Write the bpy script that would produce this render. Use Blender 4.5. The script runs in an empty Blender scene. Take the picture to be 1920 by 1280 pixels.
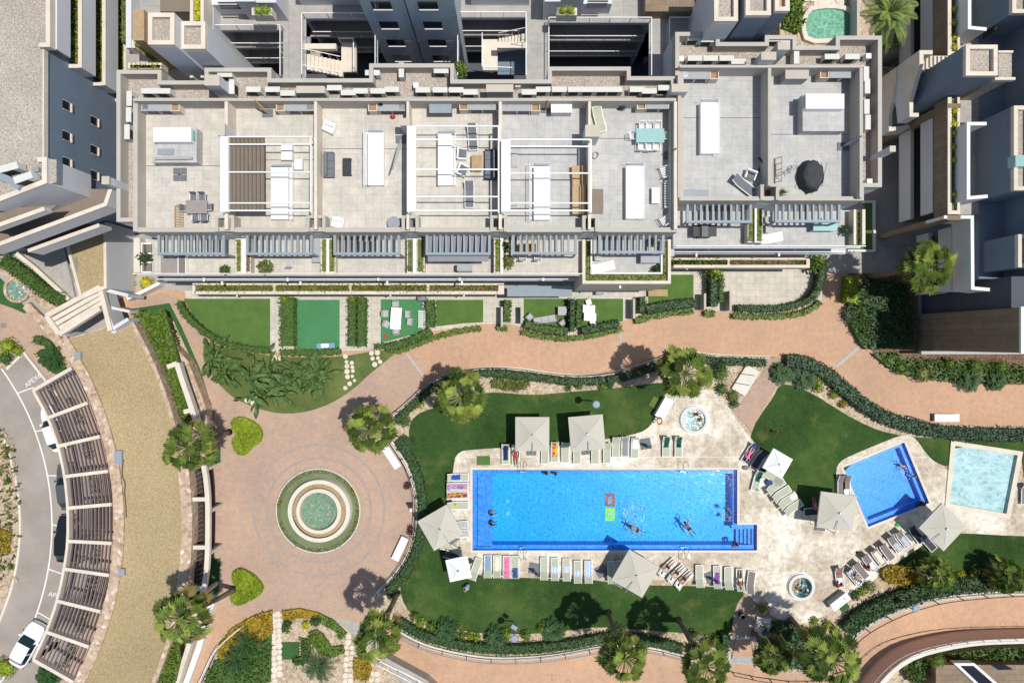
import bpy,bmesh,math,random
from mathutils import Vector,Matrix
from mathutils.geometry import tessellate_polygon
PI=math.pi
R=random.Random(7)
C=bpy.context.scene.collection
S=bpy.context.scene
# ---- camera, light, exposure
H=64.0
F=1280.0
cam=bpy.data.cameras.new('camera');cam.lens=24;cam.sensor_width=36;cam.clip_end=2000;cam.clip_start=0.5
co=bpy.data.objects.new('camera',cam);C.objects.link(co);co.location=(0,0,H);co.rotation_euler=(0,0,0)
S.camera=co
SUN_EL=72.0;SUN_AZ_VEC=(1.0,-0.06)
w=bpy.data.worlds.new('World');S.world=w;w.use_nodes=True
nt=w.node_tree;nt.nodes.clear()
sky=nt.nodes.new('ShaderNodeTexSky');sky.sky_type='NISHITA';sky.sun_disc=False
sky.sun_elevation=math.radians(SUN_EL);sky.sun_rotation=math.radians(90+math.degrees(math.atan2(0.06,1)))
bg=nt.nodes.new('ShaderNodeBackground');bg.inputs[1].default_value=0.1
wo=nt.nodes.new('ShaderNodeOutputWorld');nt.links.new(sky.outputs[0],bg.inputs[0]);nt.links.new(bg.outputs[0],wo.inputs[0])
sl=bpy.data.lights.new('sun','SUN');sl.energy=4.05;sl.angle=math.radians(0.5);sl.color=(1.0,0.96,0.9)
so=bpy.data.objects.new('sun',sl);C.objects.link(so);so.location=(30,0,80)
_e=math.radians(SUN_EL);_d=Vector((SUN_AZ_VEC[0],SUN_AZ_VEC[1],0)).normalized()*math.cos(_e);_d.z=math.sin(_e)
so.rotation_euler=_d.to_track_quat('Z','Y').to_euler()
S.view_settings.view_transform='Standard';S.view_settings.look='None';S.view_settings.exposure=0.0;S.view_settings.gamma=1
S.render.engine='CYCLES'
# ---- measuring helpers
def W(px,py,z=0.0):
 """ground plan position of a point seen in the survey photograph, for its real height z"""
 k=(H-z)/F
 return((px-960)*k,(640-py)*k)
def PP(pts,z=0.0):return[W(a,b,z)for a,b in pts]
def L(px,z=0.0):return px*(H-z)/F
def arc(cx,cy,r,a0,a1,n=24):
 return[(cx+r*math.cos(math.radians(a0+(a1-a0)*i/n)),cy+r*math.sin(math.radians(a0+(a1-a0)*i/n)))for i in range(n+1)]
def smooth(pts,it=2,closed=False):
 for _ in range(it):
  o=[]if closed else[pts[0]]
  n=len(pts);rng=range(n if closed else n-1)
  for i in rng:
   a=pts[i];b=pts[(i+1)%n]
   o.append((a[0]*.75+b[0]*.25,a[1]*.75+b[1]*.25));o.append((a[0]*.25+b[0]*.75,a[1]*.25+b[1]*.75))
  if not closed:o.append(pts[-1])
  pts=o
 return pts
def resample(pts,step):
 out=[pts[0]];acc=0
 for a,b in zip(pts,pts[1:]):
  d=math.dist(a,b)
  if d<1e-6:continue
  t=step-acc
  while t<=d:
   out.append((a[0]+(b[0]-a[0])*t/d,a[1]+(b[1]-a[1])*t/d));t+=step
  acc=d-(t-step)
 return out
def offset(pts,d):
 o=[]
 for i,p in enumerate(pts):
  a=pts[max(0,i-1)];b=pts[min(len(pts)-1,i+1)]
  dx,dy=b[0]-a[0],b[1]-a[1];l=math.hypot(dx,dy)or 1
  o.append((p[0]-dy/l*d,p[1]+dx/l*d))
 return o
def inside(p,poly):
 c=False;x,y=p;n=len(poly)
 for i in range(n):
  x1,y1=poly[i];x2,y2=poly[i-1]
  if(y1>y)!=(y2>y)and x<(x2-x1)*(y-y1)/(y2-y1)+x1:c=not c
 return c
# ---- materials
MATS={}
def ramp(n,src,stops):
 r=n.nodes.new('ShaderNodeValToRGB');e=r.color_ramp.elements
 e[0].position=stops[0][0];e[0].color=(*stops[0][1],1);e[1].position=stops[-1][0];e[1].color=(*stops[-1][1],1)
 for p,c in stops[1:-1]:
  x=e.new(p);x.color=(*c,1)
 n.links.new(src,r.inputs[0]);return r.outputs[0]
def mix(n,fac,a,b,mode='MIX'):
 m=n.nodes.new('ShaderNodeMix');m.data_type='RGBA';m.blend_type=mode
 for i,v in((0,fac),(6,a),(7,b)):
  if isinstance(v,(int,float)):m.inputs[i].default_value=v
  elif isinstance(v,tuple):m.inputs[i].default_value=(*v,1)
  else:n.links.new(v,m.inputs[i])
 return m.outputs[2]
def pos(n,scale=None,rot=0.0):
 g=n.nodes.new('ShaderNodeNewGeometry')
 if scale is None and not rot:return g.outputs[0]
 m=n.nodes.new('ShaderNodeMapping');n.links.new(g.outputs[0],m.inputs[0])
 if scale is not None:m.inputs['Scale'].default_value=scale
 m.inputs['Rotation'].default_value=(0,0,rot)
 return m.outputs[0]
def noise(n,vec,s,det=3,rough=.6):
 t=n.nodes.new('ShaderNodeTexNoise');t.inputs['Scale'].default_value=s;t.inputs['Detail'].default_value=det
 t.inputs['Roughness'].default_value=rough;n.links.new(vec,t.inputs[0]);return t.outputs[0]
def voro(n,vec,s,feat='F1',out=0):
 t=n.nodes.new('ShaderNodeTexVoronoi');t.inputs['Scale'].default_value=s;t.feature=feat;n.links.new(vec,t.inputs[0]);return t.outputs[out]
def base(name,rough=.8,spec=.3,metal=0):
 m=bpy.data.materials.new(name);m.use_nodes=True;n=m.node_tree;b=n.nodes['Principled BSDF']
 b.inputs['Roughness'].default_value=rough;b.inputs['Metallic'].default_value=metal
 b.inputs['Specular IOR Level'].default_value=spec
 MATS[name]=m;return m,n,b
def bump(n,b,src,st=.3,dist=.02):
 k=n.nodes.new('ShaderNodeBump');k.inputs['Strength'].default_value=st;k.inputs['Distance'].default_value=dist
 n.links.new(src,k.inputs['Height']);n.links.new(k.outputs[0],b.inputs['Normal'])
def M(name,c,var=.12,s=1.5,rough=.8,metal=0,spec=.3,s2=14,bmp=0):
 """painted, cast or woven surface with uneven tone and fine grain"""
 if name in MATS:return MATS[name]
 m,n,b=base(name,rough,spec,metal)
 v=pos(n);a=noise(n,v,s,4);f=noise(n,v,s2,2)
 d=tuple(x*(1-var)for x in c);e=tuple(min(1,x*(1+var))for x in c)
 k=ramp(n,a,[(.3,d),(.7,e)])
 k2=mix(n,.35,k,ramp(n,f,[(.3,tuple(x*(1-var)for x in c)),(.7,tuple(min(1,x*(1+var*.6))for x in c))]))
 n.links.new(k2,b.inputs['Base Color'])
 if bmp:bump(n,b,f,bmp)
 return m
def brick(name,c1,c2,mortar,bw,bh,ms,off=.5,rot=0,stain=None,rough=.85,big=.25):
 m,n,b=base(name,rough)
 v=pos(n,None,rot)if rot else pos(n)
 t=n.nodes.new('ShaderNodeTexBrick');n.links.new(v,t.inputs[0])
 t.offset=off;t.inputs['Scale'].default_value=1;t.inputs['Brick Width'].default_value=bw;t.inputs['Row Height'].default_value=bh
 t.inputs['Mortar Size'].default_value=ms;t.inputs['Color1'].default_value=(*c1,1);t.inputs['Color2'].default_value=(*c2,1);t.inputs['Mortar'].default_value=(*mortar,1)
 a=noise(n,pos(n),big,5,.65)
 k=mix(n,1.0,t.outputs[0],ramp(n,a,[(.3,(.82,.835,.85)),(.7,(1.08,1.05,1.02))]),'MULTIPLY');k=mix(n,1.0,k,ramp(n,noise(n,pos(n),2.2,5,.75),[(.32,(.86,.86,.87)),(.6,(1.03,1.03,1.03))]),'MULTIPLY')
 if stain:
  k=mix(n,ramp(n,noise(n,pos(n),1.6,6,.7),[(.56,(0,0,0)),(.75,(.8,.8,.8))]),k,stain)
 n.links.new(k,b.inputs['Base Color']);return m
brick('terracotta_paving',(.60,.37,.232),(.53,.335,.215),(.46,.315,.215),.22,.11,.012,rot=PI/2,big=.14)
brick('pink_paving',(.53,.365,.262),(.47,.33,.245),(.38,.29,.225),.22,.11,.015,rot=.35,big=.2)
brick('terrace_tiles',(.60,.57,.505),(.545,.52,.46),(.43,.41,.36),.62,.62,.012,0,stain=(.50,.42,.30),big=.5)
brick('grey_terrace_tiles',(.52,.52,.50),(.48,.48,.46),(.38,.38,.365),.62,.62,.012,0,stain=(.44,.42,.38),big=.5)
brick('garden_flags',(.62,.58,.49),(.56,.53,.45),(.42,.38,.32),.6,.6,.015,0,stain=(.5,.45,.36),big=.6)
brick('stone_cladding',(.30,.225,.15),(.245,.18,.12),(.18,.14,.1),1.1,.5,.02,.5,big=.8)
brick('walkway_concrete',(.42,.405,.37),(.39,.375,.345),(.30,.29,.27),3,3,.02,0,big=.4)
def gravel(name,cols,s,big=.3,tint=(.9,1.08)):
 m,n,b=base(name,.95,.1);v=pos(n)
 k=ramp(n,voro(n,v,s,'F1',1),cols)
 k=mix(n,1.0,k,ramp(n,noise(n,v,big,4),[(.3,(tint[0],)*3),(.7,(tint[1],)*3)]),'MULTIPLY')
 n.links.new(k,b.inputs['Base Color']);bump(n,b,voro(n,v,s),.6,.03)
gravel('roof_gravel',[(0,(.20,.165,.13)),(.35,(.37,.325,.275)),(.7,(.47,.415,.355)),(1,(.66,.60,.53))],18)
gravel('tan_gravel',[(0,(.25,.18,.085)),(.4,(.375,.29,.16)),(.75,(.43,.34,.195)),(1,(.58,.48,.29))],17,.12,(.86,1.1))
gravel('sandy_soil',[(0,(.30,.22,.14)),(.4,(.46,.36,.25)),(1,(.62,.53,.41))],6,.6,(.75,1.15))
gravel('bark_soil',[(0,(.10,.06,.035)),(.5,(.17,.11,.07)),(1,(.28,.2,.14))],9,.6)
gravel('rubble_stone',[(0,(.34,.23,.16)),(.45,(.48,.35,.25)),(.8,(.56,.44,.33)),(1,(.75,.7,.62))],3.6,.6)
def asphalt():
 m,n,b=base('asphalt',.9,.2);v=pos(n)
 k=ramp(n,noise(n,v,.35,5,.6),[(.3,(.25,.22,.19)),(.7,(.39,.345,.295))])
 k=mix(n,.3,k,ramp(n,noise(n,v,25,2),[(.3,(.20,.175,.155)),(.7,(.46,.41,.36))]))
 n.links.new(k,b.inputs['Base Color'])
asphalt()
def lawn(name,dark,mid,light,s=.45):
 m,n,b=base(name,.95,.1);v=pos(n)
 k=ramp(n,noise(n,v,s*.3,5,.65),[(.36,dark),(.50,mid),(.66,light)])
 k=mix(n,.35,k,ramp(n,noise(n,v,6,3,.7),[(.3,dark),(.7,light)]))
 k=mix(n,ramp(n,noise(n,v,.5,4,.6),[(.56,(0,0,0)),(.74,(.55,.55,.55))]),k,(.16,.15,.05))
 n.links.new(k,b.inputs['Base Color']);bump(n,b,noise(n,v,40,3,.8),.8,.05)
lawn('lawn',(.016,.046,.013),(.034,.085,.020),(.10,.15,.038))
lawn('lawn_light',(.075,.11,.03),(.11,.155,.045),(.19,.22,.075),1)
lawn('lawn_olive',(.14,.18,.085),(.18,.22,.11),(.24,.27,.15),1)
M('artificial_turf',(.085,.16,.035),.2,.9,.95,s2=5);M('bright_turf',(.065,.22,.09),.14,.5,.95,s2=5)
M('dark_turf',(.04,.11,.03),.2,.9,.95)
def deckmat():
 m,n,b=base('pool_deck_stone',.75,.3);v=pos(n)
 a=noise(n,v,.22,6,.7);k=ramp(n,a,[(.34,(.40,.345,.27)),(.5,(.60,.55,.46)),(.62,(.78,.75,.68))])
 a2=noise(n,v,2.2,5,.75);k=mix(n,1,k,ramp(n,a2,[(.3,(.68,.62,.54)),(.6,(1.12,1.1,1.06))]),'MULTIPLY')
 wv=mix(n,.25,v,noise(n,v,1.5,2));e=voro(n,v,.9,'DISTANCE_TO_EDGE')
 k=mix(n,ramp(n,e,[(0,(.35,.35,.35)),(.03,(0,0,0))]),k,(.35,.28,.2))
 t=n.nodes.new('ShaderNodeTexBrick');n.links.new(v,t.inputs[0]);t.offset=0;t.inputs['Scale'].default_value=1
 t.inputs['Brick Width'].default_value=5.1;t.inputs['Row Height'].default_value=5.4;t.inputs['Mortar Size'].default_value=.02
 t.inputs['Color1'].default_value=t.inputs['Color2'].default_value=(0,0,0,1);t.inputs['Mortar'].default_value=(.6,.6,.6,1)
 k=mix(n,t.outputs[0],k,(.85,.82,.75))
 n.links.new(k,b.inputs['Base Color']);bump(n,b,a2,.3)
deckmat()
def tilemat(name,c1,c2,s=6.0):
 m,n,b=base(name,.4,.5);v=pos(n)
 k=ramp(n,voro(n,v,9,'F1',1),[(0,c1),(1,c2)])
 k=mix(n,1,k,ramp(n,noise(n,v,.4,3),[(.3,(.9,.9,.9)),(.7,(1.1,1.1,1.1))]),'MULTIPLY')
 n.links.new(k,b.inputs['Base Color'])
tilemat('pool_mosaic',(.003,.37,.70),(.008,.48,.88));tilemat('pool_ledge_mosaic',(.07,.25,.66),(.13,.36,.82))
tilemat('small_pool_mosaic',(.015,.26,.66),(.03,.34,.84));tilemat('pond_lining',(.24,.44,.36),(.32,.52,.43));tilemat('pale_pool_mosaic',(.38,.52,.55),(.47,.60,.62));tilemat('spa_mosaic',(.08,.35,.36),(.35,.6,.62))
tilemat('fountain_mosaic',(.19,.24,.16),(.34,.42,.33))
def watermat(name,tint,s=1.6,strength=.5,dist=.1,foam=0.0,rp=1.0):
 m=bpy.data.materials.new(name);m.use_nodes=True;n=m.node_tree;MATS[name]=m;n.nodes.clear()
 o=n.nodes.new('ShaderNodeOutputMaterial');mx=n.nodes.new('ShaderNodeMixShader')
 tr=n.nodes.new('ShaderNodeBsdfTransparent');gl=n.nodes.new('ShaderNodeBsdfGlossy');gl.inputs['Roughness'].default_value=.17
 v=pos(n);nz=n.nodes.new('ShaderNodeTexNoise');nz.inputs['Scale'].default_value=.8;n.links.new(v,nz.inputs[0])
 wv=n.nodes.new('ShaderNodeVectorMath');wv.operation='MULTIPLY_ADD';n.links.new(nz.outputs[1],wv.inputs[0]);wv.inputs[1].default_value=(.9,.9,.9);n.links.new(v,wv.inputs[2])
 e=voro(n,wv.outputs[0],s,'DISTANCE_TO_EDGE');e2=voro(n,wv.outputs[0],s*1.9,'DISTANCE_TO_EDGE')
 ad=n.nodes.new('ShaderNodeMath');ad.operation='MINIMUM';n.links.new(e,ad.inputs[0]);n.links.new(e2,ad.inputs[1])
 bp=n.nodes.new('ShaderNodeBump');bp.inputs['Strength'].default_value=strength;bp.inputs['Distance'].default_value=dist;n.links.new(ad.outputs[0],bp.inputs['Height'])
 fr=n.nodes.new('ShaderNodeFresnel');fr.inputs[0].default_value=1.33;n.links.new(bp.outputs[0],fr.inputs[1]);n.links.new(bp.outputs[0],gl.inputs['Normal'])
 col=ramp(n,ad.outputs[0],[(0,tuple(min(1,x*1.0+.38*rp)for x in tint)),(.06,tint),(.3,tuple(x*.84 for x in tint))])  # caustic light painted into the tint: bright lines at cell edges, darker centres
 n.links.new(col,tr.inputs[0]);n.links.new(fr.outputs[0],mx.inputs[0]);n.links.new(tr.outputs[0],mx.inputs[1]);n.links.new(gl.outputs[0],mx.inputs[2])
 out=mx.outputs[0]
 if foam:
  df=n.nodes.new('ShaderNodeBsdfDiffuse');df.inputs[0].default_value=(.9,.95,.95,1)
  m2=n.nodes.new('ShaderNodeMixShader');n.links.new(ramp(n,noise(n,wv.outputs[0],3.2,5,.7),[(.62-foam,(0,0,0)),(.74-foam,(.9,.9,.9))]),m2.inputs[0])
  n.links.new(out,m2.inputs[1]);n.links.new(df.outputs[0],m2.inputs[2]);out=m2.outputs[0]
 n.links.new(out,o.inputs[0])
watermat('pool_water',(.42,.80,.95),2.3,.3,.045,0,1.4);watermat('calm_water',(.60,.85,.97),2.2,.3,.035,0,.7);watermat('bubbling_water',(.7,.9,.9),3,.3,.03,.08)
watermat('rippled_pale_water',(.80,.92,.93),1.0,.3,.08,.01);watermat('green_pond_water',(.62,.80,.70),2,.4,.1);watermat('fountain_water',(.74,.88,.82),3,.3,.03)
def glassmat(name,tint,op=.35):
 m=bpy.data.materials.new(name);m.use_nodes=True;n=m.node_tree;MATS[name]=m;n.nodes.clear()
 o=n.nodes.new('ShaderNodeOutputMaterial');mx=n.nodes.new('ShaderNodeMixShader');tr=n.nodes.new('ShaderNodeBsdfTransparent');gl=n.nodes.new('ShaderNodeBsdfGlossy')
 tr.inputs[0].default_value=(*tint,1);gl.inputs['Roughness'].default_value=.05;mx.inputs[0].default_value=op
 n.links.new(tr.outputs[0],mx.inputs[1]);n.links.new(gl.outputs[0],mx.inputs[2]);n.links.new(mx.outputs[0],o.inputs[0])
glassmat('rail_glass',(.8,.88,.9),.12)
M('window_glass',(.012,.016,.022),.1,rough=.08,spec=.5);M('car_glass',(.01,.025,.028),.1,rough=.06,spec=.6)
def leaf(name,c1,c2,c3,s=3.0,s2=11):
 m,n,b=base(name,.55,.25);v=pos(n)
 k=ramp(n,noise(n,v,s,3,.7),[(.3,c1),(.52,c2),(.72,c3)])
 k=mix(n,.45,k,ramp(n,noise(n,v,s2,2),[(.35,c1),(.7,c3)]))
 n.links.new(k,b.inputs['Base Color'])
leaf('hedge_leaf',(.03,.07,.015),(.062,.12,.024),(.12,.19,.04));leaf('dark_hedge_leaf',(.018,.048,.016),(.038,.085,.028),(.085,.145,.048))
leaf('grey_hedge_leaf',(.025,.06,.035),(.06,.11,.06),(.13,.19,.11));leaf('lime_leaf',(.07,.13,.01),(.21,.30,.014),(.40,.45,.03))
leaf('yellow_leaf',(.25,.25,.01),(.5,.46,.015),(.65,.6,.05));leaf('bright_leaf',(.05,.10,.014),(.10,.17,.024),(.20,.27,.045))
leaf('palm_leaf',(.06,.11,.018),(.14,.21,.035),(.28,.34,.08),1.4,5);leaf('palm_leaf_dark',(.03,.06,.012),(.065,.11,.022),(.12,.18,.04),1.4,5);leaf('palm_leaf_light',(.16,.22,.035),(.29,.36,.07),(.46,.50,.15),1.4,5);leaf('dry_palm_leaf',(.14,.15,.03),(.30,.24,.07),(.42,.30,.12),2)
leaf('cycad_leaf',(.012,.04,.012),(.03,.085,.018),(.06,.13,.03));leaf('banana_leaf',(.03,.07,.02),(.075,.145,.04),(.17,.25,.08),1.5,5)
leaf('orange_flower',(.10,.14,.015),(.26,.20,.02),(.66,.33,.03),5);leaf('mixed_leaf',(.05,.09,.02),(.13,.17,.04),(.28,.27,.08),2.5)
leaf('purple_leaf',(.04,.02,.025),(.10,.03,.04),(.16,.07,.07),4);leaf('planter_grass',(.06,.09,.015),(.15,.19,.03),(.32,.33,.08),4)
M('palm_bark',(.20,.15,.10),.35,4,.95,bmp=.6,s2=8);M('dry_stalk',(.42,.32,.2),.2)
M('cream_stone',(.66,.59,.49),.14,.8);M('taupe_coping',(.46,.43,.375),.08,.8);M('white_render',(.72,.715,.70),.05,.4)
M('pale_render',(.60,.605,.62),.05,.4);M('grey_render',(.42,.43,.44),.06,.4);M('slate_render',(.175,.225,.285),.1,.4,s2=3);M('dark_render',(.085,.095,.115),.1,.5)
M('white_metal',(.82,.82,.82),.03,rough=.45);M('white_plastic',(.85,.85,.85),.03,rough=.5);M('sand_coping',(.52,.465,.38),.1,.8);M('bluegrey_metal',(.26,.31,.345),.06,rough=.55)
M('black_metal',(.02,.02,.022),.1,rough=.5);M('steel',(.55,.56,.58),.05,rough=.3,metal=.8);M('grey_metal',(.28,.31,.34),.06,rough=.5);M('lamp_metal',(.25,.31,.40),.08,rough=.5)
M('dark_wicker',(.045,.05,.058),.2,6);M('grey_cushion',(.16,.17,.185),.12,4);M('pale_cushion',(.42,.42,.42),.1,4);M('wood',(.36,.22,.12),.25,3);M('tan_wood',(.42,.29,.16),.2,3)
M('cardboard',(.48,.33,.19),.12,2);M('brown_fabric',(.22,.18,.14),.1,2);M('counter_stone',(.36,.37,.38),.08,5);M('ac_casing',(.62,.62,.58),.05);M('dark_grille',(.035,.035,.035),.1)
M('sage_fabric',(.42,.44,.33),.08,3);M('taupe_fabric',(.20,.175,.155),.1,3);M('charcoal_fabric',(.05,.053,.06),.12,3);M('umbrella_canvas',(.50,.475,.40),.04,.6);M('white_canvas',(.82,.85,.84),.03,.6)
M('kerb_stone',(.66,.62,.53),.12,1);M('white_line',(.75,.75,.73),.12,4);M('drain_metal',(.42,.42,.43),.1,5);M('ring_paver',(.36,.29,.245),.14,2);M('dark_inlay',(.25,.22,.20),.12,2);M('salmon_wall',(.66,.47,.375),.1,.8)
M('teal_glass_top',(.30,.50,.48),.04,rough=.2);M('slat_wood',(.24,.185,.175),.2,3);M('rubber_black',(.018,.018,.018),.1);M('void_shade',(.05,.035,.03),.3,3);M('wood_deck',(.30,.27,.25),.15,3)
for nm,c in dict(blue_towel=(.02,.06,.38),navy_towel=(.012,.02,.07),purple_towel=(.25,.12,.45),red_towel=(.5,.07,.03),pink_towel=(.75,.16,.30),cream_towel=(.72,.66,.5),pale_blue_towel=(.18,.32,.45),violet_towel=(.20,.07,.30),white_towel=(.82,.83,.85),green_towel=(.02,.16,.10),plain_red=(.55,.04,.03),mat_lime=(.85,.95,.08),mat_red=(.92,.16,.12),plain_green=(.05,.55,.08),plain_yellow=(.7,.55,.05),black_cloth=(.015,.015,.017),orange_buoy=(.65,.16,.05),brown_skin=(.22,.105,.06),tan_skin=(.40,.22,.14),pale_skin=(.58,.37,.27),dark_hair=(.02,.013,.01),light_hair=(.35,.22,.10),blue_cloth=(.04,.09,.25),grey_cloth=(.25,.25,.27)).items():M(nm,c,.1,5)
def stripes(name,a,b_,s=7,rot=0):
 m,n,b=base(name,.9);t=n.nodes.new('ShaderNodeTexWave');n.links.new(pos(n,None,rot),t.inputs[0]);t.inputs['Scale'].default_value=s;t.inputs['Distortion'].default_value=1.2;t.inputs['Detail Scale'].default_value=1
 n.links.new(ramp(n,t.outputs[1],[(.42,a),(.58,b_)]),b.inputs['Base Color'])
stripes('blue_striped_towel',(.08,.30,.62),(.85,.87,.9),2.2);stripes('grey_striped_towel',(.10,.13,.18),(.82,.84,.87),2.6,.6)
def patch(name,cols,s=3):
 m,n,b=base(name,.9);t=noise(n,pos(n),s,2);n.links.new(ramp(n,t,cols),b.inputs['Base Color'])
patch('multicolour_towel',[(.32,(.35,.02,.03)),(.46,(.65,.30,.03)),(.55,(.02,.03,.12)),(.68,(.4,.05,.08))],2.5);patch('violet_sunset_towel',[(.3,(.16,.08,.35)),(.5,(.55,.28,.40)),(.7,(.25,.2,.55))],1.8)
patch('green_black_towel',[(.4,(.008,.02,.02)),(.55,(.01,.13,.09)),(.7,(.005,.03,.03))],3);patch('pink_patterned_towel',[(.35,(.62,.05,.22)),(.6,(.85,.25,.42))],6);patch('red_yellow_towel',[(.4,(.5,.04,.03)),(.5,(.75,.5,.05)),(.6,(.45,.03,.03))],2.5)
# ---- mesh builder
class MB:
 def __init__(s):s.v=[];s.f=[];s.m=[];s.cur=0
 def q(s,vs,fs):
  o=len(s.v);s.v.extend(vs);s.f.extend([tuple(i+o for i in f)for f in fs]);s.m.extend([s.cur]*len(fs));return s
 def prism(s,poly,z1,z0,bottom=False):
  n=len(poly)
  if sum(poly[i-1][0]*poly[i][1]-poly[i][0]*poly[i-1][1]for i in range(n))<0:poly=poly[::-1]
  tris=tessellate_polygon([[Vector((a,b,0))for a,b in poly]])
  o=[]
  for t in tris:
   a,b,c=(poly[i]for i in t)
   o.append(tuple(t)if(b[0]-a[0])*(c[1]-a[1])-(b[1]-a[1])*(c[0]-a[0])>0 else tuple(t[::-1]))
  vs=[(a,b,z1)for a,b in poly]+[(a,b,z0)for a,b in poly]
  fs=o+[(i+n,(i+1)%n+n,(i+1)%n,i)for i in range(n)]
  if bottom:fs+=[tuple(k+n for k in t[::-1])for t in o]
  return s.q(vs,fs)
 def sheet(s,poly,z,holes=(),skirt=None):
  holes=[h for h in holes if all(inside(p,poly)for p in h)];loops=[poly]+list(holes);allp=[p for l in loops for p in l]
  tris=tessellate_polygon([[Vector((a,b,0))for a,b in l]for l in loops]);o=[]
  for t in tris:
   a,b,c=(allp[i]for i in t);ar=(b[0]-a[0])*(c[1]-a[1])-(b[1]-a[1])*(c[0]-a[0])
   if abs(ar)<1e-9:continue
   o.append(tuple(t)if ar>0 else tuple(t[::-1]))
  s.q([(a,b,z)for a,b in allp],o)
  if skirt is not None:
   n=len(poly);s.q([(a,b,z)for a,b in poly]+[(a,b,skirt)for a,b in poly],[(i+n,(i+1)%n+n,(i+1)%n,i)for i in range(n)])
  return s
 def box(s,x0,y0,z0,x1,y1,z1):
  if x0>x1:x0,x1=x1,x0
  if y0>y1:y0,y1=y1,y0
  return s.q([(x0,y0,z0),(x1,y0,z0),(x1,y1,z0),(x0,y1,z0),(x0,y0,z1),(x1,y0,z1),(x1,y1,z1),(x0,y1,z1)],[(0,3,2,1),(4,5,6,7),(0,1,5,4),(1,2,6,5),(2,3,7,6),(3,0,4,7)])
 def pbox(s,px0,py0,px1,py1,zt,zb):
  a=W(px0,py0,zt);b=W(px1,py1,zt);return s.box(a[0],a[1],zb,b[0],b[1],zt)
 def bar(s,a,b,wd,ht):
  """box beam between two 3-d points"""
  a=Vector(a);b=Vector(b);d=b-a
  if d.length<1e-6:return s
  d.normalize();up=Vector((0,0,1))if abs(d.z)<.95 else Vector((1,0,0));x=d.cross(up).normalized()*wd/2;y=x.cross(d).normalized()*ht/2
  vs=[tuple(p+sx*x+sy*y)for p in(a,b)for sx,sy in((-1,-1),(1,-1),(1,1),(-1,1))]
  return s.q(vs,[(0,1,2,3),(7,6,5,4),(0,4,5,1),(1,5,6,2),(2,6,7,3),(3,7,4,0)])
 def tube(s,pts,rad,n=8,cap=True):
  pts=[Vector(p)for p in pts];rs=rad if isinstance(rad,(list,tuple))else[rad]*len(pts);vs=[]
  for i,p in enumerate(pts):
   d=(pts[min(i+1,len(pts)-1)]-pts[max(0,i-1)]).normalized();up=Vector((0,0,1))if abs(d.z)<.9 else Vector((1,0,0))
   x=d.cross(up).normalized();y=x.cross(d)
   for k in range(n):vs.append(tuple(p+(x*math.cos(2*PI*k/n)+y*math.sin(2*PI*k/n))*rs[i]))
  fs=[(i*n+k,i*n+(k+1)%n,(i+1)*n+(k+1)%n,(i+1)*n+k)for i in range(len(pts)-1)for k in range(n)]
  if cap:fs+=[tuple(range(n))[::-1],tuple((len(pts)-1)*n+k for k in range(n))]
  return s.q(vs,fs)
 def lathe(s,cx,cy,prof,n=24):
  vs=[(cx+r*math.cos(2*PI*k/n),cy+r*math.sin(2*PI*k/n),z)for r,z in prof for k in range(n)]
  return s.q(vs,[(i*n+k,i*n+(k+1)%n,(i+1)*n+(k+1)%n,(i+1)*n+k)for i in range(len(prof)-1)for k in range(n)])
 def wall(s,pts,th,z1,z0,closed=False):
  """upright wall of thickness th along a plan polyline, mitred"""
  n=len(pts);l=[];r=[]
  for i in range(n):
   p=Vector(pts[i]);a=Vector(pts[i-1])if(closed or i>0)else None;b=Vector(pts[(i+1)%n])if(closed or i<n-1)else None
   d1=(p-a).normalized()if a is not None else None;d2=(b-p).normalized()if b is not None else None
   d1=d1 if d1 is not None else d2;d2=d2 if d2 is not None else d1
   n1=Vector((-d1.y,d1.x));n2=Vector((-d2.y,d2.x));m=n1+n2
   m=n1 if m.length<.2 else m/max(.25,m.length_squared)*2
   l.append(tuple(p+m*th/2));r.append(tuple(p-m*th/2))
  for i in range(n if closed else n-1):
   j=(i+1)%n
   q=[r[i],r[j],l[j],l[i]]
   z1a,z1b=(z1,z1)if not isinstance(z1,(list,tuple))else(z1[i],z1[j])
   s.q([(*q[0],z0),(*q[1],z0),(*q[2],z0),(*q[3],z0),(*q[0],z1a),(*q[1],z1b),(*q[2],z1b),(*q[3],z1a)],[(4,5,6,7),(0,1,5,4),(2,3,7,6)]+([(3,0,4,7)]if(i==0 and not closed)else[])+([(1,2,6,5)]if(i==n-2 and not closed)else[]))
  return s
 def blob(s,c,rx,ry,rz,n=10,m=6,jit=0.0,z_cut=None):
  vs=[]
  for i in range(m+1):
   t=PI*i/m
   for k in range(n):
    j=1+R.uniform(-jit,jit);z=c[2]+rz*math.cos(t)*j
    vs.append((c[0]+rx*math.sin(t)*math.cos(2*PI*k/n)*j,c[1]+ry*math.sin(t)*math.sin(2*PI*k/n)*j,z if z_cut is None else max(z,z_cut)))
  return s.q(vs,[(i*n+k,(i+1)*n+k,(i+1)*n+(k+1)%n,i*n+(k+1)%n)for i in range(m)for k in range(n)])
 def leafquad(s,p,d,up,ln,wd):
  d=Vector(d).normalized();x=d.cross(Vector(up));x=x.normalized()*wd/2 if x.length>.01 else Vector((wd/2,0,0));p=Vector(p)
  return s.q([tuple(p),tuple(p+d*ln*.5+x),tuple(p+d*ln),tuple(p+d*ln*.5-x)],[(0,1,2,3)])
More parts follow.
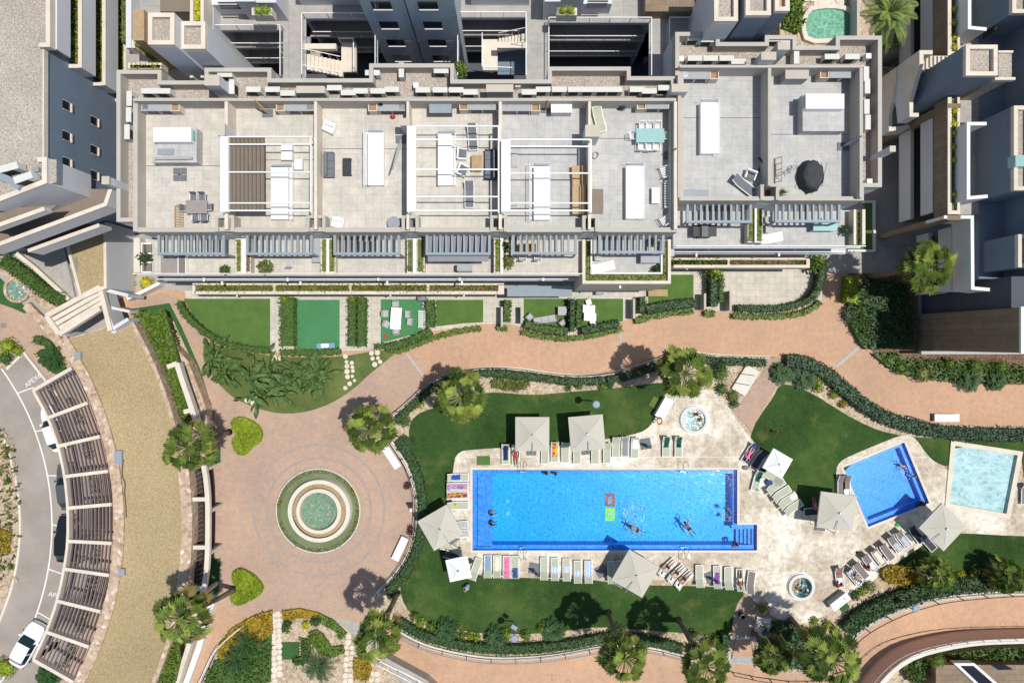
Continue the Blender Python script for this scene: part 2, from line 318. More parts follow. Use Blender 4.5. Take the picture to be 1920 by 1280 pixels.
 def build(s,name,mats,parent=None,sm=False,world=True,origin=None):
  me=bpy.data.meshes.new(name);me.from_pydata(s.v,[],s.f);me.validate()
  ms=mats if isinstance(mats,(list,tuple))else[mats]
  for k in ms:me.materials.append(MATS[k]if isinstance(k,str)else k)
  if len(ms)>1 and len(me.polygons)==len(s.m):me.polygons.foreach_set('material_index',s.m)
  if sm:me.polygons.foreach_set('use_smooth',[True]*len(me.polygons))
  o=bpy.data.objects.new(name,me);C.objects.link(o)
  if parent is not None:
   o.parent=parent
   if world:
    q=parent;t=Vector((0,0,0))
    while q is not None:t+=q.location;q=q.parent
    o.location=-t
  elif origin is None and s.v and world:
   xs=[v[0]for v in s.v];ys=[v[1]for v in s.v];zs=[v[2]for v in s.v];origin=Vector(((min(xs)+max(xs))/2,(min(ys)+max(ys))/2,min(zs)))
   me.transform(Matrix.Translation(-origin));o.location=origin
  me.update()
  if name in('water_jet','balcony_flowers','balcony_plants','planter_plants','plant','baluster'):o['kind']='stuff'
  return o
def tag(o,label,cat,group=None,kind=None):
 o['label']=label;o['category']=cat
 if group:o['group']=group
 if kind:o['kind']=kind
 return o
def st(o):o['kind']='structure';return o
def thing(name,label,cat,loc=(0,0,0),rz=0,group=None):
 o=bpy.data.objects.new(name,None);C.objects.link(o);o.location=loc;o.rotation_euler.z=rz;o.empty_display_size=.3
 return tag(o,label,cat,group)
def dup(src,loc,rz,label,group=None,scale=None):
 def cp(o,parent):
  c=o.copy();C.objects.link(c)
  if parent is not None:c.parent=parent
  for ch in o.children:cp(ch,c)
  return c
 r=cp(src,None);r.location=loc;r.rotation_euler.z=rz;r['label']=label
 if scale:r.scale=(scale,)*3 if not isinstance(scale,tuple)else scale
 if group:r['group']=group
 return r
PROTO={}
def place(key,maker,name,label,cat,loc,rz=0,group=None,scale=None):
 """first call builds the thing with its parts; later calls copy it and its parts"""
 if key not in PROTO:
  t=thing(name,label,cat,(0,0,0),0,group);maker(t);PROTO[key]=t
  t.location=loc;t.rotation_euler.z=rz
  if scale:t.scale=(scale,)*3 if not isinstance(scale,tuple)else scale
  return t
 return dup(PROTO[key],loc,rz,label,group,scale or 1.0)
ORD=['first','second','third','fourth','fifth','sixth','seventh','eighth','ninth','tenth','eleventh','twelfth','thirteenth','fourteenth']
# ---- foliage
def rdir(zmin=-.2):
 while 1:
  v=Vector((R.uniform(-1,1),R.uniform(-1,1),R.uniform(-1,1)))
  if .1<v.length<1 and v.z>zmin:return v.normalized()
def leaves_box(mb,poly,z0,z1,dens,size,over=.12):
 xs=[p[0]for p in poly];ys=[p[1]for p in poly];bw=(max(xs)-min(xs))*(max(ys)-min(ys));n=int(bw*dens)
 for _ in range(n):
  p=(R.uniform(min(xs),max(xs)),R.uniform(min(ys),max(ys)))
  if not inside(p,poly):continue
  z=z1+R.uniform(-.14,.10)*min(1,(z1-z0))+.08*math.sin(p[0]*2.1)*math.cos(p[1]*1.7)
  mb.leafquad((p[0]+R.uniform(-over,over),p[1]+R.uniform(-over,over),z),rdir(-.1),rdir(-1),size*R.uniform(.7,1.5),size*R.uniform(.5,.9))
def hedge(name,label,px,wpx,h,mat='hedge_leaf',z=0.0,dens=75,size=.17,group=None,it=1,cat='hedge'):
 pts=PP(smooth(px,it)if it else px,z+h);wd=wpx*(H-z-h)/F
 pts=resample(pts,.5)if len(pts)>1 else pts
 if len(pts)<2:pts=[pts[0],(pts[0][0]+.1,pts[0][1])]
 mb=MB();l=offset(pts,wd/2*.86);r=offset(pts,-wd/2*.86)
 mb.wall(pts,wd*.8,z+h-.16,z)
 for i in range(len(pts)-1):
  seg=math.dist(pts[i],pts[i+1]);n=int(seg*wd*dens)+1
  for _ in range(n):
   t=R.random();u=R.uniform(-.5,.5)
   ax=pts[i][0]+(pts[i+1][0]-pts[i][0])*t;ay=pts[i][1]+(pts[i+1][1]-pts[i][1])*t
   dx,dy=(l[i][0]-r[i][0])*u*(1.2+R.uniform(-.1,.12)),(l[i][1]-r[i][1])*u*(1.2+R.uniform(-.1,.12))
   zz=z+h+R.uniform(-.2,.08)-(.1 if abs(u)>.43 else 0)
   mb.leafquad((ax+dx,ay+dy,zz),rdir(-.3),rdir(-1),size*R.uniform(.7,1.5),size*R.uniform(.5,.9))
  for sd,side in((1,l),(-1,r)):
   for _ in range(int(seg*h*dens*.45)):
    t=R.random();ax=side[i][0]+(side[i+1][0]-side[i][0])*t;ay=side[i][1]+(side[i+1][1]-side[i][1])*t
    d=rdir(-.5);mb.leafquad((ax+R.uniform(-.06,.08)*sd,ay+R.uniform(-.06,.08),z+R.uniform(0,h)),d,rdir(-1),size*R.uniform(.7,1.4),size*.7)
 return tag(mb.build(name,mat),label,cat,group)
def bed(name,label,px,z,h,mat,dens=45,size=.2,cat='ground cover',it=0,kind='stuff',core=True):
 poly=PP(smooth(px,it,True)if it else px,z+h);mb=MB()
 if core:mb.prism(poly,z+h*.55,z)
 leaves_box(mb,poly,z,z+h*.8,dens,size)
 return tag(mb.build(name,mat),label,cat,None,kind)
def shrub_mesh(mb,c,r,h,n,size,core=.72):
 mb.blob((c[0],c[1],c[2]+h*.45),r*core,r*core,h*.45,9,6,.12,c[2])
 for _ in range(n):
  d=rdir(-.25);k=R.uniform(.72,1.06);p=(c[0]+d.x*r*k,c[1]+d.y*r*k,c[2]+h*.42+d.z*h*.56*k)
  mb.leafquad(p,(d+rdir(-1)*.9),rdir(-1),size*R.uniform(.7,1.4),size*R.uniform(.5,.8))
def shrub(name,label,px,py,rpx,h,mat,z=.06,size=.14,group=None,cat='shrub',ell=1):
 x,y=W(px,py,z+h*.8);r=L(rpx,z+h);mb=MB();shrub_mesh(mb,(x,y,z),r,h,int(90+260*r*r),size)
 return tag(mb.build(name,mat),label,cat,group)
def fan_crown(seed,nl=34,rad=2.3,dry=.25):
 """two leaf meshes (green, dry) of a fan palm: petioles carrying pleated, split fans"""
 r=random.Random(seed);g=MB();dr=MB();nl+=13
 for i in range(nl):
  u=i/nl;az=i*2.399963+r.uniform(-.22,.22)
  el=math.radians(62-88*u**.8+r.uniform(-7,7));ln=rad*r.uniform(.5,.72)*(0.6+.6*u if u<.6 else 1)
  mb=dr if u>1-dry else g;mb.cur=r.choice((0,0,1,2))if mb is g else 0
  h=Vector((math.cos(az),math.sin(az),0));d=(h*math.cos(el)+Vector((0,0,1))*math.sin(el));side=Vector((-h.y,h.x,0))
  a=Vector((0,0,-.25*u));b=a+d*ln;b.z-=.1*u
  mb.bar(a,b,.045,.03)
  fl=rad*r.uniform(.34,.44);nseg=13;spread=math.radians(r.uniform(58,84));e2=el-math.radians(26+20*(1-u));d=h*math.cos(e2)+Vector((0,0,1))*math.sin(e2);nrm=side.cross(d).normalized();tilt=r.uniform(-.5,.5)
  ax2=(side*math.cos(tilt)+nrm*math.sin(tilt)).normalized()
  for k in range(nseg):
   t0=-spread+2*spread*k/nseg;t1=-spread+2*spread*(k+1)/nseg;tm=(t0+t1)/2
   def pt(t,rr,lift=0.0):
    p=b+(d*math.cos(t)+ax2*math.sin(t))*rr+nrm*lift;p.z-=(rr/fl)**2*fl*(.20+.18*u);return tuple(p)
   rl=fl*(1-.28*abs(tm/spread)**2)*r.uniform(.80,1.10);m1=rl*.74
   mb.q([tuple(b),pt(t0,m1,-.05),pt(tm,m1,.05),pt(t1,m1,-.05),pt(tm+r.uniform(-.03,.03),rl,-.06),pt(t0,m1*1.05,-.04),pt(t1,m1*1.05,-.04)],[(0,1,2),(0,2,3),(1,4,2),(2,4,3)])
 return g,dr
def palm(label,px,py,h,rad=2.35,seed=1,z=0.0,lean=None,name='fan_palm'):
 x,y=W(px,py,h);bx,by=lean if lean else(x,y);t=thing(name,label,'palm tree',(bx,by,z),0,'fan palms around the gardens')
 g,dr=fan_crown(seed,27,rad,.26)
 off=Vector((x-bx,y-by,h-z))
 def mv(mb):mb.v=[tuple(Vector(v)+off)for v in mb.v];return mb
 c=mv(g).build('crown',['palm_leaf','palm_leaf_dark','palm_leaf_light'],t,world=False);mv(dr).build('dry_frond','dry_palm_leaf',c,world=False)
 n=9;tr=MB();tr.tube([tuple(off*(i/n)**1.0+Vector((math.sin(i)*.04,math.cos(i)*.03,-.0)))for i in range(n+1)],[.34]+[.24-.008*i for i in range(n)],10);tr.build('trunk','palm_bark',t,True,world=False)
 r=random.Random(seed+50);s=MB()
 for _ in range(26):
  a=r.uniform(0,6.28);l=r.uniform(.6,1.5);p=off+Vector((0,0,-.2));q=p+Vector((math.cos(a)*l,math.sin(a)*l,r.uniform(-.8,.5)));q2=q+Vector((math.cos(a)*.5,math.sin(a)*.5,-.5));s.tube([p,q,q2],[.03,.02,.008],4,False)
 s.build('flower_stalk','dry_stalk',t,world=False)
 return t
def feather_palm(t,nl=26,ln=1.5,seed=3,wid=.30,up=60,leafmat='cycad_leaf',h=.5):
 r=random.Random(seed);mb=MB()
 for i in range(nl):
  az=i*2.4+r.uniform(-.15,.15);el=math.radians(up-(up+5)*(i/nl)**.8);l=ln*r.uniform(.8,1.05);hd=Vector((math.cos(az),math.sin(az),0));sd=Vector((-hd.y,hd.x,0))
  pts=[]
  for k in range(8):
   s=k/7;pts.append(Vector((0,0,h))+hd*(l*s*math.cos(el)+.0)+Vector((0,0,l*s*math.sin(el)-l*.55*s*s)))
  mb.tube([tuple(p)for p in pts],[.02]*7+[.005],3,False)
  for k in range(22):
   s=.12+.88*k/22;f=s*7;i0=min(6,int(f));p=pts[i0].lerp(pts[i0+1],f-i0);wl=wid*math.sin(PI*min(1,s*.9+.12))**.6
   for sg in(-1,1):mb.leafquad(tuple(p),(sd*sg+hd*.55+Vector((0,0,.15))),(0,0,1),wl,wid*.14)
 mb.build('crown',leafmat,t,world=False);k=MB();k.tube([(0,0,0),(0,0,h)],[.17,.12],8);k.build('trunk','palm_bark',t,world=False)
def banana(t,seed=5,n=13):
 r=random.Random(seed);mb=MB();stx=MB()
 for i in range(n):
  az=r.uniform(0,6.28);bx,by=r.uniform(-.5,.5),r.uniform(-.5,.5);pet=r.uniform(.9,1.9);el=math.radians(r.uniform(48,85));hd=Vector((math.cos(az),math.sin(az),0));sd=Vector((-hd.y,hd.x,0))
  a=Vector((bx,by,0));b=a+hd*pet*math.cos(el)+Vector((0,0,pet*math.sin(el)));stx.tube([tuple(a),tuple(b)],[.04,.02],5,False)
  l=r.uniform(.7,1.15);wd=r.uniform(.13,.21);tw=r.uniform(-.9,.9);sv=sd*math.cos(tw)+Vector((0,0,1))*math.sin(tw)
  rows=[]
  for k in range(7):
   s=k/6;c=b+hd*l*s*.95+Vector((0,0,.25*s-.75*s*s));ww=wd*math.sin(PI*(s*.86+.12))**.7
   if k==6:ww=.01
   rows.append([tuple(c-sv*ww+Vector((0,0,.06))),tuple(c),tuple(c+sv*ww+Vector((0,0,.06)))])
  vs=[p for q in rows for p in q];mb.q(vs,[(3*k+j,3*k+j+1,3*k+j+4,3*k+j+3)for k in range(6)for j in(0,1)])
 mb.build('leaf','banana_leaf',t,world=False);stx.build('stem','bright_leaf',t,world=False)
def agave(t,seed=1,n=22,ln=.55,mat='bright_leaf'):
 r=random.Random(seed);mb=MB()
 for i in range(n):
  az=i*2.4;el=math.radians(75-65*i/n);d=Vector((math.cos(az)*math.cos(el),math.sin(az)*math.cos(el),math.sin(el)));mb.leafquad((0,0,.03),tuple(d),(0,0,1)if el<1 else(1,0,0),ln*r.uniform(.8,1.1),.09)
 mb.build('leaf',mat,t,world=False)
def planter_fill(mb,a,b,z,dens=60,size=.16,h=.25):
 x0,x1=sorted((a[0],b[0]));y0,y1=sorted((a[1],b[1]))
 for _ in range(int((x1-x0)*(y1-y0)*dens)+6):mb.leafquad((R.uniform(x0,x1),R.uniform(y0,y1),z+R.uniform(.02,.12)),rdir(-.1),rdir(-1),size*R.uniform(.8,2),size*.5)
# ==== TERRAIN, ROADS, PAVING, LAWNS
POOL1=[(886,880),(1382,880),(1382,983),(1419,983),(1419,1031),(886,1031)]
POOL2=[(1581,876),(1695,829),(1742,942),(1628,987)]
POOL3=[(1790,835),(1907,853),(1886,962),(1780,943)]
SPA1=arc(1300,786,26,0,360,28)[:-1];SPA2=arc(1500,1098,24,0,360,28)[:-1]
HOLES=[PP(p,0.12)for p in(POOL1,POOL2,POOL3,SPA1,SPA2)]
low=[(728,1172),(745,1184),(770,1198),(800,1212),(860,1227),(925,1236),(1000,1234),(1060,1227),(1130,1213),(1180,1211),(1240,1219),(1300,1236),(1370,1244),(1417,1246),(1480,1262),(1550,1262),(1588,1208),(1604,1191),(1640,1166),(1700,1139),(1760,1122),(1850,1113),(1920,1110),(2300,1108)]
upper=PP([(-340,-400),(2400,-400),(2400,1108)]+low[::-1]+[(712,1200),(704,1222),(760,1252),(800,1274),(840,1310),(900,1560),(-340,1560)])
m=MB();m.sheet([(-160,-160),(160,-160),(160,160),(-160,160)],-4.0);st(m.build('ground','sandy_soil',world=False))
m=MB();m.sheet(upper,0.0,HOLES,skirt=-4.0);st(m.build('plaza','walkway_concrete',world=False))
PZ=[(205,560),(260,540),(345,545),(800,548),(1210,560),(1330,560),(1530,575),(1548,470),(1680,470),(1660,600),(1700,690),(2400,690),(2400,860),(1920,830),(1560,820),(1470,1230),(1370,1230),(1300,1236)]+low[4:11][::-1]+low[:4][::-1]+[(706,1175),(600,1150),(400,1320),(310,1320),(340,1190),(370,900),(300,700),(240,640)]
m=MB();m.sheet(PP(PZ),.012,HOLES);st(m.build('footpath_paving','terracotta_paving',world=False))
PLAZA=[(255,590),(250,560),(330,545),(375,600),(400,690),(560,775),(640,745),(700,690),(760,655),(800,722),(745,800),(785,960),(745,1080),(700,1165),(600,1145),(480,1160),(400,1130),(385,1100),(385,800),(340,690),(280,620)]
m=MB();m.sheet(PP(smooth(PLAZA,1,True)),.02);st(m.build('fountain_plaza_paving','pink_paving',world=False))
m=MB();m.sheet(PP([(690,1160),(728,1150),(1000,1180),(1420,1200),(1620,1150),(1760,1090),(2400,1060),(2400,1186),(1920,1184),(1850,1187),(1800,1190),(1740,1200),(1680,1221),(1650,1245),(1632,1275),(1600,1330),(1600,1560),(860,1560),(800,1284),(690,1240)],-1.2),-1.2,skirt=-4);st(m.build('lower_footpath','terracotta_paving',world=False))
RC=(-400,983)
m=MB();m.sheet(PP(arc(*RC,610,-42,42)+arc(*RC,438,42,-42)),.02)
m.sheet(PP([(-80,640),(12,690),(46,658),(75,690),(110,745),(62,790),(-80,790)]),.016);st(m.build('road','asphalt',world=False))
m=MB()
for a0,a1 in((-42,40),):m.prism(PP(arc(*RC,499,a0,a1,60)+arc(*RC,496.5,a1,a0,60)),.03,.0)
for a in(-38.5,-29.6,-20.5,-10.6,0.0,9.6,19.2,27.2):
 p=arc(*RC,499,a,a,1)[0];q=arc(*RC,530,a+.6,a+.6,1)[0];m.bar((*W(*p),.028),(*W(*q),.028),.1,.012)
st(m.build('road_marking','white_line',world=False))
def text(s,px,py,size,rz,mat='white_line',z=.03,name='road_lettering',parent=None):
 c=bpy.data.curves.new(name,'FONT');c.body=s;c.size=size;c.extrude=.002;c.align_x='CENTER';c.align_y='CENTER';o=bpy.data.objects.new(name,c);C.objects.link(o)
 dg=bpy.context.evaluated_depsgraph_get();me=bpy.data.meshes.new_from_object(o.evaluated_get(dg));bpy.data.objects.remove(o)
 me.materials.clear();me.materials.append(MATS[mat]);o=bpy.data.objects.new(name,me);C.objects.link(o);o.location=(*W(px,py,z),z);o.rotation_euler.z=rz;return o
st(text('APEX6',62,713,.62,math.radians(38)));st(text('APEX6',108,1117,.62,math.radians(-14)))
m=MB();m.prism(PP(arc(*RC,441,-44,30,60)+arc(*RC,437,30,-44,60)),.13,0);m.prism(PP([(12,690),(46,658),(49,661),(15,694)]),.13,0)
m.prism(PP([(46,658),(110,740),(107,742),(43,661)]),.12,0);st(m.build('kerb','kerb_stone',world=False))
m=MB();m.sheet(PP(arc(*RC,438,-44,30,40)+[(-300,1200),(-300,800)]),.06);m.sheet(PP([(-60,620),(0,645),(24,662),(10,690),(-60,700)]),.05);st(m.build('flower_bed_soil','sandy_soil',world=False))
m=MB();m.sheet(PP([(-60,560),(0,566),(60,590),(120,690),(135,700),(120,740),(45,655),(0,635),(-60,620)]),.025);m.sheet(PP(arc(*RC,590,-24,33)+arc(*RC,620,33,-24)),.024);st(m.build('forecourt_paving','pink_paving',world=False))
GD=smooth([(1445,672),(1330,668),(1300,662),(1262,664),(1235,674),(1195,688),(1150,700),(1090,706),(1040,702),(980,693),(930,689),(880,693),(838,702),(800,724),(760,762),(722,792),(735,830),(757,865),(775,915),(782,960),(778,1005),(764,1047),(735,1086),(706,1112),(700,1140),(728,1170)],1)+low[1:11]+[(1272,1226),(1368,1240),(1368,1190),(1376,1150),(1385,1112),(1400,1108),(1430,1142),(1432,1165),(1420,1192),(1420,1242),(1480,1260),(1550,1260)]+low[16:]+[(2300,806),(1920,806),(1850,806),(1760,800),(1700,785),(1640,760),(1590,720),(1550,688),(1500,668),(1465,668),(1458,720),(1430,765),(1412,815),(1378,772),(1406,728),(1438,690)]
m=MB();m.sheet(PP(GD,.05),.05,HOLES);st(m.build('garden_soil','sandy_soil',world=False))
LAWN1=smooth([(905,737),(930,735),(1000,741),(1060,735),(1130,730),(1200,722),(1245,716),(1254,728),(1255,800),(1180,830),(900,860),(860,900),(850,1040),(1130,1095),(1380,1100),(1398,1112),(1384,1128),(1376,1150),(1372,1190),(1340,1192),(1280,1186),(1200,1180),(1120,1174),(1060,1182),(1000,1188),(920,1188),(850,1180),(800,1166),(768,1150),(752,1120),(750,1090),(762,1068),(782,1040),(792,1000),(800,960),(798,915),(788,870),(768,835),(766,800),(778,778),(812,764),(880,752)],1,True)
m=MB();m.sheet(PP(LAWN1,.08),.08,HOLES)
m.sheet(PP(smooth([(1462,720),(1490,722),(1530,741),(1562,762),(1602,786),(1650,808),(1700,818),(1760,822),(1800,824),(2200,826),(2200,925),(1922,912),(1915,852),(1912,849),(1790,829),(1783,878),(1745,862),(1712,822),(1695,822),(1575,872),(1572,960),(1480,975),(1405,835),(1412,800),(1430,772),(1450,745)],1,True),.08),.08,HOLES)
m.sheet(PP(smooth([(1658,1064),(1740,1005),(1800,985),(1960,995),(2200,1000),(2200,1066),(1920,1072),(1850,1076),(1780,1074),(1700,1072)],1,True),.08),.08);st(m.build('lawn','lawn',world=False))
DECK=smooth([(850,862),(862,846),(880,843),(940,839),(1000,838),(1100,830),(1140,822),(1185,815),(1212,806),(1228,786),(1240,752),(1254,728),(1290,735),(1340,727),(1356,745),(1380,785),(1408,822),(1426,842),(1452,885),(1480,925),(1500,962),(1566,968),(1567,880),(1574,866),(1590,856),(1640,835),(1690,815),(1706,815),(1720,825),(1740,855),(1762,872),(1783,884),(1783,884),(1775,947),(1775,947),(1886,967),(1886,967),(1897,905),(1915,905),(2100,930),(2100,1010),(1895,1004),(1830,1000),(1790,999),(1740,1015),(1700,1042),(1670,1062),(1640,1085),(1600,1120),(1570,1140),(1522,1166),(1488,1169),(1450,1157),(1425,1136),(1400,1111),(1360,1092),(1240,1086),(1130,1088),(1000,1083),(905,1080),(880,1068),(862,1045),(840,1025),(846,960)],1,True)
m=MB();m.sheet(PP(DECK,.12),.12,HOLES);st(m.build('pool_deck','pool_deck_stone',world=False))
m=MB();m.sheet(PP([(1412,668),(1466,668),(1459,720),(1431,766),(1413,815),(1377,771),(1405,729),(1438,690)]),.07);m.sheet(PP([(1398,1108),(1452,1152),(1432,1164),(1424,1194),(1371,1192),(1376,1150),(1384,1126)]),.07);st(m.build('side_path_paving','pink_paving',world=False))
m=MB();m.sheet(PP([(345,545),(1210,545),(1215,510),(1545,500),(1540,570),(1440,590),(1310,580),(1210,585),(1175,600),(1100,625),(1040,630),(985,614),(945,606),(905,608),(800,622),(740,650),(680,657),(520,660),(450,650),(400,630),(365,600)]),.04);st(m.build('flagstone_paving','garden_flags',world=False))
m=MB()
for p in([(345,560),(507,560),(507,655),(460,648),(425,637),(390,618),(362,592)],[(818,562),(906,562),(906,604),(870,606),(818,612)],[(982,560),(1065,560),(1065,615),(982,610)],[(1080,560),(1168,560),(1168,602),(1080,618)],[(1215,515),(1300,515),(1300,568),(1215,585)]):m.sheet(PP(p),.06)
tag(m.build('artificial_lawn','artificial_turf',world=False),'olive green artificial turf laid in five of the ground floor gardens','artificial grass',kind='structure')
m=MB()
for p in([(552,562),(637,562),(637,655),(552,655)],[(714,561),(792,561),(792,622),(714,643)]):m.sheet(PP(p),.06)
tag(m.build('bright_artificial_lawn','bright_turf',world=False),'emerald artificial turf in two ground floor gardens','artificial grass',kind='structure')
m=MB();m.sheet(PP(smooth([(383,640),(420,650),(450,658),(505,667),(560,670),(640,669),(715,655),(745,660),(700,695),(660,732),(620,757),(580,771),(540,776),(500,771),(460,757),(430,740),(395,702),(380,672)],1,True)),.05);st(m.build('verge_lawn','lawn_light',world=False))
m=MB();m.sheet(PP([(240,582),(320,568),(345,620),(372,680),(396,770),(402,840),(380,880),(330,760),(300,680),(262,622)]),.03);m.sheet(PP([(280,1280),(300,1180),(345,1110),(395,1100),(372,1180),(350,1300),(290,1340)]),.03);st(m.build('verge_soil','sandy_soil',world=False))
m=MB();m.sheet(PP([(240,580),(318,568),(340,610),(375,690),(400,770),(408,862),(402,868),(396,800),(385,740),(355,665),(325,600),(315,592),(262,590)]),.04);m.sheet(PP([(385,840),(414,840),(414,868),(385,868)]),.045);m.sheet(PP([(385,1046),(414,1046),(410,1114),(372,1114)]),.045);st(m.build('green_verge','dark_turf',world=False))
m=MB();m.sheet(PP(smooth([(400,1215),(425,1180),(460,1160),(507,1146),(560,1142),(600,1146),(640,1168),(668,1195),(690,1200),(728,1250),(800,1330),(340,1360),(370,1290)],1,True)),.05);st(m.build('planting_bed_soil','sandy_soil',world=False))
m=MB();m.sheet(PP([(528,1202),(562,1202),(562,1235),(528,1235)]),.07);st(m.build('small_turf','dark_turf',world=False))
m=MB();m.sheet(PP([(1590,512),(1720,512),(1722,660),(2000,660),(2000,722),(1830,720),(1760,715),(1700,700),(1640,665),(1612,625),(1592,575)]),.04);st(m.build('east_bed_soil','bark_soil',world=False))
m=MB()
for a,b,wd in(((762,662),(795,706),.2),((1163,622),(1165,690),.16),((1566,688),(1612,650),.28)):m.bar((*W(*a),.028),(*W(*b),.028),wd,.02)
tag(m.build('drain_channel','drain_metal',world=False),'thin grey metal drain channels crossing the terracotta path','drain',kind='structure')
m=MB()
for r0,r1 in((125,120),(100,95),(83,80)):m.sheet(PP(arc(598,956,r0,0,360,90)[:-1]),.024,[PP(arc(598,956,r1,0,360,90)[:-1])])
st(m.build('paving_ring_inlay','ring_paver',world=False))
for i,(x,y,r,l)in enumerate(((7,610,5.5,'dark round manhole cover on the pink forecourt at the left edge'),(36,627,6,'round manhole cover beside the sago palm bed on the forecourt'))):
 m=MB();m.lathe(*W(x,y),[(0.001,.04),(L(r)*.85,.04),(L(r),.036),(L(r),.02)],20);tag(m.build('manhole_cover','dark_inlay' if i==0 else 'pink_paving',world=False),l,'manhole')
for i,(x,y,s,l)in enumerate(((1880,1170,10,'larger square manhole in the lower path near the right edge'),(1903,1169,7,'smaller square manhole beside the larger one in the lower path'),(1039,1269,10,'square manhole in the lower path under the pool lawn'),(1066,1278,8,'second square manhole at the bottom edge of the lower path'))):
 m=MB();c=W(x,y,-1.2);h=L(s)/2;m.wall([(c[0]-h,c[1]-h),(c[0]+h,c[1]-h),(c[0]+h,c[1]+h),(c[0]-h,c[1]+h)],.03,-1.19,-1.2,True);tag(m.build('manhole_cover','dark_inlay',world=False),l,'manhole')
# ==== POOLS
def pool(name,label,poly,depth,mat,water,coping,cw,zt=.15,wz=-.02,lmat=None,ledge=None):
 t=thing(name,label,'swimming pool',(*W(*poly[0],0),-depth));P=PP(poly,.12)
 b=MB();n=len(P);a=sum(P[i-1][0]*P[i][1]-P[i][0]*P[i-1][1]for i in range(n))
 Q=P if a>0 else P[::-1]
 b.q([(x,y,.12)for x,y in Q]+[(x,y,-depth)for x,y in Q],[(i,(i+1)%n,(i+1)%n+n,i+n)for i in range(n)]);b.sheet(Q,-depth);b.build('basin',mat,t)
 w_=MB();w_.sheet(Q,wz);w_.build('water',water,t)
 c=MB();c.wall([(p[0],p[1])for p in offset_closed(Q,-cw/2)],cw,zt,.0,True);c.build('coping',coping,t)
 return t
def offset_closed(P,d):
 n=len(P);o=[]
 for i in range(n):
  p=Vector(P[i]);a=Vector(P[i-1]);b=Vector(P[(i+1)%n]);d1=(p-a).normalized();d2=(b-p).normalized();n1=Vector((-d1.y,d1.x));n2=Vector((-d2.y,d2.x));m_=(n1+n2);m_=m_/m_.length_squared*2;o.append(tuple(p+m_*d))
 return o
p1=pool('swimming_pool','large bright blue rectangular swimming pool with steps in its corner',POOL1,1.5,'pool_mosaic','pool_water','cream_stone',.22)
m=MB();X=lambda x,y:W(x,y,.12)
m.pbox(886,880,923,1031,-.35,-1.5);m.pbox(923,880,1382,887,-.36,-1.5);m.pbox(923,1021,1382,1031,-.36,-1.5);m.pbox(1374,887,1382,983,-.37,-1.5);m.build('ledge','pool_ledge_mosaic',p1)
m=MB()
for i in range(5):m.pbox(1380+i*7.4,983,1381+(i+1)*7.4+(5 if i==4 else 0),1031,-1.15+.2*i,-1.5)
m.pbox(1372,983,1419,991,-.3,-1.5);m.pbox(1372,1021,1419,1031,-.3,-1.5);m.build('step','pool_ledge_mosaic',p1)
m=MB()
for a,b in(((895,888),(895,1024)),((895,1024),(921,1024))):m.bar((*W(*a,-.33),-.33),(*W(*b,-.33),-.33),.05,.03)
m.build('overflow_slot','black_metal',p1)
for y in(940,962):
 m=MB();c=W(952.5,y,-1.4);m.box(c[0]-.16,c[1]-.16,-1.5,c[0]+.16,c[1]+.16,-1.44);m.build('pool_light','pale_pool_mosaic',p1)
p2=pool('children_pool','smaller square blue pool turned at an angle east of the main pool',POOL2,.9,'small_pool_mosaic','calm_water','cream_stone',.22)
q=PP(POOL2,.12);m=MB();inn=offset_closed(q[::-1]if sum(q[i-1][0]*q[i][1]-q[i][0]*q[i-1][1]for i in range(4))<0 else q,.38)
qq=q[::-1]if sum(q[i-1][0]*q[i][1]-q[i][0]*q[i-1][1]for i in range(4))<0 else q
for i in range(4):
 j=(i+1)%4;m.prism([qq[i],qq[j],inn[j],inn[i]],-.28,-.9)
m.build('ledge','pool_ledge_mosaic',p2)
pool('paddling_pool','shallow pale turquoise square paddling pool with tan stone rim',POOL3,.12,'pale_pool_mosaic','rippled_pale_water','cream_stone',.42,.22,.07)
for nm,c,r,l in(('spa_pool',(1300,786),26,'round bubbling whirlpool on the deck north of the main pool'),('spa_pool',(1500,1098),24,'round bubbling whirlpool on the deck southeast of the main pool')):
 t=thing(nm,l,'hot tub',(*W(*c),-.8),0,'two round whirlpools');x,y=W(*c);rr=L(r)
 m=MB();m.lathe(x,y,[(rr*1.0,.36),(rr*.99,.42),(rr*.8,.42),(rr*.78,.2),(rr*.76,-.3),(rr*.5,-.35),(rr*.48,-.8),(.01,-.8)],40);m.build('basin','spa_mosaic',t,True)
 m=MB();m.lathe(x,y,[(rr*1.02,0.0),(rr*1.02,.42),(rr*.98,.445),(rr*.79,.445),(rr*.78,.3)],40);m.build('rim','ac_casing',t,False)
 m=MB();m.lathe(x,y,[(rr*.785,.25),(.01,.25)],40);m.build('water','bubbling_water',t)
 m=MB();m.lathe(x,y,[(rr*1.10,.1),(rr*1.10,.2),(rr*1.02,.2)],40);m.build('coping','white_metal',t)
t=thing('fountain','round white tiered fountain in the middle of the plaza','fountain',(*W(600,958),0));x,y=W(600,956,.4);r=L(1)
m=MB();m.lathe(x,y,[(r*60,0),(r*58,.75),(r*57.5,.8),(r*50.5,.8),(r*50,.7)],72);m.build('outer_wall','kerb_stone',t)
m=MB();m.lathe(x,y,[(r*50.2,.45),(r*43,.5),(r*42,.55)],72);m.build('basin','tan_gravel',t)
m=MB();m.lathe(x,y,[(r*42.2,.4),(r*42,.85),(r*41,.9),(r*35,.9),(r*34.5,.3)],72);m.build('inner_wall','cream_stone',t)
m=MB();m.lathe(x,y,[(r*34.6,.35),(.01,.35)],72);m.build('basin_floor','fountain_mosaic',t)
m=MB();m.lathe(x,y,[(r*34.4,.62),(.01,.62)],72);m.build('water','fountain_water',t)
m=MB()
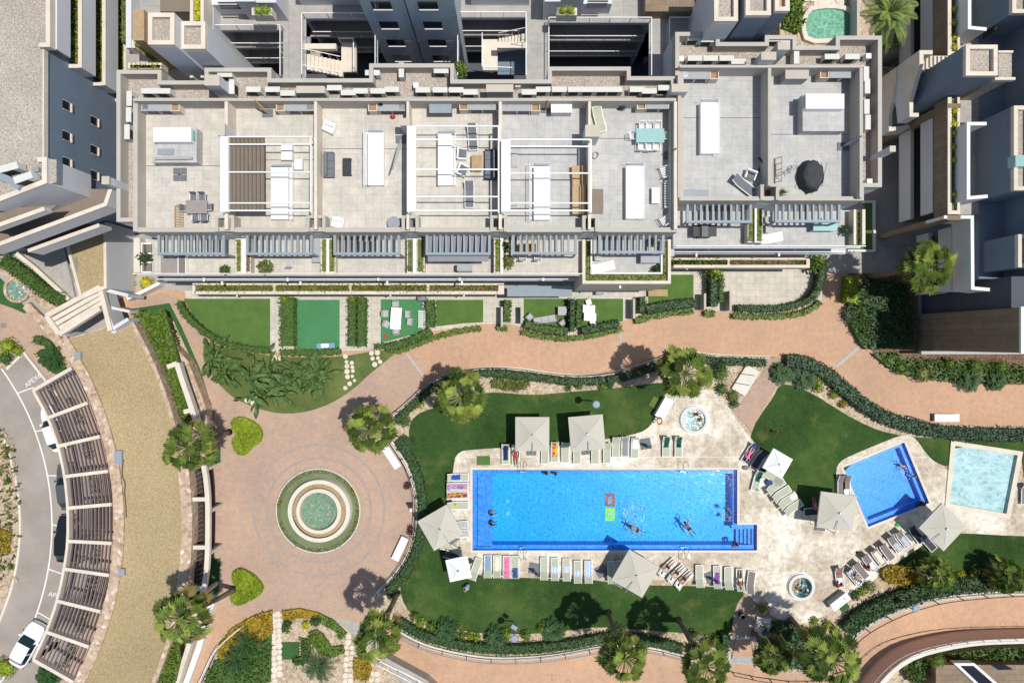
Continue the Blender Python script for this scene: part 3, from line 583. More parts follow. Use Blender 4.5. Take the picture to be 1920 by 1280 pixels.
for dx,dy in((-14,-10),(-15,4),(3,-10),(16,-6),(-1,8),(16,7)):
 for _ in range(38):a=R.uniform(0,6.28);q=R.random()*.5;m.blob((x+r*dx+q*math.cos(a)*.7,y-r*dy+q*math.sin(a),.63),R.uniform(.01,.035),R.uniform(.01,.03),.04,5,3,.1)
m.build('water_jet','white_towel',t)
x,y=W(597,957,.05)
m=MB();m.lathe(x,y,[(r*78,.0),(r*78,.14),(r*76.5,.14),(r*76.5,.1),(r*71,.1),(r*70,.16),(r*57,.16)],72);st(m.build('fountain_bed',['lawn_olive'],world=False))
m=MB();m.lathe(x,y,[(r*79,.0),(r*79,.15),(r*77.4,.15),(r*77.4,.0)],72);tag(m.build('ring_kerb','kerb_stone',world=False),'thin stone kerb ring around the fountain bed','kerb',kind='structure')
m=MB()
for k in range(700):
 a=R.uniform(0,2*PI);rr=r*R.uniform(71.5,76.5);m.leafquad((x+rr*math.cos(a),y+rr*math.sin(a),.12),rdir(.1),rdir(-1),R.uniform(.1,.25),.1)
tag(m.build('ring_planting',['mixed_leaf']),'low mixed flowers planted in a ring around the fountain','flowers',kind='stuff')
m=MB()
for a0,a1 in((-2,35),(-35,-28),(-172,-166)):
 for k in range(90):
  a=math.radians(-R.uniform(a0,a1));rr=r*R.uniform(71.5,76.5);m.leafquad((x+rr*math.cos(a),y+rr*math.sin(a),.16),rdir(.1),rdir(-1),R.uniform(.08,.2),.1)
tag(m.build('ring_flowers',['orange_flower']),'orange flowers clustered in the ring bed around the fountain','flowers',kind='stuff')
# ==== THE LONG APARTMENT BUILDING
ZR=12.0
def inset(poly,d):
 P=poly if sum(poly[i-1][0]*poly[i][1]-poly[i][0]*poly[i-1][1]for i in range(len(poly)))>0 else poly[::-1]
 return offset_closed(P,d)
WO=[(218,131),(303,131),(303,151),(383,151),(383,127),(509,127),(509,147),(692,147),(692,119),(852,119),(852,149),(1027,149),(1027,125),(1183,125),(1183,143),(1266,143),(1266,434),(250,434),(250,416),(218,416)]
bw=thing('apartment_building','long cream apartment block with six roof terraces divided by white walls','building',(0,15,0))
m=MB();m.sheet(PP(WO,13.1),ZR,skirt=0);m.build('wall','pale_render',bw)
P_=PP(WO,13.1)
m=MB();m.wall([tuple(p)for p in inset(P_,.16)],.3,13.1,ZR-.3,True);m.build('parapet','taupe_coping',bw)
def prect(m,x0,y0,x1,y1,zt,z):a=W(x0,y0,zt);b=W(x1,y1,zt);m.q([(a[0],b[1],z),(b[0],b[1],z),(b[0],a[1],z),(a[0],a[1],z)],[(0,1,2,3)])
m=MB();m.sheet([tuple(p)for p in inset(P_,.2)],ZR+.006);m.build('gravel_roof','roof_gravel',bw)
m=MB();prect(m,258,190,1268,433,13.2,ZR+.015);m.build('terrace_floor','terrace_tiles',bw)
m=MB();prect(m,941,191,1268,432,13.2,ZR+.02);m.build('grey_terrace_floor','grey_terrace_tiles',bw)
m=MB();m.pbox(249,184,1268,189.5,13.7,ZR);m.build('back_wall','taupe_coping',bw)
m=MB();m.pbox(249.5,190.5,258,434,13.2,ZR);m.build('side_wall','taupe_coping',bw);m=MB();m.pbox(258.3,190.5,259.3,430,13.1,ZR);m.build('side_wall_face','white_render',bw)
for i,(x0,x1)in enumerate(((421,427),(589,594),(762,767),(935,941),(1103,1108),(1264,1270))):
 m=MB();m.pbox(x0,190.5,x1,430,13.6,ZR);m.build('partition_wall','cream_stone',bw)
nic=[(421,17),(592,17),(769,15),(935,15),(1107,14)]
xs=[258]+[v for c,h in nic for v in(c-h,c+h)]+[1270]
m=MB()
for a,b in zip(xs[::2],xs[1::2]):m.pbox(a,430,b,435,13.2,11)
m.build('front_parapet','taupe_coping',bw)
for c,h in nic:
 m=MB();m.pbox(c-h-1,404,c+h+1,409,13.3,ZR);m.pbox(c-h-1,409.2,c-h+5,434,13.3,ZR);m.pbox(c+h-5,409.2,c+h+1,434,13.3,ZR);n_=m.build('planter_niche','taupe_coping',bw)
 m=MB();m.pbox(c-h+5.2,409.2,c+h-5.2,434,12.15,ZR);m.build('niche_floor','slate_render',n_)
 m=MB();m.pbox(c-7,412,c+1,428,12.5,ZR);m.build('planter','grey_metal',n_);m=MB();a=W(c-6.5,413,12.5);b=W(c+.5,427,12.5);planter_fill(m,a,b,12.48,160,.1);m.build('plant','bark_soil' if c>700 else 'mixed_leaf',n_)
def boxthing(name,label,cat,x0,y0,x1,y1,zt,zb,mat,group=None,cap=None):
 m=MB();m.pbox(x0,y0,x1,y1,zt,zb);c=W((x0+x1)/2,(y0+y1)/2,zt);t=thing(name,label,cat,(c[0],c[1],zb),0,group);m.build('shaft',mat,t)
 m=MB();m.pbox(x0-.6,y0-.6,x1+.6,y1+.6,zt+.08,zt-.02);m.build('cap',cap or 'sand_coping',t);return t
for i,(x0,y0,x1,y1,zt,l)in enumerate(((1669,274,1679,284,14.8,'slim shaft leaning into view at the east edge of the long roof'),(191,331,204,345,14.6,'slim shaft at the southwest corner of the long roof beside the west building'),(384,141,411,160,14.6,'tan capped chimney shaft beside the AC units at the west end of the roof'),(556,162,608,174,13.6,'wide low chimney shaft on the gravel behind the third roof terrace'),(912,159,962,172,13.6,'wide low chimney shaft on the gravel behind the fifth roof terrace'),(1260,158,1290,172,14.4,'tan chimney shaft at the joint between the two roof sections'),(1428,98,1455,112,14.6,'front one of the two tan chimney shafts on the east roof'),(1459,80,1481,93,14.8,'rear one of the two tan chimney shafts on the east roof'),(408,231,421,254,14.2,'small tan capped shaft at the first partition wall'),(750,222,768,235,14.2,'small tan capped shaft at the third partition wall'),(1098,235,1124,256,14.3,'square tan capped shaft at the fifth partition wall'))):
 boxthing('chimney',l,'chimney',x0,y0,x1,y1,zt,ZR,'pale_render','chimney shafts on the roof')
def mk_ac(t):
 m=MB();m.box(-.55,-.2,.12,.55,.2,.85);m.build('casing','ac_casing',t,world=False);m=MB()
 m.box(-.5,-.215,.16,.2,-.2,.8);m.build('grille','dark_grille',t,world=False)
 m=MB();m.box(-.5,-.2,0,-.38,.2,.12);m.box(.38,-.2,0,.5,.2,.12);m.build('foot','grey_metal',t,world=False)
acs=[(283,174,0),(310,174,0),(247,188,1),(246,218,1),(243,250,1),(425,143,0),(438,166,1),(478,171,0),(514,171,0),(542,178,0),(629,168,0),(655,177,0),(678,174,0),(710,174,0),(736,171,0),(700,140,0),(754,135,1),(828,136,0),(794,172,0),(826,172,0),(856,172,0),(883,176,0),(992,176,0),(1018,171,0),(1048,171,0),(1078,171,0),(1104,171,0),(1131,171,0),(1152,171,0),(1193,171,0),(1216,174,0),(1246,168,0),(1301,75,0),(1326,78,0),(1301,113,0),(1330,113,0),(1360,113,0),(1382,119,0),(1450,77,0),(1474,78,0),(1490,110,1),(1556,110,0),(1594,110,0),(1620,142,1),(1622,165,1),(1621,203,1),(1623,232,1)]
for i,(x,y,v)in enumerate(acs):
 wing='west' if x<400 else('middle' if x<1000 else('east' if x>1265 else 'centre-east'))
 place('ac',mk_ac,'air_conditioner','pale box air conditioner standing on the gravel strip of the long roof','air conditioner',(*W(x,y,12.5),ZR+.01),PI/2 if v else 0,'air conditioners on the long roof')
for x,y,z,l in((780,160,12.6,'small white vent box on the gravel beside the third roof terrace'),(971,158,12.6,'small white vent box next to a wide chimney shaft'),(1277,110,12.6,'small white vent box at the west end of the east gravel roof'),(1629,105,12.6,'small white vent box at the northeast corner of the gravel roof'),(1631,340,12.7,'small white vent box at the south end of the east gravel strip')):
 m=MB();m.pbox(x-4.5,y-4.5,x+4.5,y+4.5,z,ZR);m.pbox(x-5,y-5,x+5,y+5,z+.05,z);tag(m.build('vent_box','white_render'),l,'vent')
for x0,x1,y,pr_ in((258,421,311,bw),(427,589,300,bw),(594,762,279,bw),(1108,1264,260,bw)):m=MB();m.pbox(x0,y-.8,x1,y+.8,ZR+.03,ZR);m.build('drain_slot','dark_inlay',pr_)
def hatch(x0,y0,x1,y1,rail,label):
 t=thing('stair_hatch',label,'roof hatch',(*W((x0+x1)/2,(y0+y1)/2,12.6),ZR),0,'white stair hatches on the roof terraces')
 m=MB();m.pbox(x0,y0,x1,y1,12.62,ZR);m.build('cover','white_plastic',t)
 m=MB();m.pbox(x0+1,y0-7,x1+(6 if rail>0 else-1),y0-.3,12.1,ZR);m.build('stair_well','grey_metal',t)
 m=MB();xr=x1+8 if rail>0 else x0-8
 a=W(xr,y0-6,12.9);b=W(xr,y1,12.9);c=W(x0 if rail>0 else x1,y0-6,12.9)
 m.tube([(*c,12.9),(*a,12.9),(*b,12.9)],.025,5);e=W(x1 if rail>0 else x0,y0,12.6)
 n=26
 for k in range(n+1):
  y=a[1]+(b[1]-a[1])*k/n;m.tube([(a[0],y,12.9),(a[0]+(-.12 if rail>0 else .12),y,ZR)],.012,4)
 m.build('rail','white_metal',t)
 m=MB();m.pbox(*((x1+.2,y0,x1+7,y1)if rail>0 else(x0-7,y0,x0-.2,y1)),12.15,ZR);m.build('tread','white_render',t)
hatch(508,314,540,411,1,'white stair hatch under the beams of the first white pergola');hatch(690,249,719,347,-1,'white stair hatch in the middle of the third roof terrace');hatch(821,251,846,347,1,'white stair hatch under the beams of the second white pergola')
hatch(1001,312,1031,412,-1,'white stair hatch under the beams of the third white pergola');hatch(1174,311,1200,410,1,'white stair hatch on the sixth roof terrace beside white rattan chairs');hatch(1314,192,1341,288,1,'white stair hatch with sandy patch on the east roof terrace')
def bulkhead(x0,y0,x1,y1,wx0,wx1,wy1,label,side):
 t=thing('stair_bulkhead',label,'roof access box',(*W((x0+x1)/2,(y0+y1)/2,12.8),ZR),0)
 m=MB();m.pbox(x0,y0+1,x1,y1,13.0,ZR);m.build('housing','grey_terrace_tiles',t);m=MB();m.pbox(wx0,y0-1,wx1,wy1,13.7,13.0);m.build('white_hood','white_plastic',t)
 m=MB();m.pbox(wx1+.2 if side>0 else wx0-3,y0+3,wx1+3 if side>0 else wx0-.2,wy1-3,13.5,13.0);m.build('hood_window','teal_glass_top',t)
bulkhead(286,240,369,305,287,358,266,'grey roof access box with white hood on the westmost terrace',1);bulkhead(1505,177,1583,246,1511,1583,204,'grey tiled roof access box with white hood on the eastmost terrace',-1)
m=MB();m.pbox(295,279,325,290,13.1,13.0);tag(m.build('folding_rack','grey_metal'),'folded grey rack lying on the west roof access box','rack')
m=MB();a=W(290,297,13.2);b=W(360,296,13.2);m.tube([(*a,13.15),(*b,13.15)],.11,8);tag(m.build('rolled_parasol','pale_cushion'),'rolled pale parasol lying along the west roof access box','parasol')
def pergola(x0,y0,x1,y1,gut,beams,label,fabric=None):
 z=14.3;t=thing('retractable_pergola',label,'pergola',(*W((x0+x1)/2,(y0+y1)/2,z),ZR),0,'white retractable pergolas on the roof')
 m=MB();m.pbox(x0,y0,gut,y1,z+.08,z-.25);m.build('cassette','white_metal',t)
 m=MB()
 for y in beams:a=W(gut,y,z);b=W(x1,y,z);m.bar((*a,z),(*b,z),.09,.12)
 m.build('beam','white_metal',t)
 m=MB();a=W(x1,y0,z);b=W(x1,y1,z);m.bar((*a,z),(*b,z),.1,.14);m.build('end_beam','white_metal',t)
 for px,py in((x1,y0),(x1,y1),(x0+3,y1),(x0+3,y0)):
  m=MB();a=W(px,py,z);m.box(a[0]-.06,a[1]-.06,ZR,a[0]+.06,a[1]+.06,z-.07);m.build('post','white_metal',t)
 if fabric:
  m=MB();n=9
  A=W(gut+1,beams[0],z-.15);B=W(fabric,beams[-1],z-.15)
  for k in range(n):
   xa=A[0]+(B[0]-A[0])*k/n;xb=A[0]+(B[0]-A[0])*(k+1)/n;xm=(xa+xb)/2
   m.q([(xa,A[1],z-.12),(xm,A[1],z-.30),(xb,A[1],z-.12),(xa,B[1],z-.12),(xm,B[1],z-.30),(xb,B[1],z-.12)],[(0,3,4,1),(1,4,5,2)])
  m.build('folded_canopy','brown_fabric',t)
pergola(413,256,583,397,428,(257,271,323,381,395),'white pergola with folded brown canopy on the second roof terrace',497)
pergola(763,236,935,397,780,(237,262,318,369,395),'white open beam pergola over dark lounge furniture on the fourth roof terrace');pergola(940,262,1108,397,957,(262,275,325,381,395),'white open beam pergola above cardboard boxes on the fifth roof terrace')
def slat_pergola(x0,y0,x1,y1,label,grp='blue-grey slatted pergolas on the lower terraces'):
 z=11.7;t=thing('slatted_pergola',label,'pergola',(*W((x0+x1)/2,(y0+y1)/2,z),9),0,grp)
 m=MB();a=W(x0,y0,z);b=W(x1,y1,z);yb=b[1]
 m.box(a[0],yb,z-.25,b[0],yb+.2,z);m.build('front_beam','bluegrey_metal',t)
 for x in(a[0],b[0]-.2):m=MB();m.box(x,yb+.203,z-.25,x+.2,a[1],z-.003);m.build('side_beam','bluegrey_metal',t)
 m=MB();n=9
 for k in range(1,n+1):
  x=a[0]+.2+(b[0]-a[0]-.4)*k/(n+1);m.box(x-.075,yb+.203,z-.22,x+.075,a[1],z-.02)
 m.build('slat','bluegrey_metal',t)
 for x in(a[0]+.1,b[0]-.1):m=MB();m.box(x-.07,yb+.03,9,x+.07,yb+.17,z-.25);m.build('post','bluegrey_metal',t)
for a,l in zip(((295,441,421,478),(461,441,586,478),(625,441,750,478),(798,440,920,478),(960,440,1082,477),(1122,438,1246,475),(1287,382,1410,418),(1453,380,1576,417)),('leftmost blue-grey slatted pergola above grey cushioned seats','second blue-grey slatted pergola from the left, over plants and clutter','third blue-grey slatted pergola from the left, over an empty terrace','fourth blue-grey slatted pergola, with a grey awning drawn beneath its slats','fifth blue-grey slatted pergola, over light wooden chairs','blue-grey slatted pergola on the projecting corner balcony with planters','blue-grey slatted pergola above the black barbecue on the east terrace','rightmost blue-grey slatted pergola above a pale glass table')):slat_pergola(*a,l)
m=MB();a=W(801,443,11.3);b=W(916,490,11.0);m.q([(a[0],a[1],11.35),(b[0],a[1],11.35),(b[0],b[1],10.9),(a[0],b[1],10.9),(a[0],a[1],11.31),(b[0],a[1],11.31),(b[0],b[1],10.86),(a[0],b[1],10.86)],[(3,2,1,0)[::-1],(4,5,6,7),(0,1,5,4),(1,2,6,5),(2,3,7,6),(3,0,4,7)])
tag(m.build('awning','grey_cloth'),'grey fabric awning extended under the fourth slatted pergola','awning')
Y0=W(0,434,13.1)[1];XL=W(262,500,9)[0];XR=W(1090,500,9)[0]
m=MB();m.box(XL,5.3,8.7,XR,Y0+.05,9.0);m.build('terrace_slab','pale_render',bw);m=MB();m.q([(XL,5.35,9.008),(XR,5.35,9.008),(XR,Y0,9.008),(XL,Y0,9.008)],[(0,1,2,3)]);m.build('lower_terrace_floor','terrace_tiles',bw)
XG=W(1266,500,9)[0]
m=MB();m.box(XL,6.9,0,XG,Y0+.04,8.7);m.build('lower_storeys','grey_render',bw)
m=MB();m.box(XL+.4,5.15,5.75,W(1075,0,6)[0],6.9,6.0);m.build('balcony_slab','pale_render',bw)
m=MB();X0=W(362,0,3.8)[0];X1=W(945,0,3.8)[0];m.box(X0,4.15,2.7,X1,6.9,3.0);m.build('balcony_slab','grey_render',bw)
m=MB();m.box(X0,4.15,3.0,X1,4.42,3.95);m.box(X0,4.42,3.0,X0+.25,5.0,3.95);m.box(X1-.5,4.42,3.0,X1,5.0,3.95);m.box(X0,4.95,3.0,X1,5.12,3.95)
for px in(514,656,802):x=W(px,0,3.95)[0];m.box(x-.12,4.42,3.0,x+.12,4.95,3.93)
m.build('balcony_planter','cream_stone',bw)
m=MB();m.box(X0+.3,4.43,3.0,X1-.55,4.94,3.72);m.build('planter_soil','bark_soil',bw)
m=MB();planter_fill(m,(X0+.3,4.45),(W(800,0,3.9)[0],5.0),3.76,230,.24);planter_fill(m,(W(800,0,3.9)[0],4.45),(X1-.6,4.95),3.76,90,.2)
for _ in range(260):m.leafquad((R.uniform(X0+.3,X1-.6),4.42+R.uniform(-.12,.1),3.95+R.uniform(-.3,.1)),(R.uniform(-.4,.4),-1,-.1),rdir(-1),R.uniform(.15,.35),.06)
tag(m.build('planter_plants','planter_grass'),'grassy plants filling the long balcony planter above the gardens','plants',kind='stuff')
def rail(pts,z0,h,parent,name='railing',glass=True,post=1.5,mat='white_metal',bars=0):
 m=MB()
 for a,b in zip(pts,pts[1:]):
  m.bar((*a,z0+h),(*b,z0+h),.06,.05);n=max(1,int(math.dist(a,b)/post))
  for k in range(n+1):x=a[0]+(b[0]-a[0])*k/n;y=a[1]+(b[1]-a[1])*k/n;m.bar((x,y,z0),(x,y,z0+h),.04,.04)
  if bars:
   k=int(math.dist(a,b)/bars)
   for i in range(k):t=(i+.5)/k;x=a[0]+(b[0]-a[0])*t;y=a[1]+(b[1]-a[1])*t;m.bar((x,y,z0+.08),(x,y,z0+h),.018,.018)
   m.bar((*a,z0+.1),(*b,z0+.1),.03,.03)
 o=m.build(name,mat,parent)
 if glass:
  g=MB()
  for a,b in zip(pts,pts[1:]):g.q([(*a,z0+.05),(*b,z0+.05),(*b,z0+h-.05),(*a,z0+h-.05)],[(0,1,2,3)])
  g.build('glass_panel','rail_glass',o)
 return o
m=MB();m.box(XL,5.27,9.0,XR,5.45,9.25);m.build('terrace_kerb','cream_stone',bw);rail([(XL,5.36),(XR,5.36)],9.25,.75,bw)
m=MB();m.box(XL,5.45,9.0,XL+.5,Y0,9.9);m.build('terrace_side_wall','cream_stone',bw)
rail([(XL+.4,5.2),(W(1075,0,6)[0],5.2)],6,1.0,bw)
for z0 in(3.05,6.05):
 x=XL+2
 while x<XG-4:m=MB();m.box(x,6.86,z0,x+3.2,6.9,z0+2.3);m.build('window','window_glass',bw);x+=6.9
x=XL+6
while x<XG-4:m=MB();m.box(x,6.86,.1,x+3.4,6.9,2.3);m.build('glass_door','window_glass',bw);x+=6.9
x=XL+2
while x<XG-4:
 m=MB();m.box(x,Y0-.03,9.05,x+3.6,Y0+.01,11.3);m.build('terrace_door','window_glass',bw);x+=6.9
for px,py,z in((382,524,6.9),(539,524,6.9),(709,523,6.9),(862,523,6.9),(1019,523,6.9),(416,531,6.5),(563,531,6.5),(726,530,6.5),(866,530,6.5),(444,552,3),(732,552,3),(870,552,3)):
 m=MB();a=W(px,py,z);m.box(a[0]-.07,a[1]-.15,z-.12,a[0]+.07,a[1]+.15,z);m.build('water_spout','white_plastic',bw)
m=MB();a=W(951,536,3.4);b=W(1072,556,2.9);m.q([(a[0],a[1],3.4),(b[0],a[1],3.4),(b[0],b[1],3.1),(a[0],b[1],3.1),(a[0],a[1],3.3),(b[0],a[1],3.3),(b[0],b[1],3.0),(a[0],b[1],3.0)],[(3,2,1,0)[::-1],(4,5,6,7)[::-1],(0,1,5,4),(1,2,6,5),(2,3,7,6),(3,0,4,7)]);tag(m.build('awning','bluegrey_metal'),'flat blue-grey awning above the garden left of the projecting balcony','awning')
def divider(x0,x1,white,y0,y1,parts,z=9.0,zt=10.0,parent=None):
 parent=parent or bw;m=MB();m.pbox(x0,y0,x1,y1,zt-.12,z);d=m.build('divider_planter','cream_stone',parent)
 m=MB();m.pbox(*white[:1],y0,white[1],y1,zt+.12,z);m.build('divider_wall','white_render',d)
 for a,b,mat in parts:
  m=MB();m.pbox(a,y0+2,b,y1-3,zt-.08,z+.3);planter_fill(m,W(a,y0+2,zt),W(b,y1-3,zt),zt-.06,110,.13);m.build('planter_plants',mat,d)
divider(442,470,(453,461),447,512,((444,451,'planter_grass'),(462,468,'bark_soil')));divider(601,629,(612,617),447,512,((604,611,'planter_grass'),(618,627,'planter_grass')))
divider(763,796,(774,781),447,512,((765,773,'mixed_leaf'),(783,794,'mixed_leaf')));divider(926,944,(938,942),446,512,((929,937,'planter_grass'),(937.5,937.8,'mixed_leaf')))
cb=thing('corner_balcony','projecting corner balcony with cream walls and a planter running around it','balcony',(*W(1172,480,9),0))
ob=[W(1092,445,9.8),W(1092,532,9.8),W(1258,532,9.8),W(1258,445,9.8)]
m=MB();m.box(ob[0][0],ob[1][1],2.2,ob[2][0],Y0-.02,9.0);m.build('wall','cream_stone',cb)
m=MB();m.box(ob[0][0]+.6,ob[1][1]+.6,0,ob[2][0]-.6,6.88,2.2);m.build('ground_storey','grey_render',cb)
m=MB();m.wall([(ob[0][0]+.12,Y0-.1),(ob[0][0]+.12,ob[1][1]+.12),(ob[2][0]-.12,ob[1][1]+.12),(ob[2][0]-.12,Y0-.1)],.24,9.8,9.0);m.build('outer_parapet','cream_stone',cb)
i0,i1,i2=ob[0][0]+.72,ob[1][1]+.85,ob[2][0]-.72
m=MB();m.wall([(i0,Y0-.1),(i0,i1),(i2,i1),(i2,Y0-.1)],.14,9.75,9.0);m.build('inner_parapet','white_render',cb)
m=MB();m.q([(i0,i1,9.01),(i2,i1,9.01),(i2,Y0,9.01),(i0,Y0,9.01)],[(0,1,2,3)]);m.build('terrace_floor','grey_terrace_tiles',cb)
m=MB()
for a,b in(((ob[0][0]+.26,i1),(i0-.08,Y0-.2)),((ob[0][0]+.26,ob[1][1]+.26),(ob[2][0]-.26,i1-.08)),((i2+.08,i1),(ob[2][0]-.26,Y0-.2))):m.box(a[0],a[1],9,b[0],b[1],9.55);planter_fill(m,a,b,9.56,130,.14)
m.build('planter_plants','planter_grass',cb)
# ---- east section
be=thing('apartment_building','shorter eastern apartment block with two grey tiled roof terraces','building',(25,20,0))
EO=[(1266,60),(1350,60),(1350,79),(1434,79),(1434,66),(1494,66),(1494,86),(1567,86),(1567,67),(1654,67),(1654,351),(1620,351),(1620,376),(1274,376),(1274,142),(1266,142)]
PE=PP(EO,13.1);m=MB();m.sheet(PE,ZR,skirt=0);m.build('wall','pale_render',be);m=MB();m.wall([tuple(p)for p in inset(PE,.16)],.3,13.1,ZR-.3,True);m.build('parapet','taupe_coping',be)
m=MB();m.sheet([tuple(p)for p in inset(PE,.2)],ZR+.006);m.build('gravel_roof','roof_gravel',be)
m=MB();prect(m,1276,129,1614,374,13.2,ZR+.015);m.build('terrace_floor','grey_terrace_tiles',be)
m=MB();m.pbox(1274,122,1618,127,13.7,ZR);m.build('back_wall','taupe_coping',be)
m=MB();m.pbox(1612,127.5,1618,371,13.7,ZR);m.build('side_wall','taupe_coping',be)
for q in((1271,142,1277,371),(1440,127.5,1446,348)):m=MB();m.pbox(*q,13.7,ZR);m.build('partition_wall','taupe_coping',be)
m=MB();m.pbox(1274,371.5,1427,376,13.2,11);m.pbox(1460,371.5,1618,376,13.2,11);m.build('front_parapet','taupe_coping',be)
m=MB();m.pbox(1426,346,1461,350,13.3,ZR);m.pbox(1426,350.3,1432,375,13.3,ZR);m.pbox(1455,350.3,1461,375,13.3,ZR);n_=m.build('planter_niche','taupe_coping',be);m=MB();m.pbox(1432.2,350.3,1454.8,375,12.1,ZR);m.build('niche_floor','bark_soil',n_)
Y1=W(0,376,13.1)[1];EL=W(1262,0,9)[0];ER=W(1622,0,9.9)[0];ef=W(0,465,9)[1]
m=MB();m.box(EL,ef,8.7,ER,Y1+.05,9.0);m.build('terrace_slab','pale_render',be);m=MB();m.q([(EL,ef+.05,9.008),(ER,ef+.05,9.008),(ER,Y1,9.008),(EL,Y1,9.008)],[(0,1,2,3)]);m.build('lower_terrace_floor','grey_terrace_tiles',be)
m=MB();m.box(EL,ef+1.5,0,ER-.3,Y1+.04,8.7);m.build('lower_storeys','grey_render',be)
m=MB();m.box(EL,ef-.1,5.75,W(1585,0,6)[0],ef+1.5,6.0);m.build('balcony_slab','pale_render',be)
rail([(EL,ef+.02),(ER,ef+.02)],9.2,.8,be);m=MB();m.box(EL,ef-.05,8.99,ER,ef+.12,9.2);m.build('terrace_kerb','white_render',be)
rail([(EL,ef-.05),(W(1575,0,6)[0],ef-.05)],6,1.0,be)
m=MB();m.wall([(ER-.12,Y1-.05),(ER-.12,ef+.14)],.24,9.95,9.0);m.wall([(ER-.8,Y1-.05),(ER-.8,ef+.14)],.2,9.9,9.0);m.build('side_parapet','cream_stone',be)
m=MB();m.box(ER-.68,ef+.2,9,ER-.25,Y1-.1,9.5);planter_fill(m,(ER-.68,ef+.2),(ER-.25,Y1-.1),9.5,110,.16);m.build('planter_plants','planter_grass',be)
a0=W(1263,487,3.9);a1=W(1518,502,3.9)
m=MB();m.box(a0[0],a1[1],2.7,a1[0],a1[1]+.25,3.95);m.box(a0[0],a0[1],2.7,a1[0],a0[1]+.1,3.9);m.box(a1[0]-.3,a1[1]+.25,2.7,a1[0],a0[1],3.95);m.box(W(1366,0,3.9)[0]-.1,a1[1]+.25,2.7,W(1366,0,3.9)[0]+.1,a0[1],3.9);m.box(a0[0],a0[1]+.1,2.6,a1[0],ef+1.5,2.98);m.build('balcony_planter','cream_stone',be)
m=MB();m.box(a0[0],a1[1]+.25,2.6,a1[0]-.3,a0[1],3.6);m.build('planter_soil','bark_soil',be)
m=MB();planter_fill(m,(a0[0],a1[1]+.3),(W(1365,0,3.9)[0],a0[1]),3.66,200,.24);planter_fill(m,(W(1367,0,3.9)[0],a1[1]+.3),(a1[0]-.3,a0[1]),3.62,60,.2);tag(m.build('planter_plants','bright_leaf'),'green plants in the first floor planter of the eastern block','plants',kind='stuff')
divider(1402,1430,(1415,1419),389,455,((1404,1413,'planter_grass'),(1420,1428,'bright_leaf')),parent=be)
for x in(EL+2,EL+9):
 m=MB();m.box(x,Y1-.03,9.05,x+3.6,Y1+.01,11.3);m.build('terrace_door','window_glass',be);m=MB();m.box(x,ef+1.46,3.05,x+3.2,ef+1.5,5.2);m.build('window','window_glass',be)
 m=MB();m.box(x,ef+1.46,6.05,x+3.2,ef+1.5,8.2);m.build('window','window_glass',be)
for px,py,z in((1330,467,6.9),(1491,467,6.9),(1306,478,6.4),(1461,477,6.4),(1288,502,3),(1435,501,3),(1163,537,8)):
 m=MB();a=W(px,py,z);m.box(a[0]-.07,a[1]-.15,z-.12,a[0]+.07,a[1]+.15,z);m.build('water_spout','white_plastic',be)
def mk_counter(t):
 m=MB();m.box(-1.1,-.34,.8,1.1,.34,.9);m.build('worktop','counter_stone',t,world=False)
 m=MB()
 for x in(-1.05,-.1,1.0):m.box(x,-.3,0,x+.08,.3,.8)
 m.build('leg_panel','white_render',t,world=False)
 m=MB();m.box(.55,-.22,.9,1.0,.2,.915);m.build('sink','steel',t,world=False);m=MB();m.tube([(.62,.1,.9),(.62,.1,1.1),(.74,.0,1.1)],.02,5);m.build('tap','steel',t,world=False)
 m=MB();m.wall([(-1.75,-.32),(-1.15,-.32),(-1.15,.32),(-1.75,.32)],.06,.9,0,True);m.build('barbecue_surround','cream_stone',t,world=False);m=MB();m.box(-1.7,-.28,.3,-1.18,.28,.75);m.build('barbecue_tray','wood',t,world=False)
for x,y,fl,l in((292,200,-1,'westmost outdoor kitchen counter with sink at the terrace back wall'),(562,200,1,'outdoor kitchen counter beside the tan post on the second roof terrace'),(735,200,1,'outdoor kitchen counter with a wok pan on the third roof terrace'),(906,198,1,'outdoor kitchen counter on the terrace with the dark lounge set'),(968,200,-1,'outdoor kitchen counter beside the white fridge box on the fifth terrace'),(1239,196,1,'outdoor kitchen counter near the white dining set'),(1303,140,-1,'outdoor kitchen counter at the northwest corner of the east terrace'),(1582,138,1,'outdoor kitchen counter at the northeast corner of the east terrace')):
 place('counter',mk_counter,'kitchen_counter',l,'outdoor kitchen',(*W(x,y,12.9),ZR+.015),0,'outdoor kitchens on the roof',(fl,1,1))
for x0,x1,y in((1277,1440,221),(1446,1612,252)):m=MB();m.pbox(x0,y-.8,x1,y+.8,ZR+.03,ZR);m.build('drain_slot','dark_inlay',be)
# ==== NEIGHBOURING BUILDINGS
def block(name,label,px,zt,roof='roof_gravel',wall='pale_render',cop='cream_stone',zb=0,cw=.3,ch=.35,cat='building'):
 """flat roofed block: plan traced at parapet height zt, with parapet, roof surface and walls as parts"""
 P=PP(px,zt);c=P[0];t=thing(name,label,cat,(c[0],c[1],zb));m=MB();m.sheet(P,zt-ch,skirt=zb);m.build('wall',wall,t)
 m=MB();m.wall([tuple(p)for p in inset(P,cw/2+.005)],cw,zt,zt-ch-.3,True);m.build('parapet',cop,t)
 m=MB();m.sheet([tuple(p)for p in inset(P,cw*.8)],zt-ch+.006);m.build('roof',roof,t);return t
def fascia(parent,a,b,zt,ht,th=.25,mat='pale_render',cop='cream_stone'):
 m=MB();m.wall([a,b]if not isinstance(a,list)else a,th,zt-.06,zt-ht);o=m.build('balcony_front',mat,parent)
 m=MB();m.wall([a,b]if not isinstance(a,list)else a,th+.04,zt,zt-.06);m.build('coping',cop,o);return o
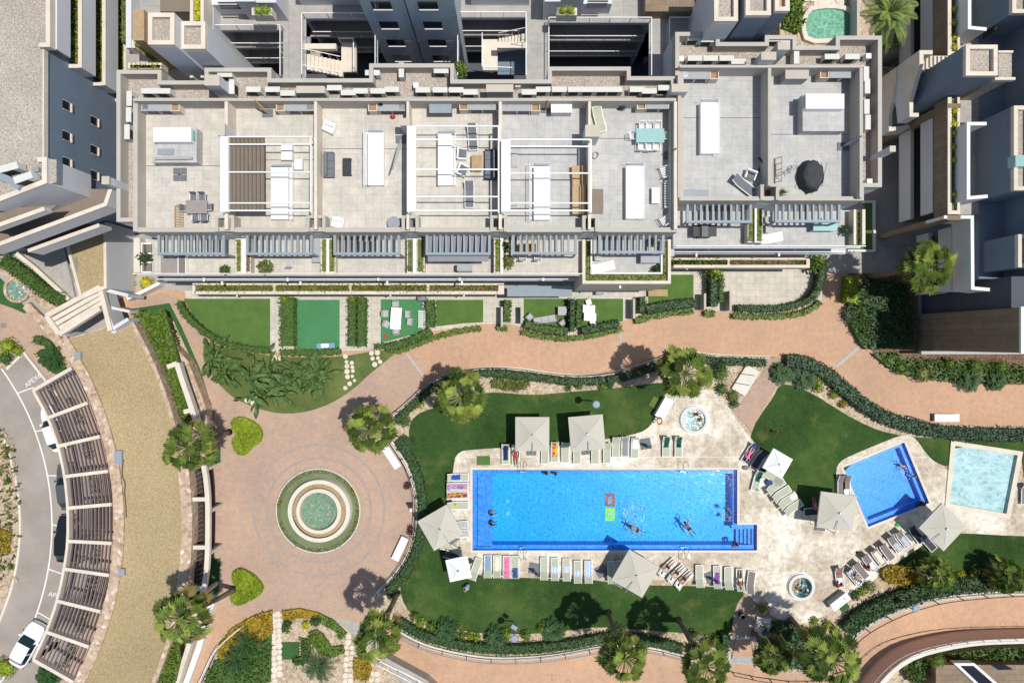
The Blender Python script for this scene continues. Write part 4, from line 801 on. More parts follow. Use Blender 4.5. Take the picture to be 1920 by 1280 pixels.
def window(parent,a,b,z0,z1,th=.06,frame='white_metal'):
 """pane on a wall from plan point a to b"""
 m=MB();m.wall([a,b],th,z1,z0);o=m.build('window','window_glass',parent)
 m=MB();m.wall([a,b],th+.1,z0,z0-.08);m.build('sill',frame,o);return o
# ---- left building
lb=thing('apartment_building','tall west building with gravel roof and dark slate-blue side wall','building',(-40,15,0))
ZL=16.0;XW=W(75,0,ZL)[0]
y0_=W(0,87,ZL)[1];y1_=W(0,296,ZL)[1]
m=MB();m.sheet([(XW,y0_),(XW,11.5),(-38,9.4),(-62,6),(-62,48),(XW,48)],ZL-.4,skirt=0);m.build('wall','slate_render',lb)
m=MB();m.sheet([(-62,6),(-38.2,9.3),(XW+.9,11.3),(XW+.9,y1_),(XW,y1_),(XW,y0_),(XW+.6,y0_),(XW+.6,48),(-62,48)],ZL-.39);m.build('roof','roof_gravel',lb)
m=MB();m.wall([(XW+.55,48),(XW+.55,y0_+.1),(XW-.1,y0_+.1)],.3,ZL,ZL-.6);m.wall([(XW+.05,y0_-.1),(XW+.05,y1_+.1)],.1,ZL-.25,ZL-.7);m.build('parapet','cream_stone',lb)
lw=[(XW-.2,y1_-.12),(XW+.3,y1_-.12),(XW+.32,W(0,340,ZL)[1]),W(-30,384,ZL)]
m=MB();m.wall(lw,.3,ZL-.06,10.9);m.build('corner_wall','pale_render',lb);m=MB();m.wall(lw,.34,ZL,ZL-.06);m.build('coping','cream_stone',lb)
m=MB();m.sheet([lw[0],lw[1],lw[2],lw[3],(-62,9),(-62,y1_)],ZL-.5,skirt=ZL-.6);m.build('roof_corner','roof_gravel',lb)
for zt,ht,y in((16.0,2.0,87),(12.9,1.75,127),(9.9,1.75,160),(6.9,1.7,190)):
 ye=W(0,y,zt)[1]
 if zt<16:
  fascia(lb,(-32.35,48),(-32.35,ye),zt,ht);fascia(lb,(-32.5,ye+.12),(-33.2,ye+.12),zt,ht)
  m=MB();m.box(-34.4,ye+.25,zt-1.5,-32.5,48,zt-1.3);m.build('balcony_slab','grey_render',lb)
  m=MB();m.box(-33.0,ye+.4,zt-.9,-32.48,48,zt-.25);m.build('planter_soil','bark_soil',lb)
  m=MB();planter_fill(m,(-33.0,ye+.4),(-32.5,34),zt-.24,120,.2);o=m.build('balcony_plants','lime_leaf',lb)
  m=MB();planter_fill(m,(-33.05,ye+.4),(-32.5,34),zt-.24,35,.16);m.build('balcony_flowers','purple_leaf',lb)
m=MB();m.box(-32.55,y0_+.05,13.9,-32.4,48,15.4);m.build('balcony_front','pale_render',lb)
for px,py in((124,199),(176,228),(124,256),(176,282),(124,305),(176,329)):
 z=64-33.19*1280/(960-px);x,y=W(px,py,z)
 m=MB();m.box(XW-.02,y-.32,z-.42,XW+.03,y+.32,z+.42);o=m.build('window','window_glass',lb);m=MB();m.box(XW,y-.32,z-.55,XW+.14,y+.32,z-.42);m.box(XW+.03,y-.36,z-.55,XW+.10,y-.32,z+.42);m.box(XW+.03,y+.32,z-.55,XW+.10,y+.36,z+.42);m.build('sill','cream_stone',o)
for zt,ht,pts in((12.9,1.9,[(210,345),(197,383),(-30,468)]),(9.9,1.7,[(186,422),(52,470)]),(14.6,.9,[(83,391),(-20,428)])):
 P=PP(pts,zt);fascia(lb,P,None,zt,ht)
 m=MB();m.sheet([P[-1],P[-2]]+([P[0],(XW,P[0][1])]if len(P)>2 else[(XW-.2,P[0][1]+.4)])+[(-45,9.2)],zt-ht+.2,skirt=zt-ht);m.build('balcony_slab','brown_fabric',lb)
for x,y,rz,l in((28,318,.25,'air conditioner on a pale slab near the edge of the west gravel roof'),(55,337,.35,'air conditioner tight against the slanting parapet of the west roof')):place('ac',mk_ac,'air_conditioner',l,'air conditioner',(*W(x,y,ZL),ZL-.38),rz,None,1.2)
m=MB();m.pbox(63,313,72,322,ZL-.1,ZL-.4);tag(m.build('roof_vent','grey_metal'),'small grey square vent on the corner of the west gravel roof','vent')
m=MB();c=W(12,345,ZL);m.wall(PP([(0,330),(20,338),(42,352)],ZL),.5,ZL+.3,ZL-.4);tag(m.build('duct','bluegrey_metal'),'blue-grey sheet metal duct on the corner of the west gravel roof','duct')
t=block('garage_entrance','low tan roofed wing with cream kerbs beneath the west building',[(119,446),(199,416),(200,540),(150,562)],4.6,'tan_gravel','pale_render','cream_stone',0,.25,.2)
m=MB();m.pbox(133,482,144,528,4.46,4.41);m.build('dark_stain','dark_inlay',t)
m=MB();m.sheet(PP([(30,478),(85,478),(120,450),(145,560),(128,560),(42,478)]),.3,skirt=0);st(m.build('ramp','walkway_concrete',world=False))
m=MB();m.wall(PP([(30,475),(62,500),(128,561)],.8),.35,.8,0);tag(m.build('stone_wall','cream_stone'),'low cream stone wall between the ramp and the hedge at left','wall')
gt=thing('entrance_gate','white and cream entrance canopy with slanting slats over the path','gate',(*W(165,590,0),0))
z=4.2;P=PP([(90,592),(190,538),(232,606),(210,620),(190,578),(114,626)],z)
m=MB()
for i,(a,b)in enumerate(((0,1),(5,4),(0,5),(1,3))):m.bar((*P[a],z+i*.012),(*P[b],z+i*.012),.4,.5)
m.build('frame','cream_stone',gt)
m=MB()
for k in range(1,4):a=(P[0][0]+(P[5][0]-P[0][0])*k/4,P[0][1]+(P[5][1]-P[0][1])*k/4);b=(P[1][0]+(P[4][0]-P[1][0])*k/4,P[1][1]+(P[4][1]-P[1][1])*k/4);m.bar((*a,z-.1),(*b,z-.1),.35,.25)
m.build('slat','cream_stone',gt)
m=MB();m.wall(PP([(186,540),(197,575),(211,616),(240,598)],4.3),.3,4.3,2.2);m.build('side_panel','pale_render',gt)
m=MB();m.wall(PP([(192,542),(240,554)],3.8),.3,3.8,1.2);m.wall(PP([(206,576),(243,584)],3.6),.25,3.6,1.4);m.build('cross_panel','pale_render',gt)
m=MB()
for i in(0,5,3,1):m.box(P[i][0]-.2,P[i][1]-.2,0,P[i][0]+.2,P[i][1]+.2,z-.25)
m.build('post','pale_render',gt)
m=MB();m.wall(PP([(238,560),(262,549),(280,540),(296,532),(300,524)],1.2),.3,1.2,0);tag(m.build('curved_wall','white_render'),'low white curved wall leading from the gate to the long building','wall')
# ---- gravel roof over the garage, with stone edging (curved)
gr=thing('garage_roof','long curved tan gravel roof with rough stone edging above the parking','roof',(*W(240,950,3.4),0));zg=3.5;A0,A1=-32.0,26
def garc(r,a0=A0,a1=A1,n=60):return PP(arc(*RC,r,a0,a1,n),zg)
top=[(120,630),(200,585)]
gp=garc(614,-34,30)+garc(748,30,-31)
m=MB();m.sheet(gp,zg-.2,skirt=0);m.build('wall','rubble_stone',gr)
m=MB();m.sheet(garc(628,-33.5,30)+garc(744,30,-30.7),zg-.19);m.build('gravel_surface','tan_gravel',gr)
m=MB();m.prism(garc(613,-34,30)+garc(632,30,-34),zg,zg-.5);m.build('stone_edging','rubble_stone',gr)
m=MB();m.prism(garc(740,-8,11)+garc(760,11,-8),zg,0);m.prism(garc(745,-30.5,-9)+garc(752,-9,-30.5),zg-.05,0);m.prism(garc(744,14,30)+garc(752,30,14),zg-.05,0);m.build('stone_edging','rubble_stone',gr)
for x,y,l in((145,666,'small square grey lid near the north end of the tan gravel roof'),(221,857,'larger grey lid with a cable running from it on the gravel roof'),(227,1072,'small grey lid near the south end of the tan gravel roof')):
 m=MB();s=6 if y!=857 else 7;m.pbox(x-s,y-s*(1.8 if y==857 else 1),x+s,y+s*(1.8 if y==857 else 1),zg+.1,zg-.2);tag(m.build('hatch_cover','grey_metal'),l,'hatch cover')
m=MB();m.tube([(*W(a,b,3.4),3.34)for a,b in((231,862),(228,880),(229,895),(234,905),(233,925),(235,945),(236,970))],.05,5);tag(m.build('cable','black_metal'),'dark cable lying on the tan gravel roof','cable')
bp=thing('edge_pergola','curved cream beam frame along the plaza side of the gravel roof','pergola',(*W(380,1000,3.5),0))
m=MB();pr=[(381,872),(386,900),(389,940),(389,1000),(388,1050),(384,1090),(377,1120)];m.wall(PP(smooth(pr,1),3.5),.4,3.5,3.1);m.build('curved_beam','cream_stone',bp)
for y,xa in((935,362),(1025,363),(1102,352)):m=MB();m.bar((*W(xa,y,3.3),3.28),(*W(386,y,3.3),3.28),.35,.3);m.build('cross_beam','cream_stone',bp)
m=MB();m.prism(PP(arc(*RC,761,-7.5,10.5),2.3)+PP(arc(*RC,782,10.5,-7.5),2.3),2.3,0);m.build('void_shade_panel','void_shade',bp)  # dark fill painted in for the shade of the open voids between the beams
m=MB()
for k in range(26):
 y=880+k*9;m.bar((*W(368,y,2.6),2.6),(*W(380,y-6,2.6),2.6),.04,.08)
m.build('slat','slat_wood',bp)
for x,y in((384,880),(389,960),(388,1040),(379,1115)):m=MB();a=W(x,y,3.1);m.box(a[0]-.15,a[1]-.15,0,a[0]+.15,a[1]+.15,3.1);m.build('post','cream_stone',bp)
bq=thing('edge_pergola','straight cream beam wall with stub beams beside the ivy strip','pergola',(*W(345,730,3.2),0))
m=MB();m.wall(PP([(331,681),(340,710),(352,745),(362,775),(370,800)],3.2),.45,3.2,2.5);m.build('long_beam','cream_stone',bq)
for a,b in(((313,688),(331,681)),((344,772),(360,768))):m=MB();m.bar((*W(*a,3.2),2.97),(*W(*b,3.2),2.97),.4,.4);m.build('stub_beam','cream_stone',bq)
for x,y in((332,683),(362,773)):m=MB();a=W(x,y,2.5);m.box(a[0]-.2,a[1]-.2,0,a[0]+.2,a[1]+.2,2.5);m.build('post','pale_render',bq)
# ---- carport
cp=thing('carport','curved carport of cream beams and brown slats over the parking bays','carport',(*W(165,970,3.3),0));zc=3.3
A=[(62,732),(90,783),(109,836),(121,893),(127,952),(127,1014),(120,1066),(107,1126),(87,1184),(62,1236)];B=[(134,690),(164,755),(187,818),(202,883),(209,945),(209,1018),(204,1078),(188,1146),(166,1212),(138,1279)]
PA=PP(A,zc);PB=PP(B,zc)
m=MB();m.wall(PP(smooth(A,1),zc),.22,zc,zc-.6);m.build('front_beam','cream_stone',cp)
for a,b in zip(PA,PB):m=MB();m.wall([a,b],.3,zc+.02,zc-.6);m.build('cross_beam','cream_stone',cp)
for i in range(9):
 m=MB();n=11
 for k in range(n):
  u=(k+.9)/(n+.6);a=Vector(PA[i]).lerp(Vector(PB[i]),u);b=Vector(PA[i+1]).lerp(Vector(PB[i+1]),u);d=(b-a).normalized();a+=d*.18;b-=d*.18
  m.bar((a.x,a.y,zc-.28),(b.x,b.y,zc-.28),.07,.24)
 m.build('slat_panel','slat_wood',cp)
for a in PA[::3]+[PA[-1]]:m=MB();m.box(a[0]-.14,a[1]-.14,0,a[0]+.14,a[1]+.14,zc-.6);m.build('post','cream_stone',cp)
m=MB();hp=PP(arc(*RC,586,-24,28,40));mb=MB()
for i in range(len(hp)-1):
 if i%5==4:continue
 for _ in range(60):t=R.random();mb.leafquad((hp[i][0]+(hp[i+1][0]-hp[i][0])*t+R.uniform(-.4,.4),hp[i][1]+(hp[i+1][1]-hp[i][1])*t,R.uniform(.1,.6)),rdir(-.2),rdir(-1),.2,.12)
tag(mb.build('bush_row','hedge_leaf'),'row of low dark bushes behind the parking bays under the carport','bushes',kind='stuff')
# ---- courtyard galleries behind the long building
cg=thing('courtyard_galleries','grey concrete walkway level with open wells and white railings','walkway',(0,26,0))
zf=9.0;slab=PP([(236,-160),(1300,-160),(1300,160),(236,160)],zf)
V=[(409,58,533,150),(573,36,708,148),(860,34,986,150),(1028,44,1217,150),(1250,44,1330,110)]
holes=[]
for x0,y0,x1,y1 in V:holes.append(PP([(x0,y0),(x1,y0),(x1,y1),(x0,y1)],zf))
cuts=[holes[0],PP([(573,36),(708,36),(708,77),(859,77),(860,34),(986,34),(986,150),(573,150)],zf),holes[3],holes[4]]
m=MB();m.sheet(slab,zf,cuts);m.sheet(slab,zf-.3,cuts);m.build('upper_walkway','walkway_concrete',cg)
for(x0,y0,x1,y1),hl in zip(V,holes):
 m=MB();h=hl;m.q([(x,y,zf)for x,y in h]+[(x,y,zf-.3)for x,y in h],[(i,(i+1)%4,(i+1)%4+4,i+4)for i in range(4)]);m.build('slab_edge','grey_render',cg)
 xa,ya,xb,yb=h[0][0],h[0][1],h[2][0],h[2][1]
 rail([(xa,yb),(xa,ya),(xb,ya),(xb,yb)],zf,1.0,cg,glass=False,bars=.16,post=1.6)
 for lv in(6.0,3.0):
  e=.0
  m=MB();m.box(xa-1.2,ya-.1,lv-.3,xb+1.2,ya+3.5,lv);m.build('lower_gallery','walkway_concrete',cg)
  rail([(xa,ya-.12),(xb,ya-.12)],lv,1.0,cg,glass=False,bars=.16,post=1.6)
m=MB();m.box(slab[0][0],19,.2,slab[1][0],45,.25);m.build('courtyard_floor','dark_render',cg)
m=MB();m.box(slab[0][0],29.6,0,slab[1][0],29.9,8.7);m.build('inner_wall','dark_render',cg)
for(x0,y0,x1,y1)in V:
 for x in(x0,x1):m=MB();a=W(x,0,zf)[0];m.box(a-.12+(-.12 if x==x0 else .12),W(0,y0,zf)[1]+.2,.25,a+.12+(-.12 if x==x0 else .12),29.6,8.69);m.build('side_wall','grey_render',cg)
def stairs(name,label,pts0,pts1,wd,n,mat='cream_stone'):
 t=thing(name,label,'stairs',(pts0[0],pts0[1],0));m=MB();d=Vector((pts1[0]-pts0[0],pts1[1]-pts0[1]));L_=d.length;d.normalize();s=Vector((-d.y,d.x))*wd/2
 for k in range(n):
  a=Vector(pts0[:2])+d*L_*k/n;b=Vector(pts0[:2])+d*L_*(k+1)/n;z=pts0[2]+(pts1[2]-pts0[2])*(k+.5)/n
  m.prism([tuple(a-s),tuple(b-s),tuple(b+s),tuple(a+s)],z,z-.35,True)
 m.build('tread',mat,t)
 for sg in(-1,1):
  m=MB();a=Vector(pts0[:2])+s*sg;b=Vector(pts1[:2])+s*sg;m.bar((a.x,a.y,pts0[2]+.95),(b.x,b.y,pts1[2]+.95),.05,.05)
  for k in range(0,n+1,2):q=a.lerp(b,k/n);zz=pts0[2]+(pts1[2]-pts0[2])*k/n;m.bar((q.x,q.y,zz),(q.x,q.y,zz+.95),.03,.03)
  m.build('handrail','white_metal',t)
 return t
t=stairs('staircase','cream stairs with white handrails descending in the second well',(*W(574,115,9),8.9),(*W(642,128,7.6),7.4),1.3,9)
m=MB();m.pbox(640,82,668,135,7.4,7.1);m.build('landing','cream_stone',t);m=MB();m.pbox(568,82,630,92,9.05,8.6);m.build('beam','cream_stone',t)
rail([W(640,82,7.4),W(668,82,7.4),W(668,135,7.4)],7.4,1.0,t,glass=False,bars=.2)
t=stairs('staircase','cream stairs with white handrails wrapping a dark shaft in the third well',(*W(984,74,9),8.9),(*W(934,82,7.6),7.4),1.1,8)
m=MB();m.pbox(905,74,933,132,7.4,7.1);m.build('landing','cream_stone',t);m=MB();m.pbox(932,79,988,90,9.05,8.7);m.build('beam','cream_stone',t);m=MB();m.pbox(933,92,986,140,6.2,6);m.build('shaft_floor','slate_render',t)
rail([W(905,72,7.4),W(905,134,7.4),W(960,136,7.4)],7.4,1.0,t,glass=False,bars=.2)
tw=thing('apartment_building','slate-grey tower face with rows of dark windows at the top of the picture','building',(-4,28,0))
xa=W(686,0,14.5)[0];xb=W(858,0,14.5)[0]
m=MB();m.box(-10.9,24.2,0,-4.1,40,20);m.build('wall',M('tower_render',(.40,.44,.47),.15,.5),tw)
m=MB();m.box(-7.7,24.17,0,-7.6,24.2,20);m.build('joint','dark_render',tw)
for zc_ in(2.6,5.6,8.65,11.75,14.8):
 for x in(-9.4,-6.05):
  o=window(tw,(x-.7,24.19),(x+.7,24.19),zc_-.55,zc_+.55)
def lowblock(*a,**k):return block(*a,**k)
block('stair_tower','gravel topped stair tower beside the yellow shrubs, top left',[(277,24),(327,24),(327,84),(277,84)],17,wall='pale_render',zb=0,cat='building')
block('stair_tower','smaller gravel topped stair tower touching the taller one, top left',[(337,40),(385,40),(385,92),(337,92)],16,wall='pale_render',zb=0,cat='building')
m=MB();m.pbox(250,18,270,76,14.2,9);tag(m.build('low_wall','tan_wood'),'tan flat topped wall left of the gravel stair tower','wall')
m=MB();m.pbox(247,75,300,84,11.6,9);m.pbox(247,84.2,253,90,11.6,9);tag(m.build('planter_box','cream_stone'),'cream planter with a bush below the stair tower','planter')
tl=thing('apartment_building','cream terraced block behind the stair towers at the top left','building',(-28,28,0))
m=MB();m.pbox(240,118,303,129,10.2,8.6);m.build('planter_wall','cream_stone',tl)
for x0,y0,x1,y1,z in((356,-60,362,40,12.0),(376,-60,382,40,12.0),(356,110,362,146,11.5),(376,110,382,146,11.5)):m=MB();m.pbox(x0,y0,x1,y1,z,8.6);m.build('planter_wall','cream_stone',tl)
for x0,y0,x1,y1,z,mt in((362.3,-60,375.7,38,11.8,'yellow_leaf'),(362.3,112,375.7,146,11.2,'mixed_leaf'),(228,-40,240,80,9.6,'mixed_leaf'),(244,122,300,128,10.3,'lime_leaf'),(254,80,268,86,11.7,'lime_leaf')):
 m=MB();m.pbox(x0,y0,x1,y1,z-.1,8.6);planter_fill(m,W(x0,y0,z),W(x1,y1,z),z-.08,60,.22);m.build('planter_plants',mt,tl)
m=MB();m.pbox(236,-100,246,90,10.2,3);m.build('side_wall','pale_render',tl)
m=MB();m.pbox(382.4,-60,400,120,10.4,0);m.build('end_wall','pale_render',tl)
m=MB();m.pbox(300,-120,355,22,10.8,9);m.build('terrace','brown_fabric',tl)
tb=thing('apartment_building','pale grey facades with dark slotted vents along the top edge','building',(-12,34,0))
for x0,x1,y1,z in((408,470,28,10.4),(470,505,38,11.2),(506,542,40,11.0),(566,676,10,10.2),(884,992,10,10.2),(1018,1046,38,11),(1046,1088,34,10.9),(1080,1142,26,10.4)):
 m=MB();a=W(x0,y1,9);b=W(x1,y1,9);m.box(a[0],a[1],9.01,b[0],a[1]+1.2,10.6)if z<10.8 else m.box(a[0],a[1],9.01,b[0],a[1]+3,12);m.build('wall','pale_render',tb)
for x0,x1,y in((409,450,6),(411,452,11),(414,454,16),(1102,1140,3),(1101,1139,8),(1100,1138,13)):
 a=W(x0,y,10.6);b=W(x1,y,10.6);m=MB();m.bar((*a,10.62),(*b,10.62),.12,.03);m.build('vent_slot','dark_grille',tb)
for x,l in((490,'yellow-green bushes in the cream planter at the top edge, left of the tower'),(1062,'yellow-green bushes in the cream planter at the top edge, right of the tower')):
 m=MB();m.pbox(x-18,15,x+20,29,12.0,11.0);tag(m.build('planter_box','cream_stone'),l.replace('yellow-green bushes in the ','').replace('planter at','planter box at'),'planter')
 m=MB()
 for dx in(-7,8):shrub_mesh(m,(*W(x+dx,19,12.3),12.0),.34,.5,90,.12)
 tag(m.build('planter_bushes','lime_leaf'),l,'bush')
shrub('courtyard_shrub','bright green shrub pressed against the parapet at the foot of the tower',862,128,12,1.4,'bright_leaf',9,.25)
# ---- north-east cluster
block('stair_tower','tan gravel topped tower at the top edge, right of the wells',[(1339,-60),(1384,-60),(1384,40),(1339,40)],16,wall='pale_render')
block('stair_tower','second gravel topped tower at the top edge with dark south face',[(1398,-60),(1446,-60),(1446,29),(1398,29)],16.6,wall='slate_render')
block('stair_tower','narrow tan capped tower at the top edge beside the pond',[(1453,-60),(1481,-60),(1481,21),(1453,21)],16.8,'tan_wood','slate_render','cream_stone')
m=MB();m.pbox(1210,-60,1302,22,10.2,9.01);tag(m.build('brown_wall','stone_cladding'),'brown stone clad wall on the walkway at the top edge','wall')
m=MB();m.sheet(PP([(1462,-80),(1640,-80),(1640,120),(1462,120)],8),8,skirt=0);st(m.build('roof_garden_soil','sandy_soil',world=False))
t=thing('garden_pond','green garden pond with stone rim at the top right','pond',(*W(1556,40,8),8));pg=smooth([(1515,18),(1540,12),(1575,12),(1602,22),(1602,70),(1570,76),(1514,78),(1505,50)],1,True)
m=MB();m.wall(PP(pg,8.3),.35,8.32,8,True);m.build('rim','cream_stone',t);m=MB();m.sheet(PP(pg,8.2),8.12);m.build('basin','pond_lining',t);m=MB();m.sheet(PP(pg,8.2),8.2);m.build('water','green_pond_water',t)
bed('garden_planting','green ground cover left of the pond at the top edge',[(1478,-20),(1505,-20),(1510,40),(1498,60),(1470,50)],8,.5,'bright_leaf',60,.3)
stones=MB()
for k in range(26):
 x,y=R.uniform(1500,1600),R.uniform(-8,10);stones.prism([(W(x,y,8)[0]+.35*math.cos(a)*R.uniform(.7,1.1),W(x,y,8)[1]+.3*math.sin(a))for a in[i*PI/3 for i in range(6)]],8.03+.006*k,8)
tag(stones.build('crazy_paving','cream_stone'),'irregular cream paving stones north of the pond','paving',kind='stuff')
m=MB();m.pbox(1607,-60,1612,75,9.4,0);m.pbox(1496,84,1512,88,9.2,8);tag(m.build('garden_wall','taupe_coping'),'taupe wall along the right side of the pond garden','wall')
# ---- right-hand building
rb=thing('apartment_building','right-hand apartment building with stacked white balcony fronts and slate walls','building',(37,20,0))
m=MB();m.box(37.6,5.0,0,60,48,9.0);m.build('wall','slate_render',rb)
m=MB();m.box(39.6,5.1,9,60,48,17);m.build('unseen_shade_block','slate_render',rb)  # unseen block added beyond the frame to cast shade over the walls and walkway
m=MB();m.box(35.3,10.2,8.7,37.6,48,9.0);m.build('walkway','walkway_concrete',rb)
XF=34.3
for zt,ht,mt in((4.9,1.8,'pale_render'),(8.0,1.7,'pale_render')):
 for(ya,yb)in((10.6,19.0),(21.3,48)):fascia(rb,(XF+.35,ya),(XF+.35,yb),zt,ht,mat=mt);m=MB();m.box(XF+.5,ya,zt-ht,37.6,yb,zt-ht+.25);m.build('balcony_slab','brown_fabric',rb)
for ya,yb in((10.0,19.2),(22.5,48)):
 m=MB();m.box(XF,ya,8.5,XF+.2,yb,10.2);o=m.build('balcony_front','stone_cladding',rb);m=MB();m.box(XF+.0,ya,10.2,XF+.3,yb,10.28);m.box(XF+.75,ya+.3,9.0,XF+.95,yb,10.28);m.box(XF+.3,ya,9,XF+.95,ya+.3,10.28);m.build('coping','cream_stone',o)
 m=MB();m.box(XF+.3,ya+.3,9,XF+.75,yb,10.0);planter_fill(m,(XF+.3,ya+.3),(XF+.75,min(yb,26)),10.0,70,.16);m.build('planter_plants','mixed_leaf',rb)
 for k in range(9):
  y=ya+.6+k*.95+R.uniform(-.2,.2)
  if R.random()<.75 and y<yb:m=MB();shrub_mesh(m,(XF+.52,y,10.0),.26,.45,60,.12);tag(m.build('yellow_bush','yellow_leaf'),'yellow flowering tuft in the '+('lower' if ya<15 else 'upper')+' long planter of the right-hand building','bush','yellow tufts in the %s planter'%('lower' if ya<15 else 'upper'))
for ya in(10.0,18.8):m=MB();m.box(XF-.04,ya-.45,0,XF+.6,ya,9.9);m.box(XF-.06,ya-.47,9.9,XF+1.0,ya-.1,10.31);m.build('stone_pier','stone_cladding',rb)
for(p,zt)in((PP([(1850,232),(1816,232),(1816,371),(1852,368)],11.6),11.6),(PP([(1850,55),(1818,52),(1818,-60)],11.6),11.6),(PP([(1770,407),(1823,407),(1824,540),(1856,543)],10.3),10.3)):fascia(rb,p,None,zt,2.4,.22,'white_render','white_render')
block('roof_block','gravel roofed upper storey on the right edge with a roof window',[(1901,198),(1980,198),(1980,357),(1901,357)],13.2,wall='slate_render',zb=8.9,cat='building')
block('roof_block','gravel roofed upper storey in the top right corner',[(1898,-60),(1980,-60),(1980,25),(1898,25)],13.2,wall='slate_render',zb=8.9,cat='building')
block('roof_block','small cream edged roof at the right edge below the skylight block',[(1909,439),(1980,439),(1980,501),(1909,501)],12.8,wall='slate_render',zb=5,cat='building')
for(x,y0,y1,z0,z1)in((37.4,14.3,16.2,9.8,11.3),(37.4,24.0,26.0,9.8,11.4)):m=MB();m.box(x-.03,y0,z0,x+.02,y1,z1);m.build('window','window_glass',rb)
m=MB();m.pbox(1904,291,1930,312,13.6,12.8);tag(m.build('skylight','teal_glass_top'),'small square skylight on the gravel block at the right edge','skylight')
for zt,x in((4.9,36.2),(8.0,36.2)):fascia(rb,(x,4.2),(x,9.4),zt,1.8,mat='pale_render');fascia(rb,(x,4.3),(x+1.5,4.3),zt,1.8)
m=MB();m.box(36.4,4.3,6.2,37.6,9.4,6.35);m.box(36.4,4.3,3.1,37.6,9.4,3.25);m.build('balcony_slab','brown_fabric',rb)
sw=thing('apartment_building','brown stone clad wing with white parapet at the right edge','building',(40,1,0))
m=MB();m.box(38.0,-.85,0,60,2.55,12.9);m.build('wall','stone_cladding',sw);m=MB();m.box(37.96,-.9,12.9,38.4,2.6,13.1);m.box(38.4,-.9,12.9,60,-.5,13.1);m.build('coping','white_render',sw)
m=MB();m.box(38.4,2.6,0,60,5.0,11.5);m.build('rear_block','dark_render',sw)
m=MB();m.box(37.0,-1.15,1.9,50,-.88,2.3);m.build('base_canopy','grey_render',sw)
t=block('stair_tower','tall dark stair tower with gravel top at the upper right',[(1811,84),(1871,84),(1871,142),(1811,142)],14.2,wall='slate_render')
m=MB();m.pbox(1872,96,1897,149,13.4,8);m.build('lower_roof','roof_gravel',t)
for q in((1872,95,1900,99),(1866,145,1904,150)):m=MB();m.pbox(*q,13.6,13.2);m.build('lower_coping','cream_stone',t)
zs=thing('stair_parapet','pale zigzag stair parapets descending west of the dark stair tower','stairs',(*W(1700,160,9),0))
for pts,zt in(([(1748,99),(1727,99),(1727,122),(1708,190),(1708,216),(1722,216)],[10.5,10.5,10.5,8.5,8.3,8.3]),([(1697,128),(1683,130),(1683,152),(1669,215),(1669,243),(1705,238)],[7.4,7.4,7.4,6.0,5.6,5.6])):
 P=[W(x,y,z)for(x,y),z in zip(pts,zt)];m=MB();m.wall(P,.28,zt,6.6 if zt[0]>9 else 4);m.build('parapet','pale_render',zs);m=MB();m.wall(P,.32,[q+.06 for q in zt],8.1 if zt[0]>9 else 5.4);m.build('coping','cream_stone',zs)
m=MB()
for k in range(7):m.pbox(1729+k*7.5,105+(7-k)*0,1735.5+k*7.5,134-k*4,9.4+k*.15,8)
m.build('tread','cream_stone',zs)
m=MB()
for k in range(6):m.pbox(1716-k*2.5,140+k*11,1736-k*3.5,149+k*11,8.2-k*.25,5)
m.build('lower_tread','slate_render',zs)
m=MB();m.sheet(PP([(1602,330),(1690,330),(1690,512),(1540,512),(1540,470),(1602,470)]),.02);st(m.build('service_path','walkway_concrete',world=False))
m=MB();m.wall(PP([(1620,378),(1640,378),(1640,470),(1590,470)],.5),.2,.5,0);tag(m.build('planter_edge','white_render'),'white edged grass strip at the foot of the eastern block','kerb');m=MB();m.sheet(PP([(1622,380),(1638,380),(1638,468),(1592,468),(1592,462),(1622,462)],.3),.3);st(m.build('grass_strip','artificial_turf',world=False))
for i,(x0,y0,x1,y1,z)in enumerate(((1652,84,1700,96,3.0),(1652,128,1694,136,2.6))):
 m=MB();m.pbox(x0-2,y0-2,x1+2,y1+2,z,0);tag(m.build('planter_box','grey_render'),('upper' if i==0 else 'lower')+' shaded planter box between the eastern block and the stair parapets','planter');m=MB();a=W(x0,y0,z);b=W(x1,y1,z);planter_fill(m,a,b,z+.02,80,.25);tag(m.build('planter_bushes','lime_leaf'),'round bushes in the '+('upper' if i==0 else 'lower')+' shaded planter box','bush')
# ---- building at the bottom right
br=thing('apartment_building','stone clad building at the bottom right with white framed windows','building',(*W(1850,1270,0),-4))
m=MB();m.box(W(1750,0,-2)[0],-52,-4,60,W(0,1242,-2)[1],-1.6);m.build('wall','stone_cladding',br)
P=PP([(1790,1242),(1822,1242),(1900,1310),(1862,1310)],-1.6);m=MB();m.wall(P,.25,-1.3,-1.9,True);o=m.build('roof_window','white_render',br);m=MB();m.sheet(P,-1.5);m.build('pane','window_glass',o)
P=PP([(1856,1245),(1884,1245),(1900,1254),(1872,1255)],-1.6);m=MB();m.sheet(P,-1.57);m.build('window','window_glass',br)
